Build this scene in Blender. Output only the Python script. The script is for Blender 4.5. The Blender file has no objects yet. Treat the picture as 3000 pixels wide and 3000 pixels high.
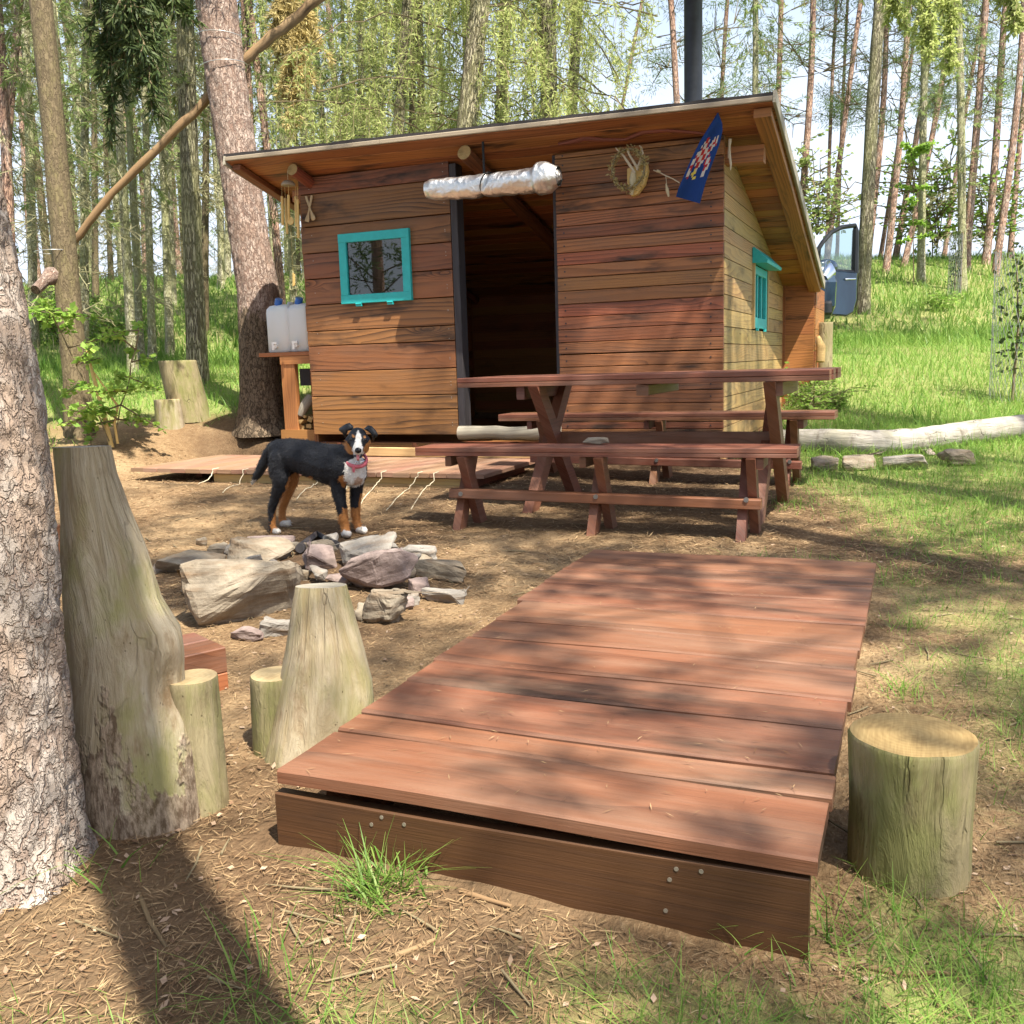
import bpy, bmesh, math, random
import numpy as np
from mathutils import Vector, Matrix, Quaternion
random.seed(7); rng = np.random.default_rng(11)
scene = bpy.context.scene
C0 = scene.collection
R = math.radians
# ------------------------------------------------------------------ camera
# world axes follow the hut: X along its front wall, Y into its depth
PITCH, ROLL, FPX, YAW = 0.154572544, -0.0304527848, 2802.2, -0.400194
CAMZ = 1.1
_cp, _sp = math.cos(PITCH), math.sin(PITCH)
_cy, _sy = math.cos(YAW), math.sin(YAW)
def _rot(v): return np.array([_cy*v[0]+_sy*v[1], -_sy*v[0]+_cy*v[1], v[2]])
FW = _rot((0, _cp, -_sp))
_u0 = np.array((0, _sp, _cp)); _r0 = np.array((1., 0, 0))
_c, _s = math.cos(ROLL), math.sin(ROLL)
RT = _rot(_r0*_c+_u0*_s); UP = _rot(_u0*_c-_r0*_s)
CAM = np.array((0, 0, CAMZ))
FH = np.array((FW[0], FW[1])); FH /= np.linalg.norm(FH)
RH = np.array((FH[1], -FH[0]))
def ray(x, y): return FW+RT*(x-1500)/FPX-UP*(y-1500)/FPX
def atz(x, y, z):
    d = ray(x, y); return CAM+d*((z-CAMZ)/d[2])
def aty(x, y, Y):
    d = ray(x, y); return CAM+d*(Y/d[1])
def atx(x, y, X):
    d = ray(x, y); return CAM+d*(X/d[0])
def atd(x, y, dep): return CAM+ray(x, y)*dep
def proj(P):
    q = np.asarray(P, float)-CAM
    w = q@FW
    return 1500+FPX*(q@RT)/w, 1500-FPX*(q@UP)/w, w
def crop(ox, oy, s): return lambda a, b: (ox+s*a, oy+s*b)
z1 = crop(600, 250, .41408); z2 = crop(1500, 250, .41408); z3 = crop(1900, 650, .31056)
z4 = crop(700, 1000, .36232); z5 = crop(1200, 1000, .36232); z6 = crop(1800, 1000, .36232)
z7 = crop(700, 1180, .2174); z8 = crop(1200, 350, .2588)
c1 = crop(0, 0, .5176); c2 = crop(1000, 0, .5176); c3 = crop(2000, 0, .5176)
c4 = crop(0, 1000, .5176); c5 = crop(1000, 1000, .5176); c6 = crop(2000, 1000, .5176)
uu = crop(0, 0, 3000/1932)
def V(p): return Vector([float(c) for c in p])

# ------------------------------------------------------------------ noise
def _hash(ix, iy, iz, seed):
    h = (ix.astype(np.int64)*374761393+iy.astype(np.int64)*668265263+iz.astype(np.int64)*2147483647+seed*144665) & 0xffffffff
    h = ((h ^ (h >> 13))*1274126177) & 0xffffffff
    h = ((h ^ (h >> 16))*2246822519) & 0xffffffff
    return ((h ^ (h >> 15)) & 0xffff)/65535.
def vnoise(p, seed=0):
    p = np.asarray(p, float); i = np.floor(p).astype(np.int64); f = p-i; f = f*f*(3-2*f)
    o = 0
    for a in (0, 1):
        wx = f[..., 0] if a else 1-f[..., 0]
        for b in (0, 1):
            wy = f[..., 1] if b else 1-f[..., 1]
            for c in (0, 1):
                wz = f[..., 2] if c else 1-f[..., 2]
                o = o+wx*wy*wz*_hash(i[..., 0]+a, i[..., 1]+b, i[..., 2]+c, seed)
    return o*2-1
def fbm(p, oct=4, seed=0):
    p = np.asarray(p, float); o = 0; a = 1; s = 0
    for k in range(oct):
        o = o+a*vnoise(p*2**k+k*17.3, seed+k); s += a; a *= .5
    return o/s
def sstep(a, b, x): t = np.clip((x-a)/(b-a), 0, 1); return t*t*(3-2*t)

# ------------------------------------------------------------------ terrain
PIT = atz(*uu(600, 1090), .17)
TD = np.array([-30, -6, 0, 1.5, 4, 5.3, 6.2, 7.3, 8, 8.6, 9.2, 10.2, 12, 15, 20, 25, 27.5, 32, 45, 70, 160])
TZ = np.array([-.6, -.1, .05, .1, .165, .2, .25, .34, .43, .5, .6, .8, 1.06, 1.32, 2.35, 3.45, 3.62, 3.5, 2.6, 1.2, -3.])
_td = np.linspace(-30, 160, 3801); _tz = np.interp(_td, TD, TZ)
_k = np.hanning(13); _k /= _k.sum(); _tz = np.convolve(np.pad(_tz, 6, mode='edge'), _k, 'valid')
# the patch the dog stands on: a plane through its paws
def _paw(a, b, o):
    x, y = z7(a, b); d = ray(x, y); return CAM+d*(4.46/d[1]+o)
_pw = np.array([_paw(1455, 1797, -.02), _paw(505, 1775, -.02), _paw(1660, 1758, .09), _paw(640, 1655, .12)])
_pc = np.linalg.lstsq(np.c_[_pw[:, :2], np.ones(4)], _pw[:, 2], rcond=None)[0]
def xd(X, Y): return X*RH[0]+Y*RH[1], X*FH[0]+Y*FH[1]
def terr(X, Y):
    X = np.asarray(X, float); Y = np.asarray(Y, float)
    x, d = xd(X, Y)
    z = np.interp(d, _td, _tz)
    q = np.stack([X, Y, X*0], -1)
    z = z+.018*fbm(q*1.3, 3, 3)+.004*fbm(q*9, 2, 8)+np.clip((d-9)/14, 0, 1)*.16*fbm(q*.22, 3, 5)
    # the ground under the hut and under the low deck is levelled a little lower
    dx_ = sstep(-6.6, -5.8, X)*sstep(-2.5, -2.75, X)*sstep(5.3, 5.8, Y)*sstep(7.6, 7.1, Y)
    z = z*(1-dx_)+np.minimum(z, .255)*dx_
    z = z+.07*np.exp(-(((X-PIT[0])/.55)**2+((Y-PIT[1]-.12)/.42)**2))
    wd = np.exp(-(((X+3.1)/.62)**4+((Y-4.5)/.34)**4)); z = z*(1-wd)+wd*(_pc[0]*X+_pc[1]*Y+_pc[2])
    hx = sstep(-5.9, -5.4, X)*sstep(-1.0, -1.4, X)*sstep(6.6, 7.2, Y)*sstep(10.9, 10.3, Y)
    z = z*(1-hx)+np.minimum(z, .40)*hx
    return z
def ground(px, py):
    d = ray(px, py); lo = .3
    ts = np.linspace(.6, 45, 3000)
    P = CAM[None]+d[None]*ts[:, None]
    below = P[:, 2] < terr(P[:, 0], P[:, 1])
    k = int(np.argmax(below)) if below.any() else len(ts)-1
    return P[k]

# ------------------------------------------------------------------ objects
def tag(o, label=None, cat=None, group=None, kind=None):
    if label: o['label'] = label
    if cat: o['category'] = cat
    if group: o['group'] = group
    if kind: o['kind'] = kind
    return o
def thing(name, label, cat, loc=(0, 0, 0), group=None, rz=0.):
    o = bpy.data.objects.new(name, None); C0.objects.link(o)
    o.empty_display_size = .1; o.location = V(loc); o.rotation_euler = (0, 0, rz)
    return tag(o, label, cat, group)
def parent(o, p):
    if p is not None:
        o.parent = p
        M = Matrix.Translation(p.location) @ p.rotation_euler.to_matrix().to_4x4() if p.parent is None else None
        if M is not None: o.matrix_parent_inverse = M.inverted()
    return o
class MB:
    """collects shapes in world coordinates and links them as one mesh object"""
    def __init__(s): s.v = []; s.f = []; s.uv = []; s.r = []; s.m = []; s.sm = []
    def add(s, vs, fs, uvs=None, rnd=None, mat=0, smooth=False):
        b = len(s.v); s.v += [tuple(map(float, p)) for p in vs]
        if rnd is None: rnd = random.random()
        for i, f in enumerate(fs):
            s.f.append([b+k for k in f]); s.r.append(rnd); s.m.append(mat); s.sm.append(smooth)
            if uvs is not None: s.uv.append([tuple(map(float, q)) for q in uvs[i]])
            else: s.uv.append([(float(vs[k][0])+float(vs[k][1]), float(vs[k][2])) for k in f])
        return s
    def box(s, c, size, M=None, rnd=None, mat=0, warp=0., bev=0.):
        """box whose grain (u) runs along its longest side"""
        c = np.array(c, float); h = np.array(size, float)/2
        ax = int(np.argmax(h)); ou, ov = random.random()*20, random.random()*20
        if M is None: M = np.eye(3)
        pts = []
        nseg = max(1, int(h[ax]*2/.35)) if warp else 1
        o1, o2 = [k for k in range(3) if k != ax]
        ph = random.random()*9
        b = min(bev, h[o1]*.45, h[o2]*.45)
        if b > 0: prof = [(-1, -1, 1, 0), (-1, -1, 0, 1), (-1, 1, 0, -1), (-1, 1, 1, 0), (1, 1, -1, 0), (1, 1, 0, -1), (1, -1, 0, 1), (1, -1, -1, 0)]
        else: prof = [(-1, -1, 0, 0), (-1, 1, 0, 0), (1, 1, 0, 0), (1, -1, 0, 0)]
        npf = len(prof); loc = []
        for k in range(nseg+1):
            t = -h[ax]+2*h[ax]*k/nseg
            w1 = warp*math.sin(t*2.1+ph); w2 = warp*math.sin(t*3.3+ph*2)
            for (a, e, da, de) in prof:
                q = np.zeros(3); q[ax] = t; q[o1] = a*h[o1]+da*b+w1; q[o2] = e*h[o2]+de*b+w2; loc.append(q)
        fs = []; uvs = []
        # running perimeter length for v
        per = [0.]
        for i in range(npf):
            d = loc[(i+1) % npf]-loc[i]; per.append(per[-1]+float(np.linalg.norm(d)))
        for k in range(nseg):
            for i in range(npf):
                j = (i+1) % npf
                q = [k*npf+i, k*npf+j, (k+1)*npf+j, (k+1)*npf+i]
                fs.append(q)
                uvs.append([(loc[q[0]][ax]+ou, per[i]+ov), (loc[q[1]][ax]+ou, per[i+1]+ov), (loc[q[2]][ax]+ou, per[i+1]+ov), (loc[q[3]][ax]+ou, per[i]+ov)])
        fs.append(list(range(npf))[::-1]); uvs.append([(loc[i][o1]*.5+ou, loc[i][o2]+ov) for i in fs[-1]])
        fs.append([nseg*npf+i for i in range(npf)]); uvs.append([(loc[i][o1]*.5+ou, loc[i][o2]+ov) for i in fs[-1]])
        vs = [c+M@q for q in loc]
        # keep outward winding
        n = np.cross(vs[fs[0][1]]-vs[fs[0][0]], vs[fs[0][2]]-vs[fs[0][0]])
        if n@(vs[fs[0][0]]+vs[fs[0][2]]-2*(c+M@np.mean([loc[i] for i in range(npf)], 0))) < 0:
            fs = [f[::-1] for f in fs]; uvs = [q[::-1] for q in uvs]
        return s.add(vs, fs, uvs, rnd, mat)
    def beam(s, a, b, w, t, up=(0, 0, 1), rnd=None, mat=0, warp=0., bev=0.004):
        """rectangular bar from a to b, w across, t along up"""
        a = np.array(a, float); b = np.array(b, float); d = b-a; L = np.linalg.norm(d); x = d/L
        y = np.cross(np.array(up, float), x); y /= np.linalg.norm(y); z = np.cross(x, y)
        M = np.stack([x, y, z], 1)
        return s.box((a+b)/2, (L, w, t), M, rnd, mat, warp, bev)
    def prism(s, poly, axis, lo, hi, rnd=None, mat=0):
        """polygon in the two other axes, extruded along axis from lo to hi; u runs along the polygon's first coordinate"""
        o = [k for k in range(3) if k != axis]; n = len(poly); vs = []
        for t in (lo, hi):
            for p in poly:
                q = [0, 0, 0]; q[axis] = t; q[o[0]] = p[0]; q[o[1]] = p[1]; vs.append(q)
        ou, ov = random.random()*20, random.random()*20
        fs = [list(range(n)), list(range(2*n-1, n-1, -1))]; 
        for i in range(n):
            j = (i+1) % n; fs.append([j, i, n+i, n+j])
        A = sum(poly[i][0]*poly[(i+1) % n][1]-poly[(i+1) % n][0]*poly[i][1] for i in range(n))
        if (A > 0) != (axis == 1): fs = [f[::-1] for f in fs]
        uvs = [[(vs[k][o[0]]+ou, vs[k][o[1]]+ov+(vs[k][axis])) for k in f] for f in fs]
        return s.add(vs, fs, uvs, rnd, mat)
    def tube(s, pts, rad, n=10, rnd=None, mat=0, caps=True, capmat=None, jit=0., squash=1., twist=0., vscale=1., smooth=True):
        pts = [np.array(p, float) for p in pts]; m = len(pts)
        if not hasattr(rad, '__len__'): rad = [rad]*m
        vs = []; fs = []; uvs = []; ref = None; Ls = 0; ou = random.random()*10
        for i, p in enumerate(pts):
            d = pts[min(i+1, m-1)]-pts[max(i-1, 0)]; d = d/(np.linalg.norm(d)+1e-9)
            if ref is None:
                ref = np.array((0, 0, 1.)) if abs(d[2]) < .9 else np.array((1., 0, 0))
            ref = ref-d*(ref@d); ref /= np.linalg.norm(ref); b = np.cross(d, ref)
            for k in range(n):
                a = 2*math.pi*k/n+twist*i
                r = rad[i]*(1+jit*(random.random()-.5))
                vs.append(p+r*(math.cos(a)*ref+math.sin(a)*b*squash))
        acc = [0]
        for i in range(1, m): acc.append(acc[-1]+float(np.linalg.norm(pts[i]-pts[i-1])))
        rm = float(np.mean(rad))
        for i in range(m-1):
            for k in range(n):
                j = (k+1) % n
                fs.append([i*n+k, i*n+j, (i+1)*n+j, (i+1)*n+k])
                ua, ub = k/n*2*math.pi*rm, (k+1)/n*2*math.pi*rm
                uvs.append([(acc[i]*vscale+ou, ua), (acc[i]*vscale+ou, ub), (acc[i+1]*vscale+ou, ub), (acc[i+1]*vscale+ou, ua)])
        if rnd is None: rnd = random.random()
        s.add(vs, fs, uvs, rnd, mat, smooth)
        if caps:
            for e, i in ((0, 0), (1, m-1)):
                ring = [vs[i*n+k] for k in range(n)]; f = list(range(n))
                if e == 0: f = f[::-1]
                a = [(math.cos(2*math.pi*k/n)*rad[i], math.sin(2*math.pi*k/n)*rad[i]) for k in f]
                s.add(ring, [f], [a], rnd, mat if capmat is None else capmat, False)
        return s
    def lathe(s, prof, c, n=20, mat=0, smooth=True, axis=None):
        vs = []; fs = []
        for (r, z) in prof:
            for k in range(n):
                a = 2*math.pi*k/n; vs.append((c[0]+r*math.cos(a), c[1]+r*math.sin(a), c[2]+z))
        for i in range(len(prof)-1):
            for k in range(n):
                j = (k+1) % n; fs.append([i*n+k, i*n+j, (i+1)*n+j, (i+1)*n+k])
        return s.add(vs, fs, None, None, mat, smooth)
    def build(s, name, mats, par=None, label=None):
        me = bpy.data.meshes.new(name)
        me.from_pydata(s.v, [], s.f)
        if not isinstance(mats, (list, tuple)): mats = [mats]
        for m in mats: me.materials.append(m)
        me.polygons.foreach_set('material_index', s.m); me.polygons.foreach_set('use_smooth', s.sm)
        ul = me.uv_layers.new(name='UVMap')
        ul.data.foreach_set('uv', [c for q in s.uv for p in q for c in p])
        at = me.attributes.new('rnd', 'FLOAT', 'FACE'); at.data.foreach_set('value', s.r)
        me.update()
        o = bpy.data.objects.new(name, me); C0.objects.link(o)
        if par is not None: parent(o, par)
        if label: o['label'] = label
        return o
def npmesh(name, Vs, Fs, mats, rnd=None, uv=None, smooth=False, attrs=None, mi=None):
    """mesh from numpy arrays: Vs (n,3), Fs (m,k)"""
    me = bpy.data.meshes.new(name); Vs = np.asarray(Vs, np.float32); Fs = np.asarray(Fs, np.int32); m, k = Fs.shape
    me.vertices.add(len(Vs)); me.vertices.foreach_set('co', Vs.ravel())
    me.loops.add(m*k); me.loops.foreach_set('vertex_index', Fs.ravel())
    me.polygons.add(m); me.polygons.foreach_set('loop_start', np.arange(m, dtype=np.int32)*k)
    if not isinstance(mats, (list, tuple)): mats = [mats]
    for q in mats: me.materials.append(q)
    if smooth: me.polygons.foreach_set('use_smooth', np.ones(m, bool))
    if mi is not None: me.polygons.foreach_set('material_index', np.asarray(mi, np.int32))
    if rnd is not None:
        a = me.attributes.new('rnd', 'FLOAT', 'FACE'); a.data.foreach_set('value', np.asarray(rnd, np.float32))
    if uv is not None:
        ul = me.uv_layers.new(name='UVMap'); ul.data.foreach_set('uv', np.asarray(uv, np.float32)[Fs.ravel()].ravel())
    for n, a in (attrs or {}).items():
        t = me.attributes.new(n, 'FLOAT', 'POINT'); t.data.foreach_set('value', np.asarray(a, np.float32))
    me.update(calc_edges=True); me.validate()
    return me
def link(name, me, par=None):
    o = bpy.data.objects.new(name, me); C0.objects.link(o)
    if par is not None: o.parent = par
    return o
def unit(v): return v/np.maximum(np.linalg.norm(v, axis=-1, keepdims=True), 1e-9)
def blades(base, dirv, ln, wd, side=None):
    """flat lozenge leaves: arrays (n,3),(n,3),(n,),(n,) -> verts (4n,3)"""
    n = len(base); r_ = rng.normal(0, 1, (n, 3)) if side is None else side
    sd = unit(np.cross(dirv, r_)); ln = np.asarray(ln)[:, None]; wd = np.asarray(wd)[:, None]
    return np.stack([base, base+dirv*ln*.45+sd*wd*.5, base+dirv*ln, base+dirv*ln*.45-sd*wd*.5], 1).reshape(-1, 3)
# ------------------------------------------------------------------ materials
class NT:
    def __init__(s, name):
        s.m = bpy.data.materials.new(name); s.m.use_nodes = True; s.t = s.m.node_tree
        s.t.nodes.clear(); s.o = s.t.nodes.new('ShaderNodeOutputMaterial')
    def n(s, typ, ins=None, **kw):
        x = s.t.nodes.new('ShaderNode'+typ)
        for k, v in kw.items(): setattr(x, k, v)
        for k, v in (ins or {}).items(): s.put(x, k, v)
        return x
    def put(s, x, k, v):
        if isinstance(v, bpy.types.NodeSocket): s.t.links.new(v, x.inputs[k])
        elif isinstance(v, tuple) and len(v) == 3 and x.inputs[k].type == 'RGBA': x.inputs[k].default_value = (*v, 1)
        else: x.inputs[k].default_value = v
    def math(s, op, a, b=0., c=None):
        x = s.n('Math', {0: a, 1: b}, operation=op)
        if c is not None: s.put(x, 2, c)
        return x.outputs[0]
    def mix(s, f, a, b, mode='MIX'):
        x = s.n('Mix', data_type='RGBA', blend_type=mode)
        s.put(x, 0, f); s.put(x, 6, a); s.put(x, 7, b)
        return x.outputs[2]
    def noise(s, vec, scale, detail=3, rough=.55, dist=0., dim='3D'):
        x = s.n('TexNoise', {'Scale': scale, 'Detail': detail, 'Roughness': rough, 'Distortion': dist}, noise_dimensions=dim)
        s.put(x, 'Vector', vec); return x.outputs[0]
    def voro(s, vec, scale, feat='F1', out=0, rand=1.):
        x = s.n('TexVoronoi', {'Scale': scale, 'Randomness': rand}, feature=feat); s.put(x, 'Vector', vec); return x.outputs[out]
    def ramp(s, f, stops, interp='LINEAR'):
        x = s.n('ValToRGB', {0: f}); e = x.color_ramp; e.interpolation = interp
        while len(e.elements) < len(stops): e.elements.new(.5)
        for i, (p, c) in enumerate(stops):
            e.elements[i].position = p
            e.elements[i].color = (*c, 1) if isinstance(c, tuple) else (c, c, c, 1)
        return x.outputs[0]
    def map(s, vec, scale=(1, 1, 1), loc=(0, 0, 0)):
        x = s.n('Mapping', {'Scale': scale, 'Location': loc}); s.put(x, 'Vector', vec); return x.outputs[0]
    def attr(s, name): return s.n('Attribute', attribute_name=name).outputs['Fac']
    def bump(s, h, st=.3, dist=.01):
        return s.n('Bump', {'Height': h, 'Strength': st, 'Distance': dist}).outputs[0]
    def bsdf(s, col, rough=.7, nrm=None, metal=0., spec=.5, extra=None):
        x = s.n('BsdfPrincipled', {'Base Color': col, 'Roughness': rough, 'Metallic': metal, 'Specular IOR Level': spec})
        if nrm is not None: s.put(x, 'Normal', nrm)
        for k, v in (extra or {}).items(): s.put(x, k, v)
        s.t.links.new(x.outputs[0], s.o.inputs[0]); return x
def comb(t, x, y, z): return t.n('CombineXYZ', {0: x, 1: y, 2: z}).outputs[0]
def uvr(t):
    """uv shifted by the plank's own random number, as a 3-D vector"""
    u = t.n('TexCoord').outputs['UV']; sp = t.n('SeparateXYZ', {0: u}); r = t.attr('rnd')
    return sp.outputs[0], sp.outputs[1], r
def wood(name, light, dark, char=(.02, .012, .008), rings=9., contrast=.8, burn=.25, fibre=.35, rough=.55, spec=.4, tint=.35, bump=.5, knots=.5, grey=None, greyamt=0., scale=1., uvscale=(.6, 5.), lin=34., lmix=1., huev=.03):
    t = NT(name); u, v, r = uvr(t); r37 = t.math('MULTIPLY', r, 37.)
    vec = comb(t, t.math('MULTIPLY', u, uvscale[0]*scale), t.math('MULTIPLY', v, uvscale[1]*scale), r37)
    low = t.noise(vec, 1.0, 1.5, .45)
    kv = comb(t, t.math('MULTIPLY', u, 1.6*scale), t.math('MULTIPLY', v, 5.5*scale), r37)
    kd = t.voro(kv, 1.0, 'F1', 0, 1.)
    kb = t.n('MapRange', {0: kd, 1: 0., 2: .34, 3: 1., 4: 0.}, interpolation_type='SMOOTHSTEP').outputs[0]
    fld = t.math('ADD', t.math('MULTIPLY', low, rings), t.math('ADD', t.math('MULTIPLY', kb, knots*3.2), t.math('MULTIPLY', v, lin*scale)))
    rg = t.math('FRACT', fld)
    # slow rise, sharp fall: late wood lines
    line = t.math('MULTIPLY', t.math('POWER', rg, 1.8), t.n('MapRange', {0: t.noise(comb(t, t.math('MULTIPLY', u, .8), t.math('MULTIPLY', v, 9.), r37), 1., 2), 1: .35, 2: .62, 3: .25, 4: 1.}).outputs[0])
    fv = comb(t, t.math('MULTIPLY', u, 5.*scale), t.math('MULTIPLY', v, 210.*scale), r37)
    fb = t.noise(fv, 1., 3, .6)
    mixf = t.math('ADD', t.math('MULTIPLY', line, contrast), t.math('MULTIPLY', t.math('SUBTRACT', fb, .5), fibre), None)
    mixf = t.n('Clamp', {0: mixf}).outputs[0]
    col = t.mix(mixf, light, dark)
    # each plank's own tint
    hv = t.n('HueSaturation', {'Hue': t.math('ADD', .5, t.math('MULTIPLY', t.math('SUBTRACT', t.math('FRACT', t.math('MULTIPLY', r, 7.13)), .5), huev)),
                               'Saturation': 1., 'Value': t.math('ADD', 1., t.math('MULTIPLY', t.math('SUBTRACT', r, .5), tint*2)), 'Color': col}).outputs[0]
    bn = t.noise(comb(t, t.math('MULTIPLY', u, 1.1), t.math('MULTIPLY', v, 4.), r37), 1.3, 4, .6)
    bm = t.n('MapRange', {0: bn, 1: .52, 2: .74, 3: 0., 4: burn*2.}, interpolation_type='SMOOTHSTEP').outputs[0]
    col = t.mix(bm, hv, char)
    kc = t.n('MapRange', {0: kd, 1: .02, 2: .12, 3: .75*knots, 4: 0.}).outputs[0]
    col = t.mix(kc, col, t.mix(.5, dark, char))
    if grey:
        gn = t.noise(comb(t, t.math('MULTIPLY', u, 2.), t.math('MULTIPLY', v, 9.), r37), 1., 4, .65)
        gm = t.n('MapRange', {0: gn, 1: .42, 2: .68, 3: 0., 4: greyamt}).outputs[0]
        col = t.mix(gm, col, grey)
    h = t.math('SUBTRACT', t.math('MULTIPLY', fb, .5), t.math('MULTIPLY', line, .6))
    t.bsdf(col, t.math('ADD', rough, t.math('MULTIPLY', fb, .15)), t.bump(h, bump, .004), spec=spec)
    return t.m
def plain(name, col, rough=.6, metal=0., spec=.5, var=.12, nscale=30., bump=0., extra=None):
    t = NT(name); o = t.n('TexCoord').outputs['Object']
    n = t.noise(o, nscale, 4, .6)
    c = t.mix(n, tuple(x*(1-var) for x in col), tuple(min(1, x*(1+var)) for x in col))
    t.bsdf(c, rough, t.bump(n, bump, .003) if bump else None, metal, spec, extra)
    return t.m
def bark(name, plate, crack, patch=None, patchamt=0., sx=22., sz=7., rough=.9, bump=1., mossy=None, mossamt=0., dist=.02, crw=.16, below=None, cmix=1., flake=0.):
    t = NT(name); uv = t.n('TexCoord').outputs['UV']; sp = t.n('SeparateXYZ', {0: uv})
    oi = t.n('ObjectInfo').outputs['Random']
    off = t.math('MULTIPLY', oi, 31.)
    base = comb(t, t.math('MULTIPLY', sp.outputs[1], sx), t.math('MULTIPLY', sp.outputs[0], sz), off)
    wob = t.noise(base, 1.1, 4)
    vec = t.n('VectorMath', {0: base, 1: comb(t, t.math('MULTIPLY', wob, 2.4), t.math('MULTIPLY', t.noise(t.map(base, (1, 1, 1), (7, 3, 2)), 1.3, 4), 2.6), 0.)}, operation='ADD').outputs[0]
    e = t.voro(vec, 1., 'DISTANCE_TO_EDGE', 0)
    cell = t.n('TexVoronoi', {'Scale': 1., 'Vector': vec}, feature='F1').outputs['Color']
    cs = t.n('SeparateColor', {0: cell}).outputs[0]
    cr = t.n('MapRange', {0: e, 1: .01, 2: crw, 3: 0., 4: 1.}, interpolation_type='SMOOTHSTEP').outputs[0]
    if flake:
        v2 = t.n('VectorMath', {0: t.map(vec, (2.3, 2.1, 1.)), 1: comb(t, t.math('MULTIPLY', t.noise(base, 2.5, 3), 2.2), t.math('MULTIPLY', t.noise(t.map(base, (1, 1, 1), (5, 3, 1)), 2.5, 3), 2.2), 0.)}, operation='ADD').outputs[0]
        e2 = t.n('MapRange', {0: t.voro(v2, 1., 'DISTANCE_TO_EDGE', 0), 1: .0, 2: .12, 3: 1.-flake, 4: 1.}).outputs[0]
        cr = t.math('MULTIPLY', cr, e2)
    fine = t.noise(vec, 3.2, 6, .75)
    pc = t.mix(t.math('ADD', t.math('MULTIPLY', cs, .55), t.math('MULTIPLY', fine, .5)), tuple(x*.6 for x in plate), tuple(min(1, x*1.3) for x in plate))
    col = t.mix(t.math('ADD', 1.-cmix, t.math('MULTIPLY', cr, cmix)), crack, pc)
    if patch:
        pn = t.noise(base, .5, 5, .65)
        pm = t.n('MapRange', {0: pn, 1: .47, 2: .58, 3: 0., 4: patchamt}).outputs[0]
        pm = t.math('MULTIPLY', pm, t.math('ADD', .35, t.math('MULTIPLY', cr, .65)))
        col = t.mix(pm, col, t.mix(fine, tuple(x*.7 for x in patch), patch))
    if below:
        zj = t.math('ADD', sp.outputs[0], t.math('MULTIPLY', t.math('SUBTRACT', t.noise(base, .35, 4, .7), .5), .7))
        bm = t.n('MapRange', {0: zj, 1: below[0]-.02, 2: below[0]+.02, 3: 1., 4: 0.}).outputs[0]
        col = t.mix(bm, col, t.mix(cr, tuple(x*.3 for x in below[1]), t.mix(fine, tuple(x*.6 for x in below[1]), tuple(x*1.3 for x in below[1]))))
    if mossy:
        mn = t.noise(comb(t, t.math('MULTIPLY', sp.outputs[1], 3.), t.math('MULTIPLY', sp.outputs[0], .8), off), 1., 4, .6)
        mm = t.n('MapRange', {0: mn, 1: .4, 2: .65, 3: 0., 4: mossamt}).outputs[0]
        col = t.mix(mm, col, mossy)
    h = t.math('ADD', t.math('MULTIPLY', cr, .8), t.math('MULTIPLY', fine, .5))
    t.bsdf(col, rough, t.bump(h, bump, dist), spec=.2)
    return t.m
def leaf(name, a, b, trans=.35, rough=.6):
    t = NT(name); r = t.attr('rnd'); oi = t.n('ObjectInfo').outputs['Random']
    f = t.math('FRACT', t.math('ADD', r, t.math('MULTIPLY', oi, .0)))
    c = t.mix(f, a, b)
    c = t.n('HueSaturation', {'Hue': .5, 'Saturation': 1., 'Value': t.math('ADD', .85, t.math('MULTIPLY', oi, .35)), 'Color': c}).outputs[0]
    d = t.n('BsdfPrincipled', {'Base Color': c, 'Roughness': rough, 'Specular IOR Level': .25})
    tr = t.n('BsdfTranslucent', {'Color': c})
    mx = t.n('MixShader', {0: trans, 1: d.outputs[0], 2: tr.outputs[0]})
    t.t.links.new(mx.outputs[0], t.o.inputs[0]); return t.m
M = {}
M['wall'] = wood('brown_wall_boards', (.31, .118, .046), (.034, .012, .007), rings=7, contrast=.85, burn=.5, bump=.8, tint=.22, rough=.5, greyamt=.3, grey=(.16, .10, .07))
M['wall_wide'] = wood('brown_wide_boards', (.265, .108, .040), (.028, .011, .006), rings=8, contrast=.9, burn=.5, bump=.8, tint=.2, rough=.5, uvscale=(.6, 3.6), lin=24., knots=.8, greyamt=.25, grey=(.15, .10, .07))
M['side'] = wood('pale_weathered_boards', (.40, .25, .095), (.14, .07, .028), rings=10, contrast=.75, burn=.35, tint=.2, rough=.65, greyamt=.4, grey=(.30, .24, .13))
M['soffit'] = wood('orange_soffit_boards', (.38, .155, .045), (.08, .028, .011), rings=9, contrast=.8, burn=.5, tint=.2, rough=.5)
M['inner'] = wood('inner_boards', (.26, .10, .03), (.10, .035, .012), rings=8, contrast=.5, burn=.2, tint=.15)
M['timber'] = wood('dark_timber', (.22, .075, .03), (.06, .02, .01), rings=9, contrast=.7, burn=.35, tint=.15, rough=.5)
M['post'] = wood('charred_post', (.05, .045, .05), (.02, .018, .02), burn=.3, tint=.05)
M['shelf'] = wood('orange_shelf_wood', (.36, .15, .052), (.15, .055, .02), rings=8, contrast=.5, burn=.12, tint=.15, rough=.5)
M['grey'] = wood('weathered_grey_wood', (.30, .27, .22), (.13, .11, .085), rings=8, contrast=.5, burn=.12, tint=.12, rough=.8, bump=.8, spec=.2)
M['deck'] = wood('redbrown_deck_boards', (.205, .082, .042), (.052, .02, .012), huev=.008, rings=3, contrast=.55, burn=.45, tint=.32, rough=.48, spec=.45, fibre=.85, knots=.18, uvscale=(.35, 4.), greyamt=.4, grey=(.27, .175, .12), lin=9.)
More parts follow.
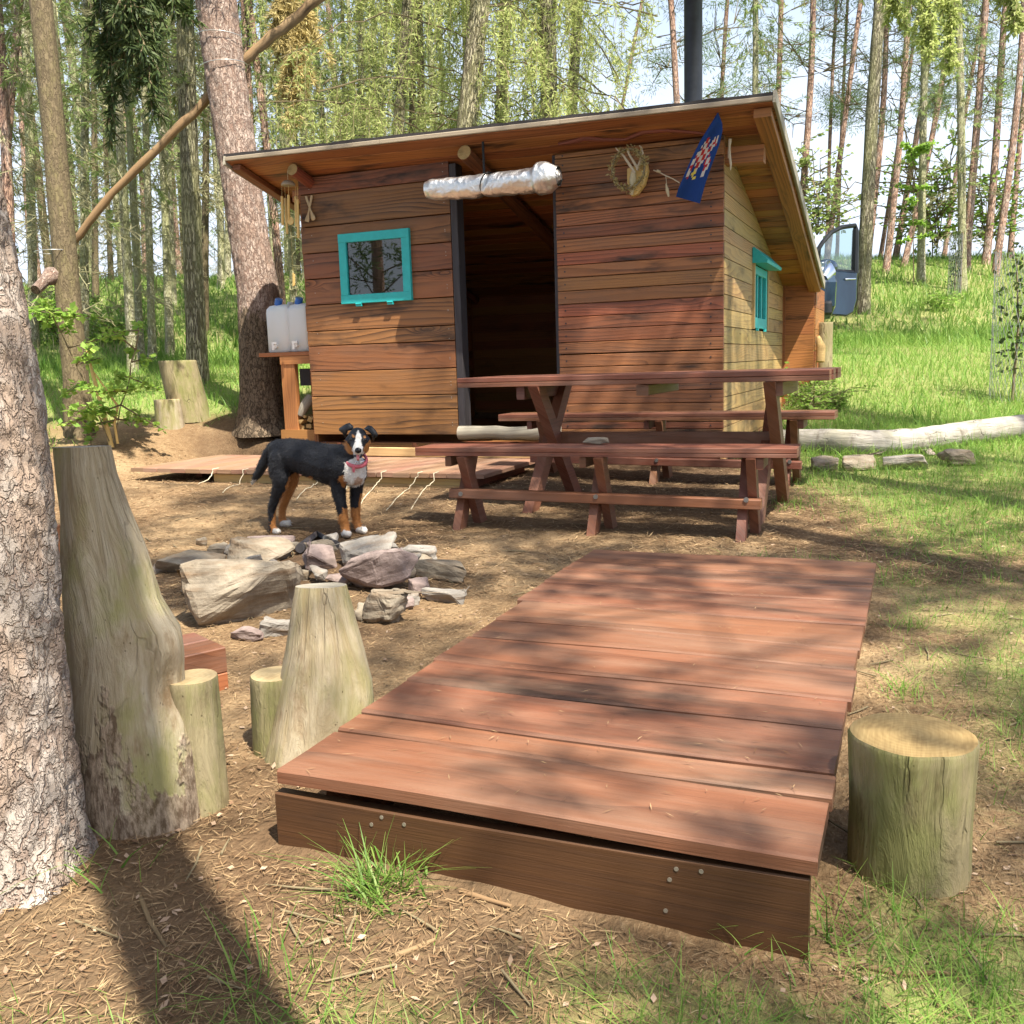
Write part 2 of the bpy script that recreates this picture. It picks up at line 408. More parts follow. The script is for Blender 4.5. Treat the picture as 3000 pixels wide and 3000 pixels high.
M['fascia'] = wood('brown_front_board', (.085, .031, .014), (.028, .010, .006), rings=5, contrast=.5, burn=.35, tint=.05, rough=.5, knots=.9, uvscale=(.5, 4.), fibre=.6, lin=26.)
M['lowdeck'] = wood('sunbleached_deck_boards', (.27, .15, .092), (.12, .058, .034), rings=6, contrast=.35, burn=.08, tint=.13, rough=.6, knots=.2, uvscale=(.5, 5.), greyamt=.6, grey=(.33, .235, .165))
M['bench'] = wood('red_stained_wood', (.185, .066, .033), (.055, .018, .01), rings=5, fibre=.7, contrast=.5, burn=.2, tint=.12, rough=.42, spec=.5, uvscale=(.7, 7.), greyamt=.4, grey=(.27, .16, .115))
M['benchend'] = plain('pale_end_grain', (.42, .28, .14), .8, var=.4, nscale=60, bump=.3)
M['yellow'] = wood('pale_yellow_beam', (.50, .36, .16), (.30, .18, .07), rings=7, contrast=.5, burn=.06, tint=.1, rough=.7)
def oldlog(name, base, pale, green, brown, gamt=.6, bamt=.7, crack=.8, barkamt=0.):
    """weathered, barkless log: grey cream wood with algae, stains, drying cracks and beetle marks"""
    t = NT(name); u, v, r = uvr(t); oi = t.math('MULTIPLY', t.n('ObjectInfo').outputs['Random'], 19.)
    c = t.n('TexCoord').outputs['Object']
    fib = t.noise(comb(t, t.math('MULTIPLY', u, 5.), t.math('MULTIPLY', v, 150.), oi), 1., 4, .65)
    mid = t.n('MapRange', {0: t.noise(comb(t, t.math('MULTIPLY', u, 3.), t.math('MULTIPLY', v, 16.), oi), 1., 6, .7, 1.), 1: .36, 2: .64}).outputs[0]
    col = t.mix(mid, base, pale); col = t.mix(t.math('MULTIPLY', fib, .45), col, brown)
    g = t.noise(t.map(c, (5., 5., 2.2)), 1.3, 5, .65); gm = t.n('MapRange', {0: g, 1: .46, 2: .62, 3: 0., 4: gamt}).outputs[0]; col = t.mix(gm, col, green)
    b = t.noise(t.map(c, (9., 9., 3.), (3, 1, 7)), 1., 5, .7); bm = t.n('MapRange', {0: b, 1: .55, 2: .70, 3: 0., 4: bamt}).outputs[0]; col = t.mix(bm, col, brown)
    wb = t.noise(comb(t, t.math('MULTIPLY', u, 7.), t.math('MULTIPLY', v, 7.), oi), 1., 3)
    e = t.voro(comb(t, t.math('ADD', t.math('MULTIPLY', u, 2.4), wb), t.math('ADD', t.math('MULTIPLY', v, 17.), t.math('MULTIPLY', wb, .45)), oi), 1., 'DISTANCE_TO_EDGE', 0)
    cm = t.n('MapRange', {0: e, 1: .004, 2: .026, 3: crack, 4: 0.}).outputs[0]; pick = t.noise(t.map(c, (6., 6., 3.), (9, 2, 4)), 1., 2); cm = t.math('MULTIPLY', cm, t.n('MapRange', {0: pick, 1: .50, 2: .62}).outputs[0])
    col = t.mix(cm, col, tuple(x*.18 for x in brown))
    sp = t.voro(comb(t, t.math('MULTIPLY', u, 40.), t.math('MULTIPLY', v, 75.), oi), 1., 'F1', 0); sm = t.n('MapRange', {0: sp, 1: .08, 2: .13, 3: .5, 4: 0.}).outputs[0]; pk = t.noise(c, 11., 2); sm = t.math('MULTIPLY', sm, t.n('MapRange', {0: pk, 1: .5, 2: .6}).outputs[0])
    col = t.mix(sm, col, tuple(x*.3 for x in brown))
    # scraps of bark left near the foot
    bz = t.n('MapRange', {0: t.n('SeparateXYZ', {0: c}).outputs[2], 1: .50, 2: .10, 3: 0., 4: .34}).outputs[0]
    bk = t.n('MapRange', {0: t.math('ADD', t.noise(t.map(c, (9., 9., 4.)), 1., 5, .65), bz), 1: .72, 2: .76, 3: 0., 4: barkamt}).outputs[0]
    fl = t.noise(t.map(c, (60., 60., 26.)), 1., 4, .7)
    col = t.mix(bk, col, t.mix(t.n('MapRange', {0: fl, 1: .4, 2: .6}).outputs[0], (.10, .06, .04), (.36, .28, .21)))
    mid = t.math('ADD', mid, t.math('MULTIPLY', bk, t.math('ADD', fl, .6)))
    h = t.math('SUBTRACT', t.math('ADD', t.math('MULTIPLY', fib, .25), t.math('MULTIPLY', mid, .6)), t.math('ADD', cm, t.math('MULTIPLY', sm, .4)))
    t.bsdf(col, .85, t.bump(h, .9, .008), spec=.15); return t.m
M['log'] = oldlog('weathered_pale_log', (.32, .265, .165), (.52, .46, .35), (.25, .24, .09), (.15, .085, .038), .8, .85, .25, .85)
M['logclean'] = oldlog('bare_pale_log', (.36, .29, .17), (.54, .47, .34), (.27, .25, .10), (.17, .10, .045), .7, .8, .3)
M['loggreen'] = oldlog('mossy_old_log', (.27, .23, .125), (.40, .34, .205), (.20, .205, .07), (.09, .06, .03), .8, .85, .45)
M['silver'] = oldlog('silver_fallen_log', (.34, .315, .275), (.47, .445, .40), (.22, .21, .14), (.12, .095, .07), .5, .8)
def endgrain(name, a, b):
    t = NT(name); uv = t.n('TexCoord').outputs['UV']
    n = t.noise(t.map(uv, (1, 1, 1)), 9., 4)
    d = t.n('VectorMath', {0: uv}, operation='LENGTH').outputs['Value']
    ring = t.math('SINE', t.math('ADD', t.math('MULTIPLY', d, 520.), t.math('MULTIPLY', n, 7.)))
    saw = t.noise(t.map(uv, (180, 12, 1)), 1., 2)
    f = t.math('ADD', t.math('MULTIPLY', t.math('ADD', ring, 1.), .07), t.math('MULTIPLY', saw, .85))
    c = t.mix(f, a, b); big = t.noise(uv, 14., 3)
    c = t.mix(t.n('MapRange', {0: big, 1: .5, 2: .7, 3: 0., 4: .5}).outputs[0], c, tuple(x*.45 for x in b))
    t.bsdf(c, .8, t.bump(saw, .4, .003), spec=.2); return t.m
M['end'] = endgrain('log_end_grain', (.58, .47, .28), (.36, .25, .12))
M['endwarm'] = endgrain('warm_log_end_grain', (.50, .36, .16), (.24, .15, .06))
M['bark_pine'] = bark('pale_flaky_pine_bark', (.43, .37, .32), (.20, .125, .09), (.42, .30, .22), .75, 30., 13., bump=1., dist=.012, crw=.10, cmix=.6, flake=.45)
M['bark_lean'] = bark('scaly_pine_bark', (.46, .36, .30), (.17, .10, .075), (.40, .26, .19), .6, 30., 13., bump=1., dist=.015, crw=.12, cmix=.85, flake=.5, below=(1.62, (.25, .185, .125)))
M['bark_spruce'] = bark('grey_spruce_bark', (.52, .49, .36), (.19, .165, .10), (.40, .41, .20), .7, 30., 16., mossy=(.38, .40, .17), mossamt=.6)
M['bark_larch'] = bark('ridged_larch_bark', (.46, .41, .29), (.10, .08, .05), (.42, .41, .21), .5, 24., 6., mossy=(.38, .39, .16), mossamt=.4, crw=.24, bump=1., dist=.04)
M['bark_red'] = bark('reddish_pine_bark', (.46, .29, .21), (.17, .10, .08), (.50, .40, .34), .8, 20., 9.)
M['bark_dark'] = bark('dark_smooth_bark', (.16, .125, .075), (.07, .05, .03), (.2, .17, .08), .6, 26., 12., bump=.6, cmix=.45)
M['pole'] = wood('peeled_brown_pole', (.21, .125, .065), (.09, .05, .025), rings=6, contrast=.4, burn=.5, rough=.85, greyamt=.6, grey=(.27, .20, .11), fibre=.8)
M['twig'] = plain('twig_bark', (.20, .16, .09), .9, var=.4, nscale=8)
M['deadtwig'] = plain('dead_twig_lichen', (.30, .285, .16), .9, var=.35, nscale=8)
M['larch'] = leaf('larch_needles', (.34, .41, .12), (.50, .53, .22), .5)
M['spruce'] = leaf('spruce_needles', (.19, .28, .085), (.34, .40, .15), .45)
M['darkspruce'] = leaf('dark_spruce_needles', (.035, .065, .02), (.09, .12, .035), .2)  # shade of the upper-left bough is put into this darker needle colour
M['pineneedle'] = leaf('pine_needles', (.10, .17, .06), (.20, .27, .10), .35)
M['dry'] = leaf('dry_needles', (.42, .33, .13), (.50, .42, .20), .3)
M['leaf'] = leaf('fresh_leaves', (.17, .32, .05), (.33, .46, .10), .5)
M['grass'] = leaf('grass_blades', (.12, .26, .04), (.28, .40, .09), .45, .45)
M['straw'] = leaf('dry_straw', (.50, .40, .20), (.62, .53, .32), .2)
M['litter'] = leaf('needle_litter', (.16, .085, .04), (.44, .31, .17), .05, .8)
M['chips'] = leaf('bark_chips', (.16, .09, .05), (.42, .31, .22), 0., .85)
M['turq'] = plain('turquoise_paint', (.02, .40, .40), .5, var=.22, nscale=18, bump=.25)
M['steel'] = plain('dull_steel', (.35, .34, .32), .4, .9, var=.2)
M['nail'] = plain('nail_heads', (.40, .36, .30), .5, .7)
M['pipe'] = plain('sooty_stove_pipe', (.05, .055, .065), .5, .6, var=.4, nscale=12)
M['felt'] = plain('roofing_felt', (.035, .03, .03), .9, var=.4, nscale=80, bump=.4)
M['white_edge'] = wood('pale_painted_edge', (.36, .30, .215), (.20, .155, .10), rings=5, contrast=.3, burn=.12, tint=.1, rough=.7)
M['black'] = plain('black_webbing', (.012, .012, .013), .8)
M['cord'] = plain('pale_cord', (.62, .55, .40), .8)
M['bone'] = plain('old_bone', (.50, .42, .26), .7, var=.3, nscale=40, bump=.4)
M['antler'] = plain('pale_antler', (.48, .40, .28), .6, var=.25, nscale=30, bump=.2)
M['bamboo'] = plain('bamboo', (.62, .42, .14), .5, var=.25, nscale=20)
M['spoon'] = plain('wooden_spoon', (.50, .38, .22), .6, var=.2)
M['blue_cap'] = plain('blue_plastic', (.02, .12, .45), .35)
M['white_plastic'] = plain('white_plastic', (.8, .8, .78), .35)
M['collar'] = plain('pink_webbing', (.62, .14, .17), .6)
M['tongue'] = plain('tongue', (.62, .20, .20), .4)
M['pan'] = plain('worn_enamel', (.20, .08, .06), .35, .2, var=.5, nscale=20)
M['wire'] = plain('galvanised_wire', (.5, .5, .48), .4, .8)
M['carpaint'] = plain('dark_blue_car_paint', (.022, .05, .085), .25, .5, var=.05, nscale=3, extra={'Coat Weight': .8, 'Coat Roughness': .05})
M['carblack'] = plain('black_plastic_trim', (.015, .016, .018), .45)
M['chrome'] = plain('chrome', (.75, .77, .8), .08, 1., var=.02)
M['tyre'] = plain('rubber', (.02, .02, .02), .85)
def glass(name, tint=(.9, .95, .95), rough=.02, alpha=.75):
    t = NT(name); g = t.n('BsdfGlossy', {'Roughness': rough, 'Color': (1., 1., 1.)}); tr = t.n('BsdfTransparent', {'Color': tint})
    fr = t.n('LayerWeight', {'Blend': .5}); f = t.math('ADD', t.math('MULTIPLY', t.math('POWER', fr.outputs['Facing'], 4.), .6), .04+1-alpha)
    mx = t.n('MixShader', {0: f, 1: tr.outputs[0], 2: g.outputs[0]}); t.t.links.new(mx.outputs[0], t.o.inputs[0]); return t.m
M['glass'] = glass('window_glass', (.5, .53, .5), .015, .97)
M['carglass'] = glass('car_glass', (.75, .85, .85), .01, .93)
t = NT('clouded_jerrycan_plastic'); t.bsdf((.80, .83, .86), .35, extra={'Transmission Weight': .25, 'Subsurface Weight': .3, 'Subsurface Radius': (.05, .05, .05)}); M['can'] = t.m
t = NT('crinkled_foil'); o = t.n('TexCoord').outputs['Object']; n = t.noise(o, 16, 5, .65, 1.5); n2 = t.voro(o, 24., 'F1', 0)
t.bsdf((.74, .73, .72), .4, t.bump(t.math('ADD', n, t.math('MULTIPLY', n2, .5)), .55, .012), 1.); M['foil'] = t.m
t = NT('flag_cloth'); o = t.n('TexCoord').outputs['Object']; n = t.noise(o, 300, 2)
t.bsdf(t.mix(n, (.012, .036, .14), (.02, .055, .20)), .85, t.bump(n, .2, .002), spec=.1); M['flagblue'] = t.m
M['flagred'] = plain('flag_red', (.36, .03, .03), .85, spec=.1); M['flagwhite'] = plain('flag_white', (.48, .44, .40), .85, spec=.1); M['flaggold'] = plain('flag_gold', (.60, .50, .10), .85, spec=.1)
def stone(name, a, b, c):
    t = NT(name); o = t.n('TexCoord').outputs['Object']; oi = t.n('ObjectInfo').outputs['Random']
    v = t.n('VectorMath', {0: o, 1: comb(t, t.math('MULTIPLY', oi, 13.), oi, oi)}, operation='ADD').outputs[0]
    n = t.noise(v, 7, 6, .65); f = t.noise(v, 45, 5, .7); l = t.noise(t.map(v, (3, 3, 22)), 1.6, 4, .6)
    col = t.mix(t.n('MapRange', {0: n, 1: .35, 2: .65}).outputs[0], a, b)
    col = t.mix(t.n('MapRange', {0: l, 1: .5, 2: .7, 3: 0., 4: .8}).outputs[0], col, c)
    col = t.mix(.35, col, t.mix(f, (.05, .045, .04), (.9, .87, .8)), 'OVERLAY')
    h = t.math('ADD', t.math('MULTIPLY', n, .6), t.math('ADD', t.math('MULTIPLY', f, .35), t.math('MULTIPLY', l, .6)))
    t.bsdf(col, .85, t.bump(h, .8, .015), spec=.25); return t.m
M['stone_pale'] = stone('pale_gneiss', (.19, .155, .115), (.30, .26, .205), (.17, .11, .065))
M['stone_purple'] = stone('purplish_slab', (.20, .15, .14), (.30, .24, .225), (.13, .10, .09))
M['stone_grey'] = stone('grey_slab', (.20, .185, .17), (.32, .295, .265), (.20, .145, .10))
# dog fur, coloured per point
t = NT('dog_fur'); c = t.n('Attribute', attribute_name='fur').outputs['Color']; o = t.n('TexCoord').outputs['Object']
n = t.noise(t.map(o, (1, 1, 1)), 120, 4, .7); n2 = t.noise(o, 22, 3)
t.bsdf(t.mix(.5, c, t.mix(n, (.2, .2, .2), (.8, .8, .8)), 'OVERLAY'), .6, t.bump(t.math('ADD', n, n2), .5, .006), spec=.28, extra={'Sheen Weight': .06, 'Sheen Roughness': .4}); M['fur'] = t.m
t = NT('ground_litter')
o = t.n('TexCoord').outputs['Object']; g = t.attr('green'); dk = t.attr('soil')
n1 = t.noise(o, 1.6, 5, .6); n2 = t.noise(o, 26, 6, .7); n3 = t.noise(t.map(o, (90, 30, 1)), 1., 3, .7); n4 = t.voro(o, 55., 'F1', 0)
base = t.mix(n2, (.11, .06, .03), (.33, .225, .125))
base = t.mix(t.n('MapRange', {0: n1, 1: .45, 2: .7, 3: 0., 4: .55}).outputs[0], base, (.42, .31, .18))
base = t.mix(t.n('MapRange', {0: n3, 1: .56, 2: .72, 3: 0., 4: .5}).outputs[0], base, (.47, .36, .22))
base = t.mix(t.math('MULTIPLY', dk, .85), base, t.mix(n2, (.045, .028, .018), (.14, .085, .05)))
gr = t.mix(n2, (.14, .21, .05), (.30, .34, .12))
gm = t.n('Clamp', {0: t.math('ADD', t.math('MULTIPLY', g, 1.2), t.math('MULTIPLY', t.math('SUBTRACT', n2, .62), .8))}).outputs[0]
col = t.mix(t.math('MULTIPLY', gm, .85), base, gr)
h = t.math('ADD', n2, t.math('ADD', t.math('MULTIPLY', n3, .5), t.math('MULTIPLY', n4, .4)))
t.bsdf(col, .95, t.bump(h, .9, .02), spec=.1); M['ground'] = t.m
# ------------------------------------------------------------------ sky, sun, render settings
W = bpy.data.worlds.new("World"); scene.world = W; W.use_nodes = True
nt = W.node_tree; sky = nt.nodes.new('ShaderNodeTexSky'); sky.sky_type = 'NISHITA'; sky.sun_disc = False
SUN = np.array((.83, -.55, 0.)); SUN /= np.linalg.norm(SUN); SEL = R(62)
SUNV = np.array((SUN[0]*math.cos(SEL), SUN[1]*math.cos(SEL), math.sin(SEL)))
sky.sun_elevation = SEL; sky.sun_rotation = math.atan2(SUN[0], SUN[1]); sky.air_density = 1.2; sky.dust_density = 2.5; sky.ozone_density = .6
# summer haze: the clear sky whitens towards the horizon
tc = nt.nodes.new('ShaderNodeTexCoord'); sx_ = nt.nodes.new('ShaderNodeSeparateXYZ'); nt.links.new(tc.outputs['Generated'], sx_.inputs[0])
mr = nt.nodes.new('ShaderNodeMapRange'); mr.interpolation_type = 'SMOOTHSTEP'; nt.links.new(sx_.outputs[2], mr.inputs[0])
for i_, v_ in ((1, .14), (2, .52), (3, .92), (4, 0.)): mr.inputs[i_].default_value = v_
mxs = nt.nodes.new('ShaderNodeMix'); mxs.data_type = 'RGBA'; nt.links.new(mr.outputs[0], mxs.inputs[0]); nt.links.new(sky.outputs[0], mxs.inputs[6]); mxs.inputs[7].default_value = (4.6, 5.1, 6.0, 1)
nt.links.new(mxs.outputs[2], nt.nodes['Background'].inputs[0]); nt.nodes['Background'].inputs[1].default_value = .1
sl = bpy.data.lights.new('sun', 'SUN'); sl.energy = 5.; sl.angle = R(.53); sl.color = (1., .93, .80)
so = bpy.data.objects.new('sun', sl); C0.objects.link(so); so.rotation_euler = V(SUNV).to_track_quat('Z', 'Y').to_euler()
so.location = (5, -5, 12)
scene.view_settings.view_transform = 'Standard'; scene.view_settings.look = 'None'; scene.view_settings.exposure = 1.3; scene.view_settings.gamma = 1
cam = bpy.data.cameras.new('camera'); cam.sensor_width = 36; cam.sensor_fit = 'HORIZONTAL'; cam.lens = 36*FPX/3000; cam.clip_end = 600; cam.clip_start = .05
co = bpy.data.objects.new('camera', cam); C0.objects.link(co)
mm = Matrix(((RT[0], UP[0], -FW[0], 0), (RT[1], UP[1], -FW[1], 0), (RT[2], UP[2], -FW[2], CAMZ), (0, 0, 0, 1))); co.matrix_world = mm
scene.camera = co
scene.cycles.use_denoising = True; scene.cycles.max_bounces = 7; scene.cycles.transparent_max_bounces = 12; scene.cycles.diffuse_bounces = 4
scene.render.use_persistent_data = False

# ------------------------------------------------------------------ ground
DECK = (-1.25, -.125, 1.53, 4.0)   # the front platform, x0 x1 y0 y1
def gden(X, Y):
    """how thickly grass grows"""
    X = np.asarray(X, float); Y = np.asarray(Y, float); x, d = xd(X, Y)
    q = np.stack([X, Y, X*0], -1); n = fbm(q*.9, 4, 21); n2 = fbm(q*2.6, 3, 31)
    right = sstep(6.5, 7.3, d)*sstep(1.3, 2.1, x+.15*n)
    right2 = sstep(1.55, 2.2, x+.3*n-.02*(d-5))*sstep(3.9, 4.7, d)*.95
    side = sstep(.55, .9, x)*sstep(4.6, 3.6, d)*(.28+.42*sstep(.9, 1.5, x))*(.6+.9*n2)
    strip = sstep(.5, .62, x)*sstep(.85, .7, x)*sstep(1.2, 1.5, d)*sstep(2.6, 2.2, d)*.7
    front = sstep(1.68, 1.42, d)*sstep(-.12, .25, x)*(.85+.6*n2)
    fl = sstep(1.5, 1.25, d)*sstep(.3, -.2, x)*(.28+.4*n2)
    left = sstep(8.9, 10.2, d+.9*n+np.clip(-x-4.2, 0, 3)*1.0)*sstep(-1.2, -2.2, x)
    back = sstep(11., 12.5, d)
    far = sstep(5.2, 7.5, d)*sstep(-3.4, -4.6, x)*(.5+.5*n2)
    g = np.clip(np.maximum.reduce([right, right2, side, strip, front, fl, left, back, far]), 0, 1)
    g = g*(.8+.35*n)
    # bare patches: in front of the hut's side, under the deck and the hut
    g = g*(1-sstep(-1.45, -1.3, X)*sstep(0.0, -.1, X)*sstep(1.35, 1.5, Y)*sstep(4.1, 4.0, Y))
    g = g*(1-sstep(-5.5, -5.3, X)*sstep(-1.1, -1.3, X)*sstep(6.9, 7.1, Y)*sstep(10.6, 10.4, Y))
    return np.clip(g, 0, 1)
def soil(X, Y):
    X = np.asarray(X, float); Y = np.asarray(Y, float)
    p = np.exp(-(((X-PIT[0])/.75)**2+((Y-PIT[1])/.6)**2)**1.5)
    b = sstep(-2.9, -2.5, X)*sstep(-.3, -.7, X)*sstep(4.75, 5.0, Y)*sstep(7.3, 7.0, Y)*.55  # darker ground under the table and benches
    h = sstep(-5.9, -5.6, X)*sstep(-1.0, -1.2, X)*sstep(5.85, 6.0, Y)*sstep(10.6, 10.4, Y)*.9  # darker ground under the low deck and the hut
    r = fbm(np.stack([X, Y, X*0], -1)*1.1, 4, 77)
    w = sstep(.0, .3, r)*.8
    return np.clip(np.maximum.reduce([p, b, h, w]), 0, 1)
def build_ground():
    nd, nx = 420, 400
    s = np.linspace(0, 1, nd); dd = np.concatenate([np.linspace(-25, .3, 40)[:-1], .3+(np.exp(s*5.0)-1)/(math.exp(5.)-1)*150])
    t = np.linspace(-1, 1, nx); 
    V_, = [[]]
    D = dd[:, None]; width = np.clip(3.2+np.abs(D)*.75, 4, 130)
    Xc = np.sign(t)[None]*np.abs(t[None])**1.15*width*1.15; D = np.broadcast_to(D, Xc.shape)
    X = Xc*RH[0]+D*FH[0]; Y = Xc*RH[1]+D*FH[1]; Z = terr(X, Y)
    x_, d_ = Xc, D
    q = np.stack([X, Y, X*0], -1); near = sstep(12, 4, D)
    Z = Z+near*.006*fbm(q*16, 3, 41)
    Vs = np.stack([X, Y, Z], -1).reshape(-1, 3); n0, n1 = X.shape
    i = np.arange(n0*n1).reshape(n0, n1)
    F = np.stack([i[:-1, :-1], i[:-1, 1:], i[1:, 1:], i[1:, :-1]], -1).reshape(-1, 4)
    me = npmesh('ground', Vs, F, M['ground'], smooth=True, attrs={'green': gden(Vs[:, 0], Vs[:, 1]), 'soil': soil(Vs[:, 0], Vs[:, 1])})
    o = link('ground', me); tag(o, 'needle strewn clearing floor rising to a grassy slope', None, None, 'structure')
build_ground()

# ------------------------------------------------------------------ hut
YW, XL, XR, YB = 7.12, -4.885, -1.302, 10.5
DX0, DX1 = -3.47, -2.571
def zroof(X, Y): return 2.775+.085*(-.9-X)/4.45-.25*(Y-6.77)
def zsof(X, Y): return zroof(X, Y)-.05
hut = thing('wooden_hut', 'small brown plank hut with slanting roof, open dark doorway and turquoise window', 'hut', (-3.1, 8.6, .45))
def zpx(p, Y=YW): return float(aty(*p, Y)[2])
# left front wall, wide boards
m = MB()
zz = [zpx(p) for p in (z1(1745, 905), z1(1753, 1105), z1(1757, 1300), z1(1760, 1495), z1(1768, 1695), z1(1774, 1805), z4(1760, 213), z4(1763, 428), z4(1768, 547), z4(1775, 757))]
zz = [2.72, 2.56]+zz
for a, b in zip(zz[:-1], zz[1:]):
    off = random.uniform(-.01, .01); G = .004
    hole = (-4.44, -3.91, 1.70, 2.14)
    lo, hi = b+G, min(a-G, zsof(-4.2, YW)-.005) if a > 2.6 else a-G
    segs = [(XL+off, DX0+.0)]
    if lo > hole[2]-.12 and hi < hole[3]+.12: segs = [(XL+off, hole[0]), (hole[1], DX0)]
    rr = random.random()
    for (xa, xb) in segs:
        m.box(((xa+xb)/2, YW+.0125, (lo+hi)/2+.010*(-4.2-(xa+xb)/2)*0), (xb-xa, .025, hi-lo), None, rr, 0, 0, .003)
    for xx in (DX0-.05, DX0-.05, XL+.1):
        zn = (lo+hi)/2+random.uniform(-.05, .05); m.tube([(xx, YW-.003, zn), (xx, YW+.003, zn)], .0038, 6, mat=1)
m.build('wall', [M['wall_wide'], M['nail']], hut, 'wide brown boards left of the doorway')
# right front wall, narrow boards
m = MB()
ys = [910, 1003, 1095, 1190, 1278, 1368, 1460, 1553, 1643, 1732, 1822, 1905]
zz = [zpx(z2(324, y)) for y in ys]+[zpx(z5(1212, y)) for y in (112, 212, 322, 412, 510, 610, 655, 710, 806)]
z = zz[0]; top = []
while z < 2.66: z += .098+random.uniform(-.01, .01); top.insert(0, z)
zz = top+zz; zz[0] = 2.72
for a, b in zip(zz[:-1], zz[1:]):
    lo, hi = b+.0025, a-.0025
    if hi > 2.6: hi = min(hi, zsof(-1.5, YW)-.005)
    if hi-lo < .02: continue
    m.box(((DX1+XR)/2, YW+.0125, (lo+hi)/2), (XR-DX1+random.uniform(-.006, .004), .025, hi-lo), None, None, 0, 0, .003)
    for xx in (DX1+.06, XR-.09):
        m.tube([(xx, YW-.004, (lo+hi)/2), (xx, YW+.003, (lo+hi)/2)], .006, 6, mat=1)
m.build('wall', [M['wall'], M['pipe']], hut, 'narrow reddish brown boards right of the doorway')
# side wall
def plank_side(m, lo, hi, ya, yb):
    """side-wall board, cut off under the roof slope"""
    def ylim(z): return 6.77-(z+.055-2.775-.0077)/.25
    y1, y2 = min(yb, ylim(lo)), min(yb, ylim(hi))
    if y1-ya < .02: return
    y2 = max(y2, ya)
    poly = [(ya, lo), (y1, lo), (y2, hi), (ya, hi)] if y2 > ya+.01 else [(ya, lo), (y1, lo), (ya, hi)]
    m.prism(poly, 0, XR-.022-random.uniform(0, .004), XR-.0005+random.uniform(0, .003))
m = MB(); z = .30
while z < 2.66:
    h = random.choice((.105, .118, .125, .14)); lo, hi = z+.003, z+h-.003
    if hi > 1.34 and lo < 1.86:
        plank_side(m, lo, hi, YW+.027, 8.46); plank_side(m, lo, hi, 9.30, YB)
    else: plank_side(m, lo, hi, YW+.027, YB)
    z += h
m.build('wall', M['side'], hut, 'pale yellowish side wall boards')
# inner lining, left wall, back wall, floor, base beams
m = MB()
for k in range(24):
    z = .46+k*.1; h = .096
    if z+h < 1.85: m.box(((XL+XR)/2, YB-.02, z+.05), (XR-XL-.06, .02, h))
    zl = min(z+h, 2.66)
    yy = min(YB-.05, 6.77-(z+.1+.055-2.775-.07)/.25)
    if yy > YW+.2: m.prism([(YW+.03, z), (yy, z), (yy, z+h), (YW+.03, z+h)], 0, XL+.002, XL+.022)
m.box(((XL+XR)/2, YB+.002, 1.155), (XR-XL+.05, .02, 1.44)); m.prism([(YW+.027, .42), (YB+.01, .42), (YB+.01, 1.86), (YW+.027, 2.70)], 0, XL-.02, XL)
m.box(((XL+XR)/2, (YW+YB)/2, .44), (XR-XL-.06, YB-YW-.06, .03))
m.build('wall', M['inner'], hut, 'dark inner boards')
m = MB()
m.beam((XL+.02, YW+.10, .40), (XR-.03, YW+.10, .40), .1, .12); m.beam((XR-.08, YW+.2, .38), (XR-.08, YB, .40), .1, .12)
for x in (-4.65, -4.45, -3.9, -3.0, -2.1): m.tube([(x, YW+.07, .2), (x, YW+.07, .46)], .05, 10)
m.build('base_beam', M['timber'], hut)
m = MB()
sa, sb = aty(*z5(405, 740), YW-.02), aty(*z5(1222, 740), YW-.02)
pts = [sa+(sb-sa)*k/8+np.array((0, random.uniform(-.006, .006), random.uniform(-.006, .006))) for k in range(9)]
m.tube(pts, [.055+random.uniform(-.004, .004) for _ in pts], 14); m.build('door_sill', M['grey'], hut)
m = MB(); m.box(((DX0+.034), YW+.06, 1.62), (.06, .12, 2.1), None, None, 0, 0, .004)
m.box((DX1-.02, YW+.09, 1.6), (.035, .1, 2.1)); m.build('door_post', M['post'], hut, 'dark door post')
# furniture in the room: a low shelf and board at the back
m = MB(); m.box((-2.85, YB-.25, 1.25), (.9, .3, .03)); m.box((-2.85, YB-.25, .9), (.9, .3, .03)); m.box((-3.28, YB-.25, .9), (.03, .3, .86)); m.box((-2.4, YB-.25, .9), (.03, .3, .86))
m.build('inner_shelf', M['inner'], hut)
# roof: boards across, felt, fascia, rafters
RX0, RX1, RY0, RY1 = -5.34, -.92, 6.77, 10.62
m = MB(); y = RY0
while y < RY1:
    w_ = random.uniform(.12, .16); y2 = min(y+w_, RY1)
    a = [np.array((RX0, yy, zroof(RX0, yy)-.018)) for yy in (y+.002, y2-.002)]+[np.array((RX1, yy, zroof(RX1, yy)-.018)) for yy in (y+.002, y2-.002)]
    n_ = np.array((0, .25, 1.))/math.hypot(1, .25)
    m.beam((a[0]+a[1])/2-n_*.012, (a[2]+a[3])/2-n_*.012, np.linalg.norm(a[1]-a[0]), .024, n_, bev=.003); y = y2
ro = m.build('roof', M['soffit'], hut, 'slanting roof of dark orange boards')
def onroof(X, Y, o=0.): return np.array((X, Y, zroof(X, Y)+o))
m = MB(); ns = 44; vs = []; 
for i in range(ns+1):
    x = RX0-.02+(RX1-RX0+.04)*i/ns
    for y_, o in ((RY0-.012, -.004), (RY0-.012, .012), (RY0+.3, .012), (RY1, .012), (RY1, -.012)):
        vs.append(onroof(x, y_, o+(random.uniform(0, .010) if o > .01 and y_ < RY0 else 0)))
fs = [[i*5+k, i*5+k+1, (i+1)*5+k+1, (i+1)*5+k] for i in range(ns) for k in range(4)]
m.add(vs, fs); m.build('roofing_felt', M['felt'], ro)
m = MB(); 
for k in range(3):
    x0 = RX0+(RX1-RX0)*k/3; x1 = RX0+(RX1-RX0)*(k+1)/3
    m.beam(onroof(x0+.002, RY0-.012, -.022), onroof(x1-.002, RY0-.012, -.022), .022, .032)
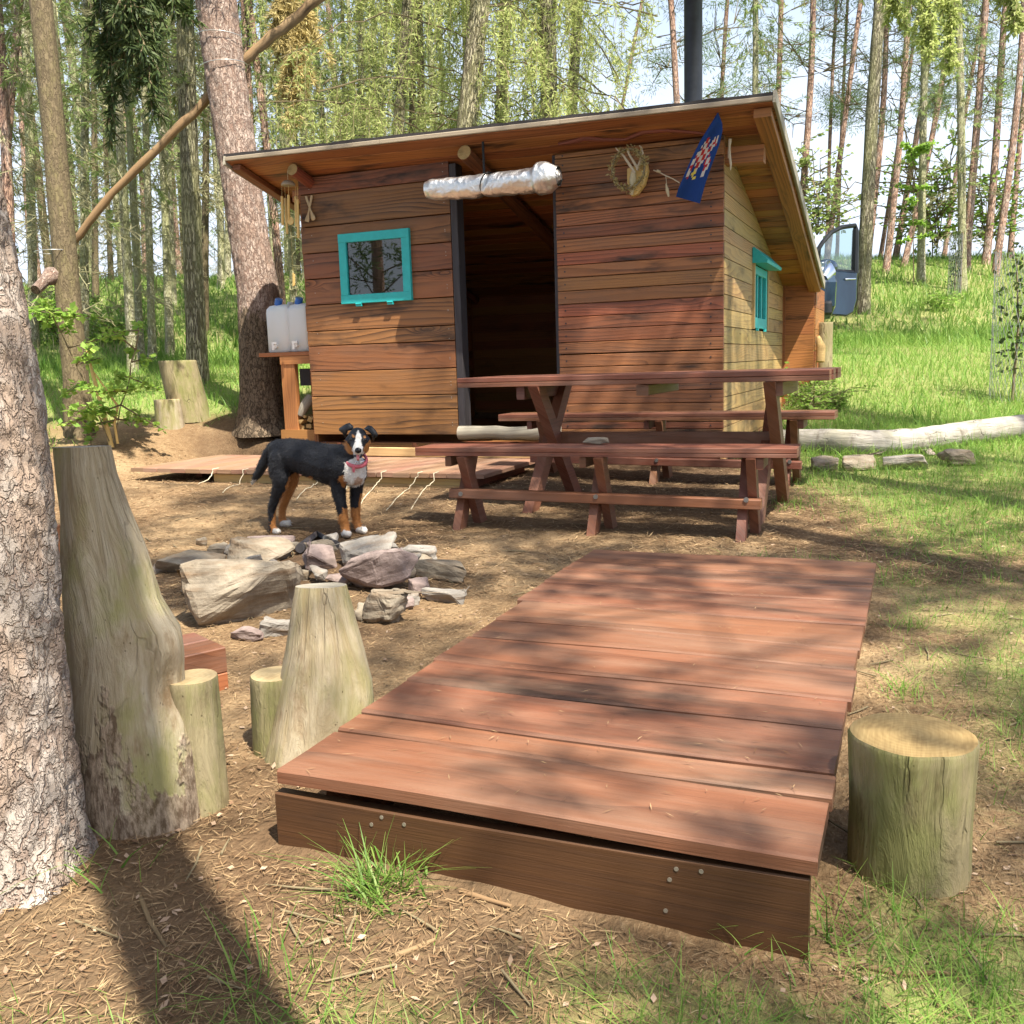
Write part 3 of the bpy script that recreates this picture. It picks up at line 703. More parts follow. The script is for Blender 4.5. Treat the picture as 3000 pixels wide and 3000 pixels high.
m.build('fascia', M['white_edge'], ro)
m = MB()
m.beam(onroof(RX1+.012, RY0-.02, -.012), onroof(RX1+.012, RY1, -.012), .022, .085); m.build('barge_board', M['grey'], ro)
m = MB(); m.beam(onroof(RX0-.012, RY0-.02, -.03), onroof(RX0-.012, RY0+.1, -.03), .022, .08); m.beam(onroof(RX0-.02, RY0+.1, -.03), onroof(RX0-.02, RY1, -.03), .022, .08)
m.build('barge_board', M['grey'], ro)
m = MB(); m.beam(onroof(RX1-.07, RY0+.03, -.085), onroof(RX1-.07, RY1-.1, -.085), .115, .06, warp=.002)
m.build('verge_rafter', M['soffit'], ro)
m = MB(); m.beam(onroof(RX0+.07, RY0+.03, -.075), onroof(RX0+.07, RY1-.1, -.075), .08, .045, warp=.002)
m.build('verge_rafter', M['timber'], ro)
for (p, r_) in ((z1(612, 552), .047), (z1(1838, 442), .055)):
    X = float(aty(*p, RY0+.1)[0]); m = MB()
    pts = [onroof(X, yy, -.055-r_)+np.array((random.uniform(-.006, .006), 0, random.uniform(-.004, .004))) for yy in np.linspace(RY0+.1, YB-.1, 16)]
    m.tube(pts, [r_*(1+random.uniform(-.06, .06)) for _ in pts], 14, capmat=1); m.build('rafter', [M['timber'], M['endwarm']], ro, 'round log rafter poking out under the eave')
m = MB(); m.beam((XL-.1, YW+.09, 2.57), (DX0, YW+.09, 2.57), .1, .1); m.build('wall_plate', M['soffit'], hut); m = MB(); m.beam((DX1, YW+.09, 2.55), (XR+.27, YW+.09, 2.50), .11, .12); m.build('wall_plate', M['soffit'], hut)
m = MB()   # cross branch nailed under the eave
pp = [aty(*z2(a, b), 6.98) for a, b in ((330, 415), (440, 395), (520, 372), (640, 385), (800, 385), (930, 330), (1100, 318), (1300, 335), (1420, 350))]
m.tube(pp, [.012, .02, .022, .014, .012, .02, .014, .01, .008], 8); m.build('branch', M['timber'], hut, 'dark crooked branch under the eave')
# chimney
m = MB(); pc = aty(*uu(1308, 192), 8.7); rc = .078
prof = [(rc, -.25), (rc, .9), (rc+.004, .902), (rc+.004, .93), (rc, .932), (rc, 1.7), (rc+.004, 1.702), (rc+.004, 1.73), (rc, 1.735), (rc, 2.3), (rc-.01, 2.3)]
m.lathe(prof, pc, 28); m.build('stove_pipe', M['pipe'], hut, 'tall dark steel stove pipe')
# the front window
def window(x0, x1, za, zb, y, bw, par):
    f = MB()
    f.box(((x0+x1)/2, y, zb-bw/2), (x1-x0, .035, bw), bev=.003); f.box(((x0+x1)/2, y, za+bw/2), (x1-x0, .035, bw), bev=.003)
    f.box((x0+bw/2, y, (za+zb)/2), (bw, .034, zb-za-2*bw), bev=.003); f.box((x1-bw/2, y, (za+zb)/2), (bw, .034, zb-za-2*bw), bev=.003)
    fr = f.build('window', M['turq'], par, 'square turquoise framed window')
    g = MB(); g.box(((x0+x1)/2, y+.006, (za+zb)/2), (x1-x0-2*bw+.01, .004, zb-za-2*bw+.01)); g.build('pane', M['glass'], fr)
    h = MB()
    for xx in (x0+.17, x1-.2): h.box((xx, y-.01, za-.014), (.055, .02, .024), bev=.002); h.tube([(xx-.026, y-.022, za-.004), (xx+.026, y-.022, za-.004)], .006, 8)
    h.build('hinge', M['turq'], fr)
window(-4.507, -3.835, 1.634, 2.207, YW-.018, .072, hut)
# the side window: sash, trim and hood
f = MB(); xo = XR+.004
ya, yb, za, zb = 8.49, 9.25, 1.335, 1.86
for (a, b, c, d) in ((ya, ya+.07, za, zb), (yb-.07, yb, za, zb)): f.box((xo-.01, (a+b)/2, (c+d)/2), (.035, b-a, d-c), bev=.003)
for (c, d) in ((za, za+.09), (zb-.07, zb)): f.box((xo-.01, (ya+yb)/2, (c+d)/2), (.034, yb-ya-.14, d-c), bev=.003)
for yy in (ya+.26, ya+.5): f.box((xo-.014, yy, (za+zb)/2+.01), (.024, .04, zb-za-.16), bev=.003)
w2 = f.build('window', M['turq'], hut, 'narrow turquoise window in the side wall')
g = MB(); g.box((xo-.022, (ya+yb)/2, (za+zb)/2), (.004, yb-ya-.1, zb-za-.1)); g.build('pane', M['glass'], w2)
g = MB(); g.box((xo+.002, ya-.03, (za+zb)/2), (.03, .05, zb-za+.02)); g.box((xo+.002, yb+.025, (za+zb)/2), (.03, .045, zb-za+.02)); g.build('trim', M['yellow'], w2)
g = MB(); g.prism([(xo+.0, 1.995), (xo+.012, 2.0), (xo+.125, 1.89), (xo+.12, 1.865), (xo+.0, 1.87)], 1, 8.42, 9.33); g.build('hood', M['turq'], w2, 'sloping turquoise hood board')
g = MB()
for yy in (8.65, 9.1): g.box((xo+.012, yy, za-.012), (.02, .05, .022)); 
g.build('hinge', M['turq'], w2)
# wood store at the back, sticking out past the side wall
xs = float(aty(*z3(1560, 900), YB)[0])
m = MB(); z = .55
while z < 1.80:
    h = random.choice((.16, .2, .23)); m.box(((XR+xs)/2+.01, YB+.02, z+h/2), (xs-XR-.02, .025, h-.003)); z += h
m.box(((XR+xs)/2+.01, YB+.045, 1.15), (xs-XR-.03, .018, 1.35)); m.box((XR-.012, YB+.0, 1.15), (.03, .05, 1.4))
for k in range(5): m.box((xs, YB+.55, .8+k*.22), (.025, 1.0, .215))
ws = m.build('wood_store', M['soffit'], hut, 'orange brown board bay at the back of the side wall')
m = MB(); m.beam((XR-.0, YB-.0, 1.85), (xs+.07, YB-.0, 1.85), .06, .075); m.build('beam', M['soffit'], ws)
# ------------------------------------------------------------------ things on and beside the hut
def px(f, a, b, Y): return np.array(aty(*f(a, b), Y))
# counter with the water canisters, between the hut and the leaning pine
SY0, SY1 = 7.22, 7.72
A = px(z4, 160, 112, SY0); B = px(z4, 580, 108, SY0); ST = float(A[2])
sh = thing('storage_counter', 'orange wooden counter and firewood bay joined to the left end of the hut', 'counter', (-5.1, 7.45, .45))
m = MB(); m.box(((A[0]+XL)/2, (SY0+SY1)/2, ST), (XL-A[0], SY1-SY0, .035), None, None, 0, 0, .004); m.build('top', M['shelf'], sh)
xp = float(px(z4, 400, 400, SY0)[0]); xa = float(px(z4, 345, 400, SY0)[0]); xb = float(px(z4, 455, 400, SY0)[0])
m = MB(); m.box(((xa+XL)/2, SY0+.015, ST-.055), (XL-xa-.004, .03, .07)); m.build('apron', M['shelf'], sh)
zb_ = float(px(z4, 400, 720, SY0)[2])
for (x_, y_, w_) in ((xp, SY0+.04, xb-xa), (xp+.02, SY1-.04, .07), (XL-.05, SY1-.04, .07)):
    m = MB(); m.box((x_, y_, (ST-.09+zb_)/2), (w_, .06, ST-.09-zb_), None, None, 0, 0, .004); m.build('post', M['shelf'], sh)
m = MB(); m.box(((xa+XL)/2-.02, SY0+.01, zb_-.045), (XL-xa+.02, .04, .10)); m.box(((xa+XL)/2, (SY0+SY1)/2+.04, zb_-.01), (XL-xa-.02, SY1-SY0-.05, .02)); m.build('base_rail', M['shelf'], sh)
m = MB()
zw0, zw1 = float(px(z4, 540, 360, SY1)[2]), float(px(z4, 540, 218, SY1)[2])
m.box(((xa+XL)/2, SY1, (zb_+zw0)/2), (XL-xa, .02, zw0-zb_)); m.box(((xa+XL)/2, SY1, (ST-.05+zw1)/2), (XL-xa, .02, ST-.05-zw1))
m.box(((xa+float(px(z4, 498, 300, SY1)[0]))/2, SY1, (zw0+zw1)/2), (float(px(z4, 498, 300, SY1)[0])-xa, .02, zw1-zw0-.004))
m.build('back_panel', M['post'], sh)
# split logs in the bay
for (a, b, r_, lab) in ((470, 622, 17, 'small split firewood piece at the left of the pile under the counter'), (515, 645, 26, 'chunky split firewood piece in the middle of the pile under the counter'),
                   (510, 695, 28, 'flat split firewood piece at the bottom left of the pile under the counter'), (575, 685, 26, 'split firewood piece at the bottom right of the pile against the hut'),
                   (585, 630, 28, 'split firewood piece at the right of the pile under the bark covered log'), (535, 608, 14, 'thin split firewood piece on top of the pile under the counter')):
    c = px(z4, a, b, SY0+.05); rr = r_*.36232*8.6/2802; m = MB()
    k = random.choice((3, 4, 4)); ang = random.random()*3; poly = []
    for i in range(k):
        an = ang+2*math.pi*i/k+random.uniform(-.25, .25); poly.append((c[0]+rr*1.15*math.cos(an), c[2]+rr*math.sin(an)))
    m.prism(poly, 1, SY0+.03+random.uniform(-.01, .02), SY0+.33); tag(m.build('firewood_log', M['endwarm']), lab, 'firewood', 'firewood under the counter')
m = MB(); pa, pb, pc = px(z4, 497, 600, SY0+.04), px(z4, 535, 520, SY0+.06), px(z4, 585, 455, SY0+.12)
m.tube([pa, (pa+pb)/2, pb, (pb+pc)/2, pc], [.03, .042, .045, .05, .045], 12, jit=.15); tag(m.build('firewood_log', M['grey']), 'bark covered grey branch log leaning on the firewood under the counter', 'firewood', 'firewood under the counter')
# canisters
def canister(a0, a1, b0, b1, lab):
    p = px(z1, a0, b1, SY0+.1); q = px(z1, a1, b0, SY0+.1); w = abs(q[0]-p[0])-.004; h = q[2]-ST-.018; cx = (p[0]+q[0])/2; cy = SY0+.17; z0 = ST+.019
    t = thing('water_canister', lab, 'canister', (cx, cy, z0), 'water canisters on the counter')
    bm = bmesh.new(); prof = [(.93, 0), (1, .02), (1, .80), (.97, .87), (.8, .93), (.55, .955), (.5, .96)]
    rings = []
    for (sc, zz_) in prof:
        ring = []
        for k in range(28):
            an = 2*math.pi*k/28; ca, sa_ = math.cos(an), math.sin(an); e = .32
            ring.append(bm.verts.new((cx+math.copysign(abs(ca)**e, ca)*w/2*sc, cy+math.copysign(abs(sa_)**e, sa_)*.13*sc, z0+zz_*h)))
        rings.append(ring)
    for r0, r1 in zip(rings[:-1], rings[1:]):
        for k in range(28): bm.faces.new((r0[k], r0[(k+1) % 28], r1[(k+1) % 28], r1[k]))
    bm.faces.new(rings[-1]); bm.faces.new(rings[0][::-1])
    me = bpy.data.meshes.new('body'); bm.to_mesh(me); bm.free(); me.materials.append(M['can'])
    for pl in me.polygons: pl.use_smooth = True
    o = link('body', me); parent(o, t)
    m = MB(); c_ = np.array((cx-.02, cy-.06, z0+h*.955)); m.tube([c_, c_+np.array((.02, -.01, .05))], [.036, .034], 16); m.build('cap', M['blue_cap'], t)
    m = MB(); m.tube([(cx+.03, cy+.0, z0+h*.9), (cx+.05, cy, z0+h*.99), (cx+.05, cy+.08, z0+h*.99), (cx+.03, cy+.1, z0+h*.9)], .013, 8); m.build('handle', M['can'], t)
    m = MB(); zt = z0+h*.13; m.tube([(cx-.01, cy-.125, zt), (cx-.01, cy-.16, zt)], .018, 12); m.box((cx-.012, cy-.165, zt+.026), (.055, .014, .02)); m.box((cx-.025, cy-.165, zt-.01), (.02, .02, .05)); m.build('tap', M['white_plastic'], t)
canister(466, 613, 1532, 1892, 'translucent white water canister with blue cap, left of the pair beside the pine')
canister(617, 748, 1524, 1885, 'translucent white water canister with blue cap, right of the pair touching the hut')
# wind chime
cy_ = 7.0; top = px(z1, 590, 700, cy_); t = thing('wind_chime', 'bamboo wind chime with a rounded coconut top hanging at the roof corner', 'wind chime', top)
m = MB(); rr = 48*.41408*8.3/2802; m.lathe([(.001, .035), (rr*.6, .028), (rr*.95, .008), (rr, -.01), (rr*.9, -.012), (.001, .0)], top, 20); m.build('top', M['white_edge'], t)
for k, (a, ln) in enumerate(((545, 990), (565, 1050), (592, 950), (640, 1000), (655, 1080))):
    p = px(z1, a, 715, cy_+(-.03, .03, -.04, .02, -.01)[k]); q = px(z1, a+(6, 18, 2, 8, 6)[k], ln, cy_); m = MB(); m.tube([p, p+(q-p)*.25], .0015, 5); m.tube([p+(q-p)*.25, q], .0115, 10); m.build('tube', M['bamboo'], t)
m = MB(); p = px(z1, 607, 960, cy_); m.tube([p+np.array((0, -.004, 0)), p+np.array((0, .004, 0))], .032, 16); m.tube([top, p], .001, 4); m.build('clapper', M['bamboo'], t)
m = MB(); p = px(z1, 628, 1375, cy_); m.prism([(p[0]-.012, p[2]-.055), (p[0]+.012, p[2]-.045), (p[0]+.016, p[2]+.04), (p[0]-.004, p[2]+.058)], 1, cy_-.003, cy_+.003); m.tube([px(z1, 607, 985, cy_), p+np.array((0, 0, .055))], .001, 4); m.build('wind_catcher', M['bamboo'], t)
m = MB(); m.tube([top+np.array((0, 0, .03)), onroof(top[0], cy_, -.05)], .002, 5); m.build('cord', M['cord'], t)
# crossed wooden spoons
for (p0, p1, lab) in (((715, 785), (772, 955), 'wooden spoon hanging crossed on the hut wall, its bowl to the right'), ((757, 778), (722, 965), 'wooden spatula hanging crossed behind the spoon on the hut wall')):
    a_, b_ = px(z1, *p0, YW-.02), px(z1, *p1, YW-.024); m = MB(); d = b_-a_
    m.tube([a_, a_+d*.1, a_+d*.6, a_+d*.74, a_+d*.86, a_+d*.97, b_], [.010, .012, .008, .014, .023, .019, .004] if 'spoon hang' in lab else [.010, .012, .008, .012, .02, .022, .02], 10, squash=.45)
    tag(m.build('wooden_spoon', M['spoon']), lab, 'spoon', 'wooden spoons on the wall')
# rolled foil mat
ya_ = 6.86; t = thing('foil_mat_roll', 'silver foil insulating mat rolled up and strapped under the eave above the doorway', 'foil roll', px(z8, 950, 700, ya_))
a_, b_ = px(z8, 205, 800, ya_), px(z8, 1690, 645, ya_-.02); L = np.linalg.norm(b_-a_); n_, k_ = 34, 150; d = (b_-a_)/L
u_ = np.array((0, -1., 0)); w_ = np.cross(d, u_); w_ /= np.linalg.norm(w_); u_ = np.cross(w_, d)
I, J = np.meshgrid(np.arange(k_), np.arange(n_), indexing='ij'); s_ = I/(k_-1); an = J/n_*2*np.pi
rad = .074+.012*s_+.022*sstep(.82, .86, s_)*sstep(1.0, .9, s_)-.012*sstep(.05, 0, s_)-.02*sstep(.93, 1., s_)
rad = rad-.010*np.exp(-((s_-.47+.03*np.cos(an))/.02)**2)
pt = np.stack([s_*14, np.cos(an)*1.4, np.sin(an)*1.4], -1)
rad = rad*(1+.14*fbm(pt, 4, 9)+.10*(1-np.abs(vnoise(pt*np.array((.6, 1.2, 1.2))+s_[..., None]*3, 15))))
sag = -.012*np.sin(s_*np.pi)
P = a_+(b_-a_)*s_[..., None]+rad[..., None]*(np.cos(an)[..., None]*w_+np.sin(an)[..., None]*u_)+np.stack([sag*0, sag*0, sag], -1)
id_ = np.arange(k_*n_).reshape(k_, n_); F = np.stack([id_[:-1], np.roll(id_, -1, 1)[:-1], np.roll(id_, -1, 1)[1:], id_[1:]], -1).reshape(-1, 4)
o = link('mat', npmesh('mat', P.reshape(-1, 3), F, M['foil'], smooth=True)); parent(o, t)
m = MB()
for q_, r_ in ((.0, .05), (.012, .044), (.024, .036)): m.lathe([(r_, 0), (r_-.004, 0)], (0, 0, 0), 3)
m = MB(); e_ = b_-d*.004
for r_ in (.05, .042, .034, .026): m.tube([e_-d*.02, e_+d*(.062-r_)*.6], r_, 22, caps=(r_ < .03))
m.build('rolled_end', M['foil'], t)
m = MB(); pts = []
c_ = a_+(b_-a_)*.47
for k in range(25):
    an_ = 2*math.pi*k/24; pts.append(c_+d*(.03*math.cos(an_+2.4))+(.079)*(math.cos(an_)*w_+math.sin(an_)*u_))
m.tube(pts, .010, 6, squash=.4); m.tube([pts[0], onroof(c_[0]-.03, ya_, -.05)], .010, 6, squash=.4)
m.build('strap', M['black'], t)
# skull plaque with antlers, and a dried wreath hung on it
yt = 7.02; t = thing('antler_trophy', 'small antlers and skull on a wooden shield hung on the right front wall', 'trophy', px(z2, 880, 690, yt))
m = MB(); poly = [px(z2, a, b, yt)[[0, 2]] for a, b in ((815, 590), (950, 540), (962, 600), (935, 700), (885, 770), (845, 785), (815, 690))]; m.prism(poly, 1, yt, yt+.05); m.build('shield', M['bamboo'], t)
m = MB(); pts = [px(z2, a, b, yt-.02) for a, b in ((860, 610), (855, 660), (850, 720), (845, 775))]; m.tube(pts, [.018, .026, .02, .012], 12, squash=.8); m.build('skull', M['bone'], t)
for pl in (((870, 620), (830, 560), (790, 500), (745, 455), (732, 440)), ((885, 600), (905, 540), (925, 480), (915, 440), (900, 425)), ((890, 590), (860, 540), (830, 490), (815, 455))):
    m = MB(); pts = [px(z2, a, b, yt-.03-.01*i) for i, (a, b) in enumerate(pl)]; m.tube(pts, [.011, .010, .008, .006, .003][:len(pts)], 9, jit=.1); m.build('antler', M['antler'], t)
wc = px(z2, 822, 590, yt-.06); t = thing('dried_wreath', 'round wreath of dried leaves hanging over the antlers on the front wall', 'wreath', wc)
m = MB(); R_ = .130; pts = [wc+np.array((R_*.92*math.cos(a), 0, R_*1.05*math.sin(a))) for a in np.linspace(0, 2*math.pi, 33)]; m.tube(pts, .008, 6, caps=False); m.build('ring', M['twig'], t)
n = 420; an = rng.random(n)*2*np.pi; bs = wc+np.stack([R_*.92*np.cos(an), 0*an, R_*1.05*np.sin(an)], -1)+rng.normal(0, .010, (n, 3))
dr = rng.normal(0, 1, (n, 3)); dr /= np.linalg.norm(dr, axis=1)[:, None]; sd = np.cross(dr, rng.normal(0, 1, (n, 3))); sd /= np.linalg.norm(sd, axis=1)[:, None]
ln = rng.uniform(.02, .042, n)[:, None]; wd = rng.uniform(.004, .008, n)[:, None]
VV = np.stack([bs, bs+dr*ln*.5+sd*wd, bs+dr*ln, bs+dr*ln*.5-sd*wd], 1).reshape(-1, 3)
o = link('leaves', npmesh('leaves', VV, np.arange(4*n).reshape(-1, 4), M['dry'], rnd=rng.random(n))); parent(o, t)
# feather string
t = thing('feather_string', 'thin string with a pale feather and shell between the antlers and the flag', 'ornament', px(z2, 1090, 640, 7.06))
m = MB(); m.tube([px(z2, a, b, 7.07) for a, b in ((1000, 600), (1040, 615), (1090, 640), (1140, 662), (1185, 690))], .004, 6); m.tube([px(z2, 1088, 640, 7.07), px(z2, 1094, 700, 7.06)], .002, 5); m.build('string', M['cord'], t)
m = MB(); m.tube([px(z2, a, b, 7.06) for a, b in ((1090, 695), (1098, 740), (1108, 788))], [.004, .013, .006], 8, squash=.3); m.build('feather', M['bone'], t)
m = MB(); m.tube([px(z2, 1025, 605, 7.05), px(z2, 1050, 615, 7.05)], [.012, .009], 8); m.build('shell', M['bone'], t)
# forked stick at the corner
m = MB(); m.tube([px(z2, a, b, 6.98) for a, b in ((1543, 380), (1538, 440), (1540, 500), (1548, 560), (1546, 600))], [.012, .008, .009, .008, .003], 8); m.tube([px(z2, a, b, 6.98) for a, b in ((1538, 440), (1532, 475), (1530, 515))], [.008, .006, .003], 7)
tag(m.build('hanging_antler', M['antler']), 'pale forked antler piece hanging under the eave at the hut corner', 'antler')
# flag
Lp = [(1455, 192), (1395, 290), (1330, 395), (1268, 520), (1215, 640), (1175, 735), (1160, 788)]; Rp = [(1460, 194), (1488, 270), (1490, 320), (1468, 420), (1415, 560), (1370, 690), (1330, 836)]
def pl(P_, t_):
    x = t_*(len(P_)-1); i = min(int(x), len(P_)-2); f_ = x-i; return P_[i][0]*(1-f_)+P_[i+1][0]*f_, P_[i][1]*(1-f_)+P_[i+1][1]*f_
def fsurf(s, t_, off=0.):
    a, b = pl(Lp, t_), pl(Rp, t_); p = (a[0]*(1-s)+b[0]*s, a[1]*(1-s)+b[1]*s)
    return aty(*z2(*p), 6.83+.12*t_-.016*math.sin(s*7+t_*2)*min(1, t_*3)-.02*math.sin(s*3.1)*(1-t_)-off)
t = thing('flag', 'blue cloth flag with red and white checked eagle hung diagonally at the hut corner', 'flag', fsurf(.5, 0))
ns_, ntt = 16, 40; vs = [fsurf(i/ns_, j/ntt, o_) for o_ in (0, -.003) for j in range(ntt+1) for i in range(ns_+1)]; fs = []
for k in (0, 1):
    b0 = k*(ns_+1)*(ntt+1)
    for j in range(ntt):
        for i in range(ns_):
            q = [b0+j*(ns_+1)+i, b0+j*(ns_+1)+i+1, b0+(j+1)*(ns_+1)+i+1, b0+(j+1)*(ns_+1)+i]; fs.append(q if k else q[::-1])
m = MB(); m.add(vs, fs, smooth=True); m.build('cloth', M['flagblue'], t)
art = ["....##.......", "...####...w.w", "..w.###..#w#w", "...####.#####", ".w######.####", ".##########..", "w#########...", "##.######.#..", "##.#####.###.", "w#..###..####", "#w..g#....###", "##.ggg....#w#", ".#..g.....##.", ".....gg...w#."]
m = MB(); m2 = MB(); ms = {0: [], 1: [], 2: []}
H_, W_ = len(art), len(art[0])
for j in range(H_):
    for i in range(W_):
        c_ = art[j][i]
        if c_ == '.': continue
        k = 2 if c_ == 'g' else (1 if c_ == 'w' or ((i//2+j//2) % 2) else 0)
        for (di, dj) in ((0, 0), (1, 0), (0, 1), (1, 1)):
            sA, tA = .10+.78*(i+di*.5)/W_, .34+.42*(j+dj*.5)/H_
            q = [fsurf(sA, tA, .0012), fsurf(sA+.39/W_, tA, .0012), fsurf(sA+.39/W_, tA+.21/H_, .0012), fsurf(sA, tA+.21/H_, .0012)]
            m.add(q, [[3, 2, 1, 0]], None, .5, k)
m.build('eagle_emblem', [M['flagred'], M['flagwhite'], M['flaggold']], t)

# ------------------------------------------------------------------ table and benches
tb = thing('picnic_table', 'long red stained wooden table with crossed legs in front of the hut', 'table', (-1.5, 5.6, .2), rz=0.)
TA = px(z5, 390, 302, 5.20); TBp = px(z6, 1735, 200, 5.20); TZ_ = 1.018
m = MB(); ty0, ty1 = 5.20, 5.98; x0, x1 = -2.53, -.41
nb = 5
for k in range(nb):
    ya, yb = ty0+(ty1-ty0)*k/nb, ty0+(ty1-ty0)*(k+1)/nb; dx = random.uniform(-.01, .01) if k else 0
    m.box(((x0+x1)/2+dx, (ya+yb)/2, TZ_-.014), (x1-x0, yb-ya-.004, .028), None, None, 0, 0, .003); m.box(((x0+x1)/2+dx, (ya+yb)/2, TZ_-.043), (x1-x0, yb-ya-.004, .026), None, None, 0, 0, .002)
m.build('tabletop', M['bench'], tb)
def xleg(m_, x, yf, yb, z0, zt, w=.07, t_=.10, mat=0):
    """two crossing boards in a plane across the bench"""
    m_.beam((x-.02, yf, z0), (x-.02, yb, zt), w*.55, t_, (1, 0, 0), mat=mat); m_.beam((x+.02, yb, z0), (x+.02, yf, zt), w*.55, t_, (1, 0, 0), mat=mat)
def leg_parts(par, x, yf, yb, z0, zt, wx, wy, mat):
    for k, (a, b) in enumerate(((yf, yb), (yb, yf))):
        m_ = MB(); xx = x+(-.5 if k == 0 else .5)*(wx+.002)
        dz = zt-z0; hy = wy/2*math.hypot(1, (b-a)/dz)
        poly = [(a-hy, z0), (a+hy, z0), (b+hy, zt), (b-hy, zt)]
        m_.prism(poly, 0, xx-wx/2, xx+wx/2); m_.build('leg', mat, par)
def cross(par, x, y0, y1, z, wx=.05, h=.075, mat=None):
    m_ = MB(); m_.box((x, (y0+y1)/2, z), (wx, y1-y0, h), None, None, 0, 0, .004); m_.build('cross_bar', mat or M['bench'], par)
gz = lambda x, y: float(terr(x, y))
for x in (-2.07, -.74):
    leg_parts(tb, x, 5.24, 5.92, gz(x, 5.6)-.03, TZ_-.058, .06, .095, M['bench']); cross(tb, x-.07 if x < -1.5 else x+.07, 5.24, 5.94, TZ_-.096)
cross(tb, -1.40, 5.22, 5.96, TZ_-.09, .07, .06)
m = MB(); m.box((-1.4, 5.58, .62), (1.3, .035, .1)); m.build('stretcher', M['bench'], tb)
def bench(name, lab, x0, x1, y0, y1, zt, legx, yaw, footrest, gnd):
    t = thing(name, lab, 'bench', ((x0+x1)/2, (y0+y1)/2, gnd), 'benches at the table', 0.)
    th = .046; m = MB(); n = 2
    for k in range(n):
        ya, yb = y0+(y1-y0)*k/n, y0+(y1-y0)*(k+1)/n
        m.box(((x0+x1)/2, (ya+yb)/2, zt-.013), (x1-x0, yb-ya-.004, .026), None, None, 0, 0, .003); m.box(((x0+x1)/2, (ya+yb)/2, zt-.037), (x1-x0, yb-ya-.004, .020), None, None, 0, 0, .002)
    m.build('seat', M['bench'], t)
    for x in legx:
        leg_parts(t, x, y0+.02, y1-.01, gnd-.03, zt-.05, .045, .085, M['bench'])
        m = MB(); m.box((x+(.065 if x > legx[1]-.01 and len(legx) == 3 and x != legx[1] else -.07), (y0+y1)/2, zt-.078), (.035, y1-y0-.04, .055), None, None, 0, 0, .003); m.build('cross_bar', M['bench'], t)
    if footrest:
        zf = footrest; m = MB(); xa, xb = legx[0]-.07, legx[-1]+.07
        m.beam((xa, y0+.055, zf), (xb, y0+.055, zf-.025), .075, .05, bev=.004); m.build('footrest', M['bench'], t)
        for x in legx:
            m = MB(); m.tube([(x, y0+.012, zf+.0), (x, y0+.022, zf+.0)], .013, 8); m.build('bolt', M['steel'], t)
    if yaw:
        t.rotation_euler = (0, 0, yaw)
    return t
bench('wooden_bench', 'red stained bench with a foot rail in front of the table, nearest the camera', -2.56, -.52, 4.72, 4.98, .652, (-2.30, -1.53, -.76), R(2.2), .395, .2)
bench('wooden_bench', 'dark red stained bench behind the table, against the hut', -2.75, -.46, 6.30, 6.58, .737, (-2.45, -1.60, -.73), 0., .42, .27)
st_ = MB()
def rockmesh(sz, seed, sub=3, boxy=.6, rough=.10):
    """angular stone: hull of random points, cut and roughened"""
    r_ = random.Random(seed); bm = bmesh.new()
    for k in range(16):
        p = np.array([r_.uniform(-1, 1) for _ in range(3)]); q = p/np.abs(p).max(); p = q*boxy+p/np.linalg.norm(p)*(1-boxy); p *= r_.uniform(.82, 1.)
        bm.verts.new((p[0]*sz[0]/2, p[1]*sz[1]/2, p[2]*sz[2]/2))
    res = bmesh.ops.convex_hull(bm, input=bm.verts)
    bmesh.ops.delete(bm, geom=[g_ for g_ in res['geom_interior'] if isinstance(g_, bmesh.types.BMVert)], context='VERTS')
    bmesh.ops.bevel(bm, geom=list(bm.edges), offset=min(sz)*.05, segments=1, affect='EDGES')
    bmesh.ops.triangulate(bm, faces=bm.faces[:])
    bmesh.ops.subdivide_edges(bm, edges=bm.edges[:], cuts=sub, use_grid_fill=True)
    bmesh.ops.triangulate(bm, faces=bm.faces[:])
    co_ = np.array([v.co for v in bm.verts]); nr = np.array([v.normal for v in bm.verts]); mx = max(sz)
    ns = fbm(co_/mx*5+seed, 4, seed)+.8*fbm(co_/mx*np.array((3, 3, 14))+seed, 2, seed+5)
    co_ = co_+nr*(ns*rough*min(sz)*.8)[:, None]
    for v, c_ in zip(bm.verts, co_): v.co = c_
    bm.normal_update(); return bm
def stone_thing(lab, c, sz, mat, seed, rot=(0, 0, 0), name='stone', grp=None, boxy=.6, rough=.1):
    bm = rockmesh(sz, seed, 2 if max(sz) < .12 else 3, boxy, rough); me = bpy.data.meshes.new(name); bm.to_mesh(me); bm.free(); me.materials.append(mat)
    if max(sz) < .12:
        for p in me.polygons: p.use_smooth = True
    o = bpy.data.objects.new(name, me); C0.objects.link(o); o.location = V(c); o.rotation_euler = rot
    return tag(o, lab, 'stone', grp)
p = px(z5, 1525, 812, 4.96); stone_thing('pale flat wedge of stone lying on the back edge of the front bench', (p[0], 4.93, .672), (.17, .07, .04), M['stone_pale'], 5)

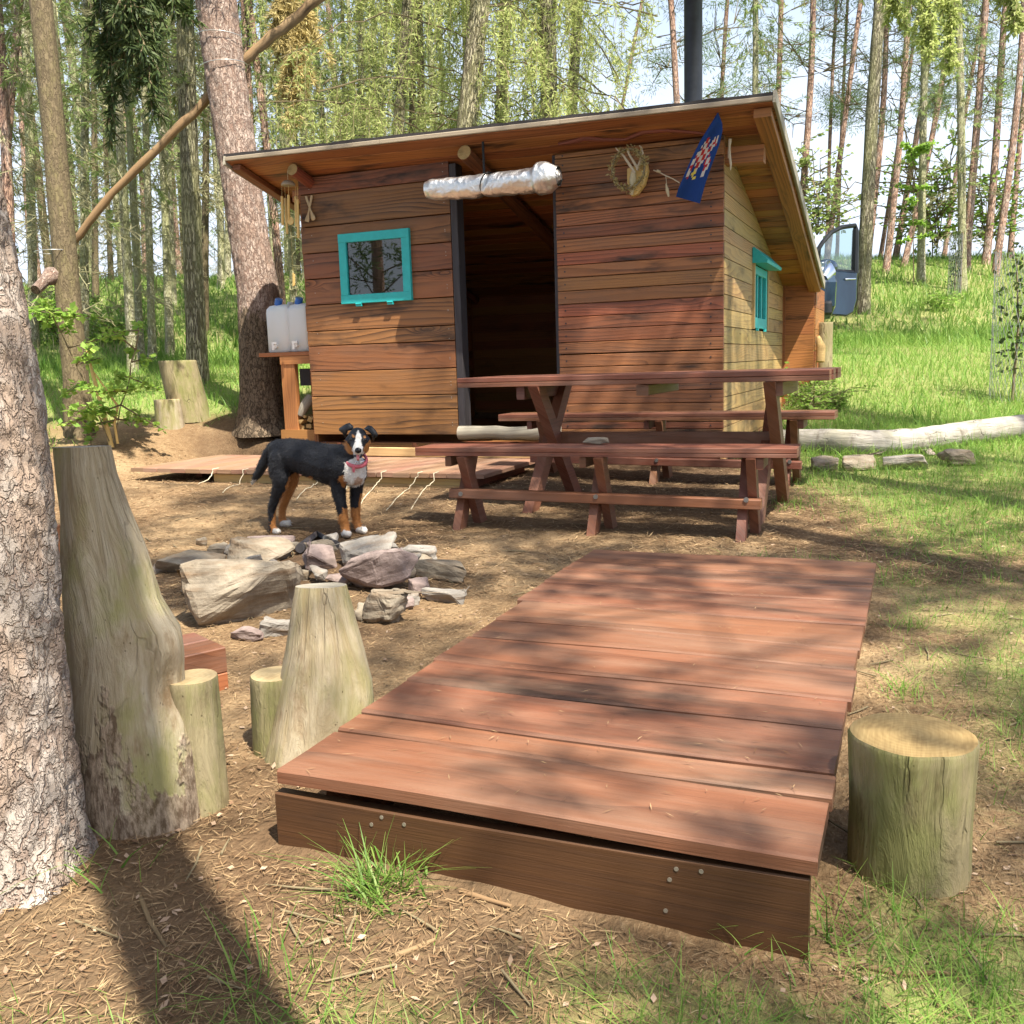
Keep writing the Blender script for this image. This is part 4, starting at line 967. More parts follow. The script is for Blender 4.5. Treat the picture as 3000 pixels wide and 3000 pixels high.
# ------------------------------------------------------------------ front platform
pf = thing('wooden_platform', 'low red brown plank platform in the foreground with a tall front board', 'platform', (-.68, 2.7, .14))
PZ = .28
ys = [1.529, 1.765, 1.882, 2.126, 2.316, 2.566, 2.754, 3.011, 3.30, 3.512, 3.667, 3.955]
m = MB()
for k, (a, b) in enumerate(zip(ys[:-1], ys[1:])):
    xl = -1.20-.008*k+random.uniform(-.012, .012) if k else -1.198; xr = -.122+random.uniform(-.005, .005)
    if k == 1: xl += .0
    gp = (.014, .018, .016, .014)[k] if k < 4 else .012
    rr = .36+.28*((k*.618) % 1); n = 10; ou, ov = random.random()*20, random.random()*20
    # each plank slightly cupped and twisted
    vs = []; fs = []; uv = []
    for i in range(n+1):
        x = xl+(xr-xl)*i/n; wz = .0025*math.sin(x*5+k)+(.004 if k == 0 else .0)*math.sin((x+1.2)*2.8); w0 = .002*math.sin(x*3+k*2)
        for (yy, zz_) in ((a+gp/2+w0, -.030), (a+gp/2+w0, -.005), (a+gp/2+w0+.005, 0.), ((a+b)/2, -.0015), (b-gp/2-.005+w0, 0.), (b-gp/2+w0, -.005), (b-gp/2+w0, -.030)):
            vs.append((x, yy, PZ+zz_+wz))
    for i in range(n):
        for j in range(7):
            j2 = (j+1) % 7; q = [i*7+j, i*7+j2, (i+1)*7+j2, (i+1)*7+j]; fs.append(q[::-1]); uv.append([(vs[w][0]+ou, vs[w][1]+ov+(vs[w][2])) for w in q[::-1]])
    fs += [list(range(7)), [n*7+j for j in range(7)][::-1]]; uv += [[(vs[w][1], vs[w][2]) for w in f_] for f_ in fs[-2:]]
    m.add(vs, fs, uv, rr)
m.build('deck_boards', M['deck'], pf)
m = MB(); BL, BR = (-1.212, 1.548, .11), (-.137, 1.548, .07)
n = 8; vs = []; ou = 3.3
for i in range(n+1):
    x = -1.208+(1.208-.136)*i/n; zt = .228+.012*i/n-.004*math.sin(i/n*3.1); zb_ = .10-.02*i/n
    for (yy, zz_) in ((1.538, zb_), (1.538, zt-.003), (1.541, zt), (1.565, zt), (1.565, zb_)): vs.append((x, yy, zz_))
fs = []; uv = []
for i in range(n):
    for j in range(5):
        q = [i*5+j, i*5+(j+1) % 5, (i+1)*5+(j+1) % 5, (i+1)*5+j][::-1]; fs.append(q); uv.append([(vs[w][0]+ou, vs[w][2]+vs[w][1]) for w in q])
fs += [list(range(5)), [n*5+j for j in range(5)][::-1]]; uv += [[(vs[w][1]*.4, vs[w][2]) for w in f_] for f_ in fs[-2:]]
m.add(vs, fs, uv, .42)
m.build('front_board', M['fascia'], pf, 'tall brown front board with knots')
m = MB()
for (a, b) in ((1402-0, 535), (1440, 508), (1525, 535)): p = aty(a*.7764, 2000+b*.7764, 1.5375); m.tube([p, p+np.array((0, -.001, 0))], .0042, 9)
for (a, b) in ((620, 703), (714, 712), (595, 743), (580, 860)): p = aty(1500+a*.7764, 2000+b*.7764, 1.5375); m.tube([p, p+np.array((0, -.001, 0))], .0042, 9)
m.build('screw', M['nail'], pf)
for x in (-1.1, -.66, -.21):
    m = MB(); m.box((x, 2.76, .175), (.06, 2.3, .115)); m.build('bearer', M['timber'], pf)

# ------------------------------------------------------------------ low deck in front of the hut
ld = thing('low_deck', 'low sun bleached plank deck along the hut front behind the dog', 'deck', (-4.2, 6.5, .25))
LZ = .36; m = MB(); x = -5.79
while x < -2.76:
    w_ = random.uniform(.135, .15); xe = x+w_; m.box((x+w_/2-.003, 6.40+random.uniform(-.012, .012), LZ-.016), (w_-.006, 1.09, .03), None, None, 0, 0, .003); x = xe
m.build('deck_boards', M['lowdeck'], ld)
m = MB(); m.beam((-5.0, 5.93, .25), (-2.80, 5.93, .25), .05, .14); m.beam((-4.3, 5.905, .235), (-2.76, 5.905, .225), .03, .085); m.build('edge_beam', M['yellow'], ld, 'pale beam under the deck edge')
m = MB(); m.beam((-5.0, 6.93, LZ+.045), (-2.75, 6.93, LZ+.035), .06, .07); m.build('wall_beam', M['yellow'], ld, 'pale beam where the deck meets the hut')
m = MB(); m.beam((-5.4, 6.2, .26), (-5.4, 6.95, .28), .06, .1); m.build('bearer', M['timber'], ld); m = MB(); m.beam((-2.80, 5.96, .26), (-2.82, 6.9, .26), .04, .12); m.build('bearer', M['timber'], ld)
for k, (a, b, c_, d_, e_, f_) in enumerate(((1155, 1108, 1100, 1250, 985, 1325), (1450, 1090, 1385, 1290, 1190, 1375), (1580, 1125, 1515, 1300, 1395, 1365), (635, 1142, 605, 1230, 465, 1285), (895, 1185, 880, 1250, 850, 1265), (35, 1075, 10, 1165, -130, 1230), (-210, 1050, -235, 1110, -330, 1160))):
    p0 = aty(*z4(a, b), 5.845); p1 = aty(*z4(c_, d_), 5.80); p2 = ground(*z4(e_, f_)); p2 = p2+np.array((0, 0, .006)); p1[2] = max(p1[2], float(terr(p1[0], p1[1]))+.01)
    top = np.array((p0[0], 5.87, LZ+.003)); m = MB(); pts = [top+np.array((0, .04, 0.002)), top+np.array((0, -.03, 0)), p0]
    for s_ in np.linspace(.2, 1, 5): pts.append(p0+(p1-p0)*s_+np.array((random.uniform(-.008, .008), 0, random.uniform(-.006, .006))))
    for s_ in np.linspace(.2, 1, 5): q_ = p1+(p2-p1)*s_; q_[2] = max(q_[2], float(terr(q_[0], q_[1]))+.005); pts.append(q_+np.array((random.uniform(-.008, .008), 0, 0)))
    m.tube(pts, .0034, 6); tag(m.build('cord', M['cord']), ('pale cord hanging from the low deck edge, just right of the dog', 'pale cord hanging from the low deck edge, left of the front bench leg', 'pale cord nearest the front bench leg, hanging from the low deck edge', 'pale cord behind the dog\'s belly, hanging from the low deck edge', 'short pale cord seen between the dog\'s front legs', 'pale cord left of the dog\'s tail, hanging from the low deck edge', 'leftmost pale cord at the left end of the low deck')[k], 'cord', 'cords hanging from the low deck')
# saucepan on the low deck
p = atz(*z4(220, 840), LZ+.0); t = thing('saucepan', 'dented brown saucepan with handle standing behind the dog\'s rump', 'saucepan', p)
r_ = 70*.36232*8./2802; m = MB(); m.lathe([(.001, .004), (r_*.9, .004), (r_*.95, .0), (r_, .02), (r_, .095), (r_+.004, .097), (r_-.003, .095), (r_-.004, .02), (.001, .012)], p, 26); m.build('pot', M['pan'], t)
m = MB(); m.tube([p+np.array((-r_, -.02, .07)), p+np.array((-r_-.08, -.05, .08)), p+np.array((-r_-.17, -.07, .06))], [.007, .008, .010], 8, squash=.5); m.build('handle', M['steel'], t)
# ------------------------------------------------------------------ dog
DY = 4.46
def dp(a, b, off=0.):
    x, y = z7(a, b); d = ray(x, y); t_ = DY/d[1]; return CAM+d*(t_+off)
S7 = .2174*4.95/2802*1.06
def build_dog():
    bm = bmesh.new()
    def ball(p, r, sc=(1, 1, 1)):
        bmesh.ops.create_icosphere(bm, subdivisions=2, radius=r, matrix=Matrix.Translation(V(p)) @ Matrix.Diagonal((*sc, 1)))
    def cap(p, q, r0, r1, n=None):
        p = np.array(p); q = np.array(q); L = np.linalg.norm(q-p); n = n or max(2, int(L/(min(r0, r1)*.22))+1)
        for k in range(n+1): f_ = k/n; ball(p+(q-p)*f_, r0+(r1-r0)*f_)
    def chain(pts):
        for (p, q) in zip(pts[:-1], pts[1:]): g_ = lambda r_: (r_*1.12 if 40 < r_ < 100 else r_)*S7; cap(dp(p[0], p[1], p[3] if len(p) > 3 else 0), dp(q[0], q[1], q[3] if len(q) > 3 else 0), g_(p[2]), g_(q[2]))
    # trunk
    chain([(555, 655, 175, .06), (690, 690, 225, .055), (860, 725, 245, .05), (1060, 785, 262, .045), (1250, 838, 285, .04), (1370, 855, 262, .03), (1480, 905, 200, .0)])
    chain([(1180, 700, 150, .04), (1330, 720, 165, .03), (1450, 700, 150, .02), (1540, 650, 125, .0)])
    chain([(1450, 720, 150, .02), (1560, 860, 140, -.01), (1560, 1000, 120, -.01)])
    chain([(1630, 820, 100, .03), (1620, 960, 110, .04)])
    # head: skull, cheeks, muzzle towards the camera
    chain([(1600, 455, 128, -.01), (1605, 500, 122, -.035)]); chain([(1525, 520, 88, -.03), (1685, 520, 88, -.03)]); chain([(1545, 600, 85, -.02), (1665, 605, 85, -.02)])
    chain([(1604, 560, 92, -.05), (1604, 600, 78, -.085), (1605, 640, 62, -.115)]); chain([(1600, 690, 60, -.04), (1604, 740, 44, -.075), (1606, 765, 34, -.085)])
    # front legs
    chain([(1330, 930, 150, -.0), (1335, 1080, 112, -.01), (1350, 1230, 86, -.015), (1385, 1420, 66, -.015), (1405, 1520, 63, -.015), (1420, 1640, 56, -.01), (1435, 1725, 58, -.015)]); chain([(1430, 1755, 58, -.01), (1465, 1768, 54, -.04)])
    chain([(1600, 980, 105, .06), (1585, 1130, 84, .085), (1575, 1300, 70, .09), (1570, 1480, 60, .09), (1585, 1600, 52, .095), (1615, 1690, 54, .09)]); chain([(1620, 1705, 54, .09), (1690, 1725, 50, .065)])
    # hind legs
    chain([(560, 760, 165, .0), (540, 900, 150, -.01), (570, 1020, 128, -.02), (555, 1130, 96, -.02), (500, 1270, 70, -.015), (450, 1400, 56, -.01), (445, 1500, 48, -.01), (450, 1620, 46, -.01), (455, 1700, 50, -.015)]); chain([(460, 1725, 50, -.01), (525, 1735, 46, -.03)])
    chain([(640, 820, 140, .09), (720, 960, 100, .11), (715, 1060, 84, .115), (660, 1230, 62, .12), (600, 1370, 52, .125), (580, 1480, 46, .125), (585, 1580, 46, .125)]); chain([(595, 1612, 48, .125), (660, 1625, 44, .11)])
    # tail
    chain([(450, 590, 68, .07), (390, 690, 66, .07), (330, 820, 66, .065), (265, 950, 56, .06), (205, 1040, 38, .055), (178, 1090, 16, .055)])
    me = bpy.data.meshes.new('tmp'); bm.to_mesh(me); bm.free(); o = bpy.data.objects.new('tmp', me); C0.objects.link(o)
    r_ = o.modifiers.new('r', 'REMESH'); r_.mode = 'VOXEL'; r_.voxel_size = .0058
    s_ = o.modifiers.new('s', 'SMOOTH'); s_.iterations = 12; s_.factor = .5
    dg = bpy.context.evaluated_depsgraph_get(); m2 = bpy.data.meshes.new_from_object(o.evaluated_get(dg)); bpy.data.objects.remove(o)
    m2.name = 'dog_body'; n = len(m2.vertices); co_ = np.zeros(n*3); m2.vertices.foreach_get('co', co_); co_ = co_.reshape(-1, 3)
    no = np.zeros(n*3); m2.vertices.foreach_get('normal', no); no = no.reshape(-1, 3)
    # fur: broken outline
    co_ = co_+no*(.0016*fbm(co_*90, 2, 4)+.003*fbm(co_*30, 2, 6))[:, None]; m2.vertices.foreach_set('co', co_.ravel())
    pxx, pyy, w = (1500+FPX*((co_-CAM)@RT)/((co_-CAM)@FW), 1500-FPX*((co_-CAM)@UP)/((co_-CAM)@FW), (co_-CAM)@FW)
    a = (pxx-700)/.2174; b = (pyy-1180)/.2174
    jit = fbm(co_*40, 3, 12)*30; a = a+jit; b = b+fbm(co_*40, 3, 19)*26
    front = (no@(-FW)) > -.15
    def inside(poly):
        r = np.zeros(n, bool); k = len(poly)
        for i in range(k):
            (x1, y1), (x2, y2) = poly[i], poly[(i+1) % k]
            c_ = ((y1 > b) != (y2 > b)) & (a < (x2-x1)*(b-y1)/(y2-y1+1e-9)+x1); r ^= c_
        return r
    bl, tan_, wh = np.array((.012, .013, .017)), np.array((.40, .17, .05)), np.array((.72, .69, .64))
    col = np.tile(bl, (n, 1))
    yy = co_[:, 1]
    rear = a < 1000
    nearleg = yy < DY+.065
    # tan legs
    t_ = (~rear) & (b > np.where(nearleg, 1500, 1230)) & (a > 1290); col[t_] = tan_
    col[(~rear) & nearleg & (b > 1420) & (a > 1400)] = tan_
    col[rear & nearleg & (b > 1000) & (a > np.interp(b, [960, 1200, 1380, 1560, 1700, 1760], [690, 610, 520, 455, 420, 400]))] = tan_
    col[rear & (b > 930) & (~nearleg)] = tan_
    col[inside([(690, 970), (800, 940), (830, 1010), (700, 1060)])] = tan_
    col[inside([(1340, 990), (1430, 980), (1450, 1150), (1380, 1120)]) & front] = tan_
    # white chest and throat
    ch = inside([(1425, 905), (1455, 800), (1530, 740), (1690, 740), (1715, 960), (1680, 1090), (1600, 1130), (1490, 1150), (1430, 1040)]) & front & (b > 660); col[ch] = wh
    col[inside([(1560, 1020), (1660, 1010), (1640, 1090), (1540, 1110)]) & front] = tan_*.6+wh*.3
    # face
    head = (b < 770) & (a > 1380) & (a < 1880)
    col[head & inside([(1420, 500), (1480, 540), (1520, 600), (1550, 680), (1500, 700), (1430, 620)])] = tan_
    col[head & inside([(1770, 500), (1720, 560), (1690, 600), (1660, 700), (1720, 690), (1780, 600)])] = tan_
    col[head & front & inside([(1610, 350), (1635, 420), (1645, 500), (1675, 610), (1670, 690), (1610, 720), (1540, 690), (1525, 640), (1550, 570), (1580, 460)])] = wh
    for (x_, y_) in ((1540, 448), (1688, 455)): col[head & front & (((a-x_)/22)**2+((b-y_)/20)**2 < 1)] = tan_
    for (x_, y_) in ((1515, 492), (1700, 500)): col[head & front & (((a-x_)/34)**2+((b-y_)/22)**2 < 1)] = bl*.6
    # paws and tail tip
    for (x_, y_, rx, ry) in ((1460, 1775, 110, 55), (1690, 1725, 120, 62), (520, 1735, 75, 50), (655, 1630, 110, 45)): col[(((a-x_)/rx)**2+((b-y_)/ry)**2 < 1)] = wh*.92
    col[(b > 1030) & (a < 235)] = wh*.7
    ca = m2.color_attributes.new('fur', 'FLOAT_COLOR', 'POINT'); ca.data.foreach_set('color', np.concatenate([col, np.ones((n, 1))], 1).ravel())
    m2.materials.clear(); m2.materials.append(M['fur'])
    for p in m2.polygons: p.use_smooth = True
    o = bpy.data.objects.new('dog', m2); C0.objects.link(o)
    tag(o, 'black, tan and white dog with pink collar standing and looking at the camera', 'dog')
    # coat of short hairs
    tri = np.zeros(len(m2.polygons)*0, int); cen = np.zeros(len(m2.polygons)*3); m2.polygons.foreach_get('center', cen); cen = cen.reshape(-1, 3); pn = np.zeros(len(cen)*3); m2.polygons.foreach_get('normal', pn); pn = pn.reshape(-1, 3)
    v0 = np.array([p.vertices[0] for p in m2.polygons]); hd_ = cen[:, 0]*RH[0]+cen[:, 1]*RH[1]
    pick = np.random.default_rng(3).integers(0, len(cen), 26000); g_ = np.random.default_rng(4); c_ = cen[pick]+g_.normal(0, .0025, (26000, 3)); nn = pn[pick]
    a_ = a[v0[pick]]; b2 = b[v0[pick]]; ok = ~((b2 < 780) & (a_ > 1440) & (a_ < 1780)) & (b2 < 1690)
    pick, c_, nn = pick[ok], c_[ok], nn[ok]; flow = np.array((-.8, .05, -.45)); d_ = unit(flow-nn*(nn@flow)[:, None]*.9+nn*.38+g_.normal(0, .22, nn.shape)); ln_ = g_.uniform(.007, .015, len(c_))
    A_ = blades(c_-nn*.001, d_, ln_, ln_*0+.0022, nn+g_.normal(0, .3, nn.shape)); cc_ = col[v0[pick]]*g_.uniform(.7, 1.5, (len(c_), 1))
    hm = npmesh('fur', A_, np.arange(len(A_)).reshape(-1, 4), M['fur']); h_c = hm.color_attributes.new('fur', 'FLOAT_COLOR', 'POINT'); h_c.data.foreach_set('color', np.repeat(np.concatenate([cc_, np.ones((len(cc_), 1))], 1), 4, 0).ravel())
    e = link('fur', hm); parent(e, o)
    # ears, folded over
    for pl_ in ([(1545, 318), (1490, 270), (1440, 283), (1350, 342), (1344, 372), (1395, 412), (1428, 475), (1452, 430), (1470, 380), (1535, 365)], [(1682, 352), (1740, 303), (1792, 314), (1850, 380), (1876, 430), (1856, 470), (1832, 470), (1820, 527), (1803, 500), (1788, 430), (1735, 385)]):
        k_ = len(pl_); cx_ = sum(q[0] for q in pl_)/k_; cy_ = sum(q[1] for q in pl_)/k_; m = MB()
        vs = [dp(q[0], q[1], .012) for q in pl_]+[dp(cx_+(q[0]-cx_)*.7, cy_+(q[1]-cy_)*.7, -.004) for q in pl_]+[dp(cx_+(q[0]-cx_)*.7, cy_+(q[1]-cy_)*.7, .026) for q in pl_]+[dp(cx_, cy_, -.010), dp(cx_, cy_, .03)]
        fs = []
        for i in range(k_):
            j = (i+1) % k_; fs += [[i, j, k_+j, k_+i], [j, i, 2*k_+i, 2*k_+j], [k_+i, k_+j, 3*k_], [2*k_+j, 2*k_+i, 3*k_+1]]
        m.add(vs, fs, None, .5, 0, True); m.build('ear', M['earblack'], o)
    def sph(name, p, r, mat, sc=(1, 1, 1)):
        b_ = bmesh.new(); bmesh.ops.create_uvsphere(b_, u_segments=16, v_segments=10, radius=r, matrix=Matrix.Translation(V(p)) @ Matrix.Diagonal((*sc, 1)))
        me_ = bpy.data.meshes.new(name); b_.to_mesh(me_); b_.free(); me_.materials.append(mat)
        for q in me_.polygons: q.use_smooth = True
        e = link(name, me_); parent(e, o); return e
    sph('eye', dp(1517, 494, -.082), .0085, M['eye']); sph('eye', dp(1698, 500, -.082), .0085, M['eye'])
    sph('nose', dp(1606, 642, -.138), .0185, M['eye'], (1.05, .8, .85))
    m = MB(); m.tube([dp(1603, 715, -.098), dp(1604, 745, -.112), dp(1606, 772, -.116)], [.016, .017, .012], 12, squash=.5); m.build('tongue', M['tongue'], o)
    m = MB(); pts = []
    for k in range(33):
        an_ = 2*math.pi*k/32; pts.append(dp(1555+165*math.cos(an_)*1., 745+112*math.sin(an_)+.45*165*math.cos(an_)*.4, .02-.10*math.sin(an_)))
    m.tube(pts, .012, 8, squash=.7); m.build('collar', M['collar'], o)
    m = MB(); p = dp(1545, 895, -.085); m.tube([p+np.array((0, 0, .018)), p, p+np.array((0, 0, -.018))], [.006, .011, .006], 10, squash=.4); m.tube([dp(1548, 850, -.075), p+np.array((0, 0, .018))], .003, 6); m.build('tag', M['collar'], o)
    m = MB(); m.tube([dp(1690, 780, -.05), dp(1650, 800, -.08), dp(1580, 795, -.09), dp(1560, 850, -.08)], .0035, 6); m.build('buckle', M['chrome'], o)
    return o
M['earblack'] = plain('black_ear_fur', (.014, .014, .017), .5, var=.3, nscale=60); M['eye'] = plain('wet_black', (.008, .007, .007), .12)
dog = build_dog()

# ------------------------------------------------------------------ fire pit
G = 'stones around the fire pit'
def pit_stone(lab, cx, cy, w, h, mat, seed, depth=None, yaw=0., tilt=0., sink=.25, boxy=.6, lift=0.):
    g_ = ground(cx, cy+h*.42); dist = float((g_-CAM)@FW); W_ = w*dist/2802*1.12; H_ = h*dist/2802*1.12
    dpt = depth or W_*.75; hz = max(.05, H_-dpt*.12)
    z_ = float(terr(g_[0], g_[1]))
    c_ = (g_[0]+FH[0]*dpt*.3, g_[1]+FH[1]*dpt*.3, z_+hz/2-hz*sink*.5+lift)
    return stone_thing(lab, c_, (W_*1.12, dpt*1.1, hz*1.25), mat, seed, (R(tilt*.4), R(tilt), YAW*-1+R(yaw)-.0), 'stone', G, boxy, .11)
SP, SG, SB = M['stone_pale'], M['stone_grey'], M['stone_purple']
for a in (('largest pale fire pit block with a flat top, nearest the camera', 690, 1752, 330, 190, SP, 11, .30, 6, 0, .2, .8), ('low layered pale ledge stone at the left of the fire pit', 545, 1648, 170, 62, SP, 12, .28, 10, 0, .3, .8),
          ('cream coloured boulder at the back left of the fire pit ring', 757, 1622, 172, 88, SP, 13, .2, 20, 8, .2, .55), ('flat purplish slab lying behind the cream boulder, below the dog', 795, 1590, 122, 46, SB, 14, .17, 25, 6, .2, .8),
          ('small dark corner stone sitting against the big pale block', 815, 1730, 82, 62, SG, 15, None, 30, 0, .1, .7), ('grey slab lying on the soil right of the big pale block', 806, 1842, 88, 58, SG, 16, .1, 20, 10, .3, .8),
          ('small brown flat stone in front of the big pale block', 717, 1868, 90, 34, SB, 17, .08, 0, 0, .3, .7), ('reddish slab inside the far rim of the fire pit', 940, 1648, 100, 70, SB, 18, .16, 15, 12, .2, .7),
          ('pale arched stone at the far rim of the fire pit', 955, 1600, 95, 36, SP, 19, .1, -10, 0, .2, .5), ('long grey slab tilted up on the right side of the fire pit', 1075, 1642, 170, 80, SG, 20, .17, -18, -16, .1, .8, .03),
          ('large purple slab tilted on the right side of the fire pit', 1112, 1700, 190, 98, SB, 21, .18, -20, -18, .1, .8, .03), ('dark grey flat stone at the far right of the pit ring', 1222, 1626, 104, 46, SG, 22, .12, 5, 4, .2, .75),
          ('small grey stone between the tilted slab and the far flat stone', 1212, 1640, 36, 34, SG, 23, None, 0, 0, .1, .6), ('long tan flat stone at the right edge of the fire pit', 1287, 1680, 165, 60, SP, 24, .14, -12, 6, .2, .75),
          ('small pinkish cube shaped stone right of the fire pit', 1230, 1726, 58, 56, SB, 25, None, 30, 0, .1, .8), ('thin grey slab lying flat, furthest right of the fire pit stones', 1300, 1750, 112, 48, SG, 26, .12, 10, 3, .25, .85),
          ('cream coloured boulder right beside the short log seat', 1128, 1788, 128, 104, SP, 27, .13, 15, 0, .15, .6), ('small cream stone squeezed left of the cream boulder', 1066, 1800, 50, 56, SP, 28, None, 0, 0, .1, .6),
          ('dark stone under the purple tilted slab', 1180, 1770, 60, 40, SB, 29, None, 0, 0, .2, .7), ('small dark stone at the near right of the pit', 1205, 1765, 40, 26, SG, 30, None, 0, 0, .2, .7),
          ('small pale stone left of the cream boulder at the pit', 640, 1610, 60, 36, SP, 31, None, 0, 0, .2, .6), ('small pale pebble on the soil left of the dog\'s front paw', 590, 1592, 30, 18, SP, 32, None, 0, 0, .2, .6),
          ('grey stone in the middle of the pit\'s left rim', 470, 1665, 50, 38, SG, 33, None, 0, 0, .2, .6), ('pale ledge stone below the left ledge of the pit', 600, 1700, 130, 90, SP, 34, .2, 0, 0, .2, .75)): pit_stone(*a)
ra = np.random.default_rng(5)
for k in range(30):
    an_ = 2*math.pi*(k+ra.random()*.6)/30; rr_ = ra.uniform(.8, 1.05); X_, Y_ = PIT[0]+.43*rr_*math.cos(an_), PIT[1]+.06+.30*rr_*math.sin(an_); s_ = ra.uniform(.05, .115)
    stone_thing('small grey brown rubble stone packed into the fire pit ring', (X_, Y_, float(terr(X_, Y_))+s_*.2+(.03 if k % 3 == 0 else 0)), (s_*1.5, s_, s_*.65), (SG, SB, SP)[k % 3], 700+k, (ra.uniform(-.3, .3), ra.uniform(-.3, .3), ra.uniform(0, 3)), 'stone', G, .75, .1)
m = MB(); m.tube([ground(880, 1625)+np.array((0, 0, .03)), ground(930, 1590)+np.array((0, 0, .04)), ground(985, 1612)+np.array((0, 0, .03))], [.022, .025, .02], 10, jit=.2); tag(m.build('charred_log', M['post']), 'short charred branch at the far rim of the fire pit', 'log')

# ------------------------------------------------------------------ log furniture
def shaped_log(name, par, prof, mat, end, n=40, seedv=0, flat=None, rough=.006, cutz=None):
    """vertical log from (x, y, z, rx, ry) stations; flat: (nx, ny, dist) planes that slice it"""
    vs = []; m = MB(); ou = random.random()*9
    st = []
    for a, b in zip(prof[:-1], prof[1:]):
        kk = max(2, int((b[2]-a[2])/.02))
        for i in range(kk): f_ = i/kk; st.append([a[j]*(1-f_)+b[j]*f_ for j in range(5)])
    st.append(list(prof[-1])); rows = len(st)
    P = np.zeros((rows, n, 3)); 
    for i, (x, y, z_, rx, ry) in enumerate(st):
        th = np.arange(n)/n*2*np.pi; P[i, :, 0] = x+rx*np.cos(th); P[i, :, 1] = y+ry*np.sin(th); P[i, :, 2] = z_
    dirs = P-P.mean(1, keepdims=True); dirs[..., 2] = 0; ln_ = np.linalg.norm(dirs, axis=-1, keepdims=True); dirs = dirs/np.maximum(ln_, 1e-6)
    q = P*np.array((14, 14, 2.2)); P = P+dirs*(rough*fbm(q+seedv, 4, seedv+3))[..., None]*1.6
    if flat:
        for f_ in flat: P = f_(P)
    vs = P.reshape(-1, 3); fs = []; uv = []; R_ = float(np.mean([s[3] for s in st]))
    for i in range(rows-1):
        for k in range(n):
            j = (k+1) % n; fs.append([i*n+k, i*n+j, (i+1)*n+j, (i+1)*n+k]); ua, ub = k/n*2*math.pi*R_, (k+1)/n*2*math.pi*R_
            uv.append([(P[i, k, 2]+ou, ua), (P[i, j, 2]+ou, ub), (P[i+1, j, 2]+ou, ub), (P[i+1, k, 2]+ou, ua)])
    m.add(vs, fs, uv, random.random(), 0, True)
    top = P[-1]; c_ = top.mean(0); m.add(list(top)+[c_], [[k, (k+1) % n, n] for k in range(n)], [[(top[k][0]-c_[0], top[k][1]-c_[1]), (top[(k+1) % n][0]-c_[0], top[(k+1) % n][1]-c_[1]), (0, 0)] for k in range(n)], .5, 1)
    return m.build(name, [mat, end], par)
def logst(p, top, rb, rt, mat, end, name, lab, cat, seed, par=None, mid=1., grp=None, tiltv=(0, 0), n=40, rough=.006):
    b_ = np.array(p); z0 = b_[2]-.04; h = top-z0
    prof = [(b_[0], b_[1], z0, rb, rb), (b_[0]+tiltv[0]*.5, b_[1]+tiltv[1]*.5, z0+h*.5, (rb+rt)/2*mid, (rb+rt)/2*mid), (b_[0]+tiltv[0], b_[1]+tiltv[1], top-.006, rt, rt), (b_[0]+tiltv[0], b_[1]+tiltv[1], top, rt*.97, rt*.97)]
    o = shaped_log(name, par, prof, mat, end, n, seed, None, rough)
    if par is None: tag(o, lab, cat, grp)
    return o
# stump seat, right of the platform
pb = ground(2702, 2600); dist = float((pb-CAM)@FW); rr = 352*dist/2802/2
pb = pb+np.array((FH[0], FH[1], 0))*rr*.55; pb[2] = float(terr(pb[0], pb[1])); dist = float((pb-CAM)@FW)
zt = float(atd(2712, 2125, dist)[2]); rr = 350*dist/2802/2
def bump_knot(P):
    return P
logst(pb, zt, rr*.98, rr*.99, M['loggreen'], M['endwarm'], 'log_stump', 'upright mossy log stump standing in grass right of the platform', 'stump', 3, mid=.97, n=56)
# the tall log chair on the left
bg = ground(405, 2478); dist = float((bg-CAM)@FW); k_ = dist/2802
fwd2 = np.array((FH[0], FH[1], 0)); rt2 = np.array((RH[0], RH[1], 0))
t = thing('log_chair', 'tall seat cut from a thick log with a high leaning back, at the left', 'chair', bg)
base = bg+fwd2*.11
rows_ = [(2475, 228, 592, 1.), (2300, 212, 575, 1.), (2080, 208, 556, 1.), (1930, 205, 540, 1.), (1840, 200, 522, 1.05), (1750, 196, 470, .95), (1620, 180, 432, .85), (1500, 168, 388, .75), (1390, 155, 352, .62), (1308, 148, 335, .5)]
prof = []
for (y_, xa_, xb_, th_) in rows_:
    pa, pb_ = atd(xa_, y_, dist+.10), atd(xb_, y_, dist+.10); c_ = (pa+pb_)/2; rx = np.linalg.norm(pb_-pa)/2; prof.append((c_[0], c_[1], c_[2], rx, rx*th_*.62))
prof[0] = (prof[0][0], prof[0][1], float(terr(base[0], base[1]))-.05, prof[0][3], prof[0][4])
def rotlog(P):   # turn the stations' long axis into the picture's right direction
    c_ = P.mean(1, keepdims=True); d_ = P-c_; out = d_.copy(); out[..., 0] = d_[..., 0]*rt2[0]+d_[..., 1]*fwd2[0]; out[..., 1] = d_[..., 0]*rt2[1]+d_[..., 1]*fwd2[1]; return c_+out
def bulge(P):
    c_ = atd(505, 1880, dist+.06); d2 = ((P-c_)**2).sum(-1); P = P+np.exp(-d2/.0035)[..., None]*.026*(rt2-.7*fwd2); c2_ = atd(470, 2030, dist+.06); d2 = ((P-c2_)**2).sum(-1); P = P-np.exp(-d2/.003)[..., None]*.012*(rt2-.7*fwd2); return P+.010*vnoise(P*np.array((7, 7, 5)), 5)[..., None]*(-fwd2)
shaped_log('backrest', t, prof, M['log'], M['grey'], 64, 5, [rotlog, bulge], .010)
sb = ground(632, 2420); ds = float((sb-CAM)@FW); zt = float(atd(610, 1965, ds+.09)[2]); r_s = 80*ds/2802
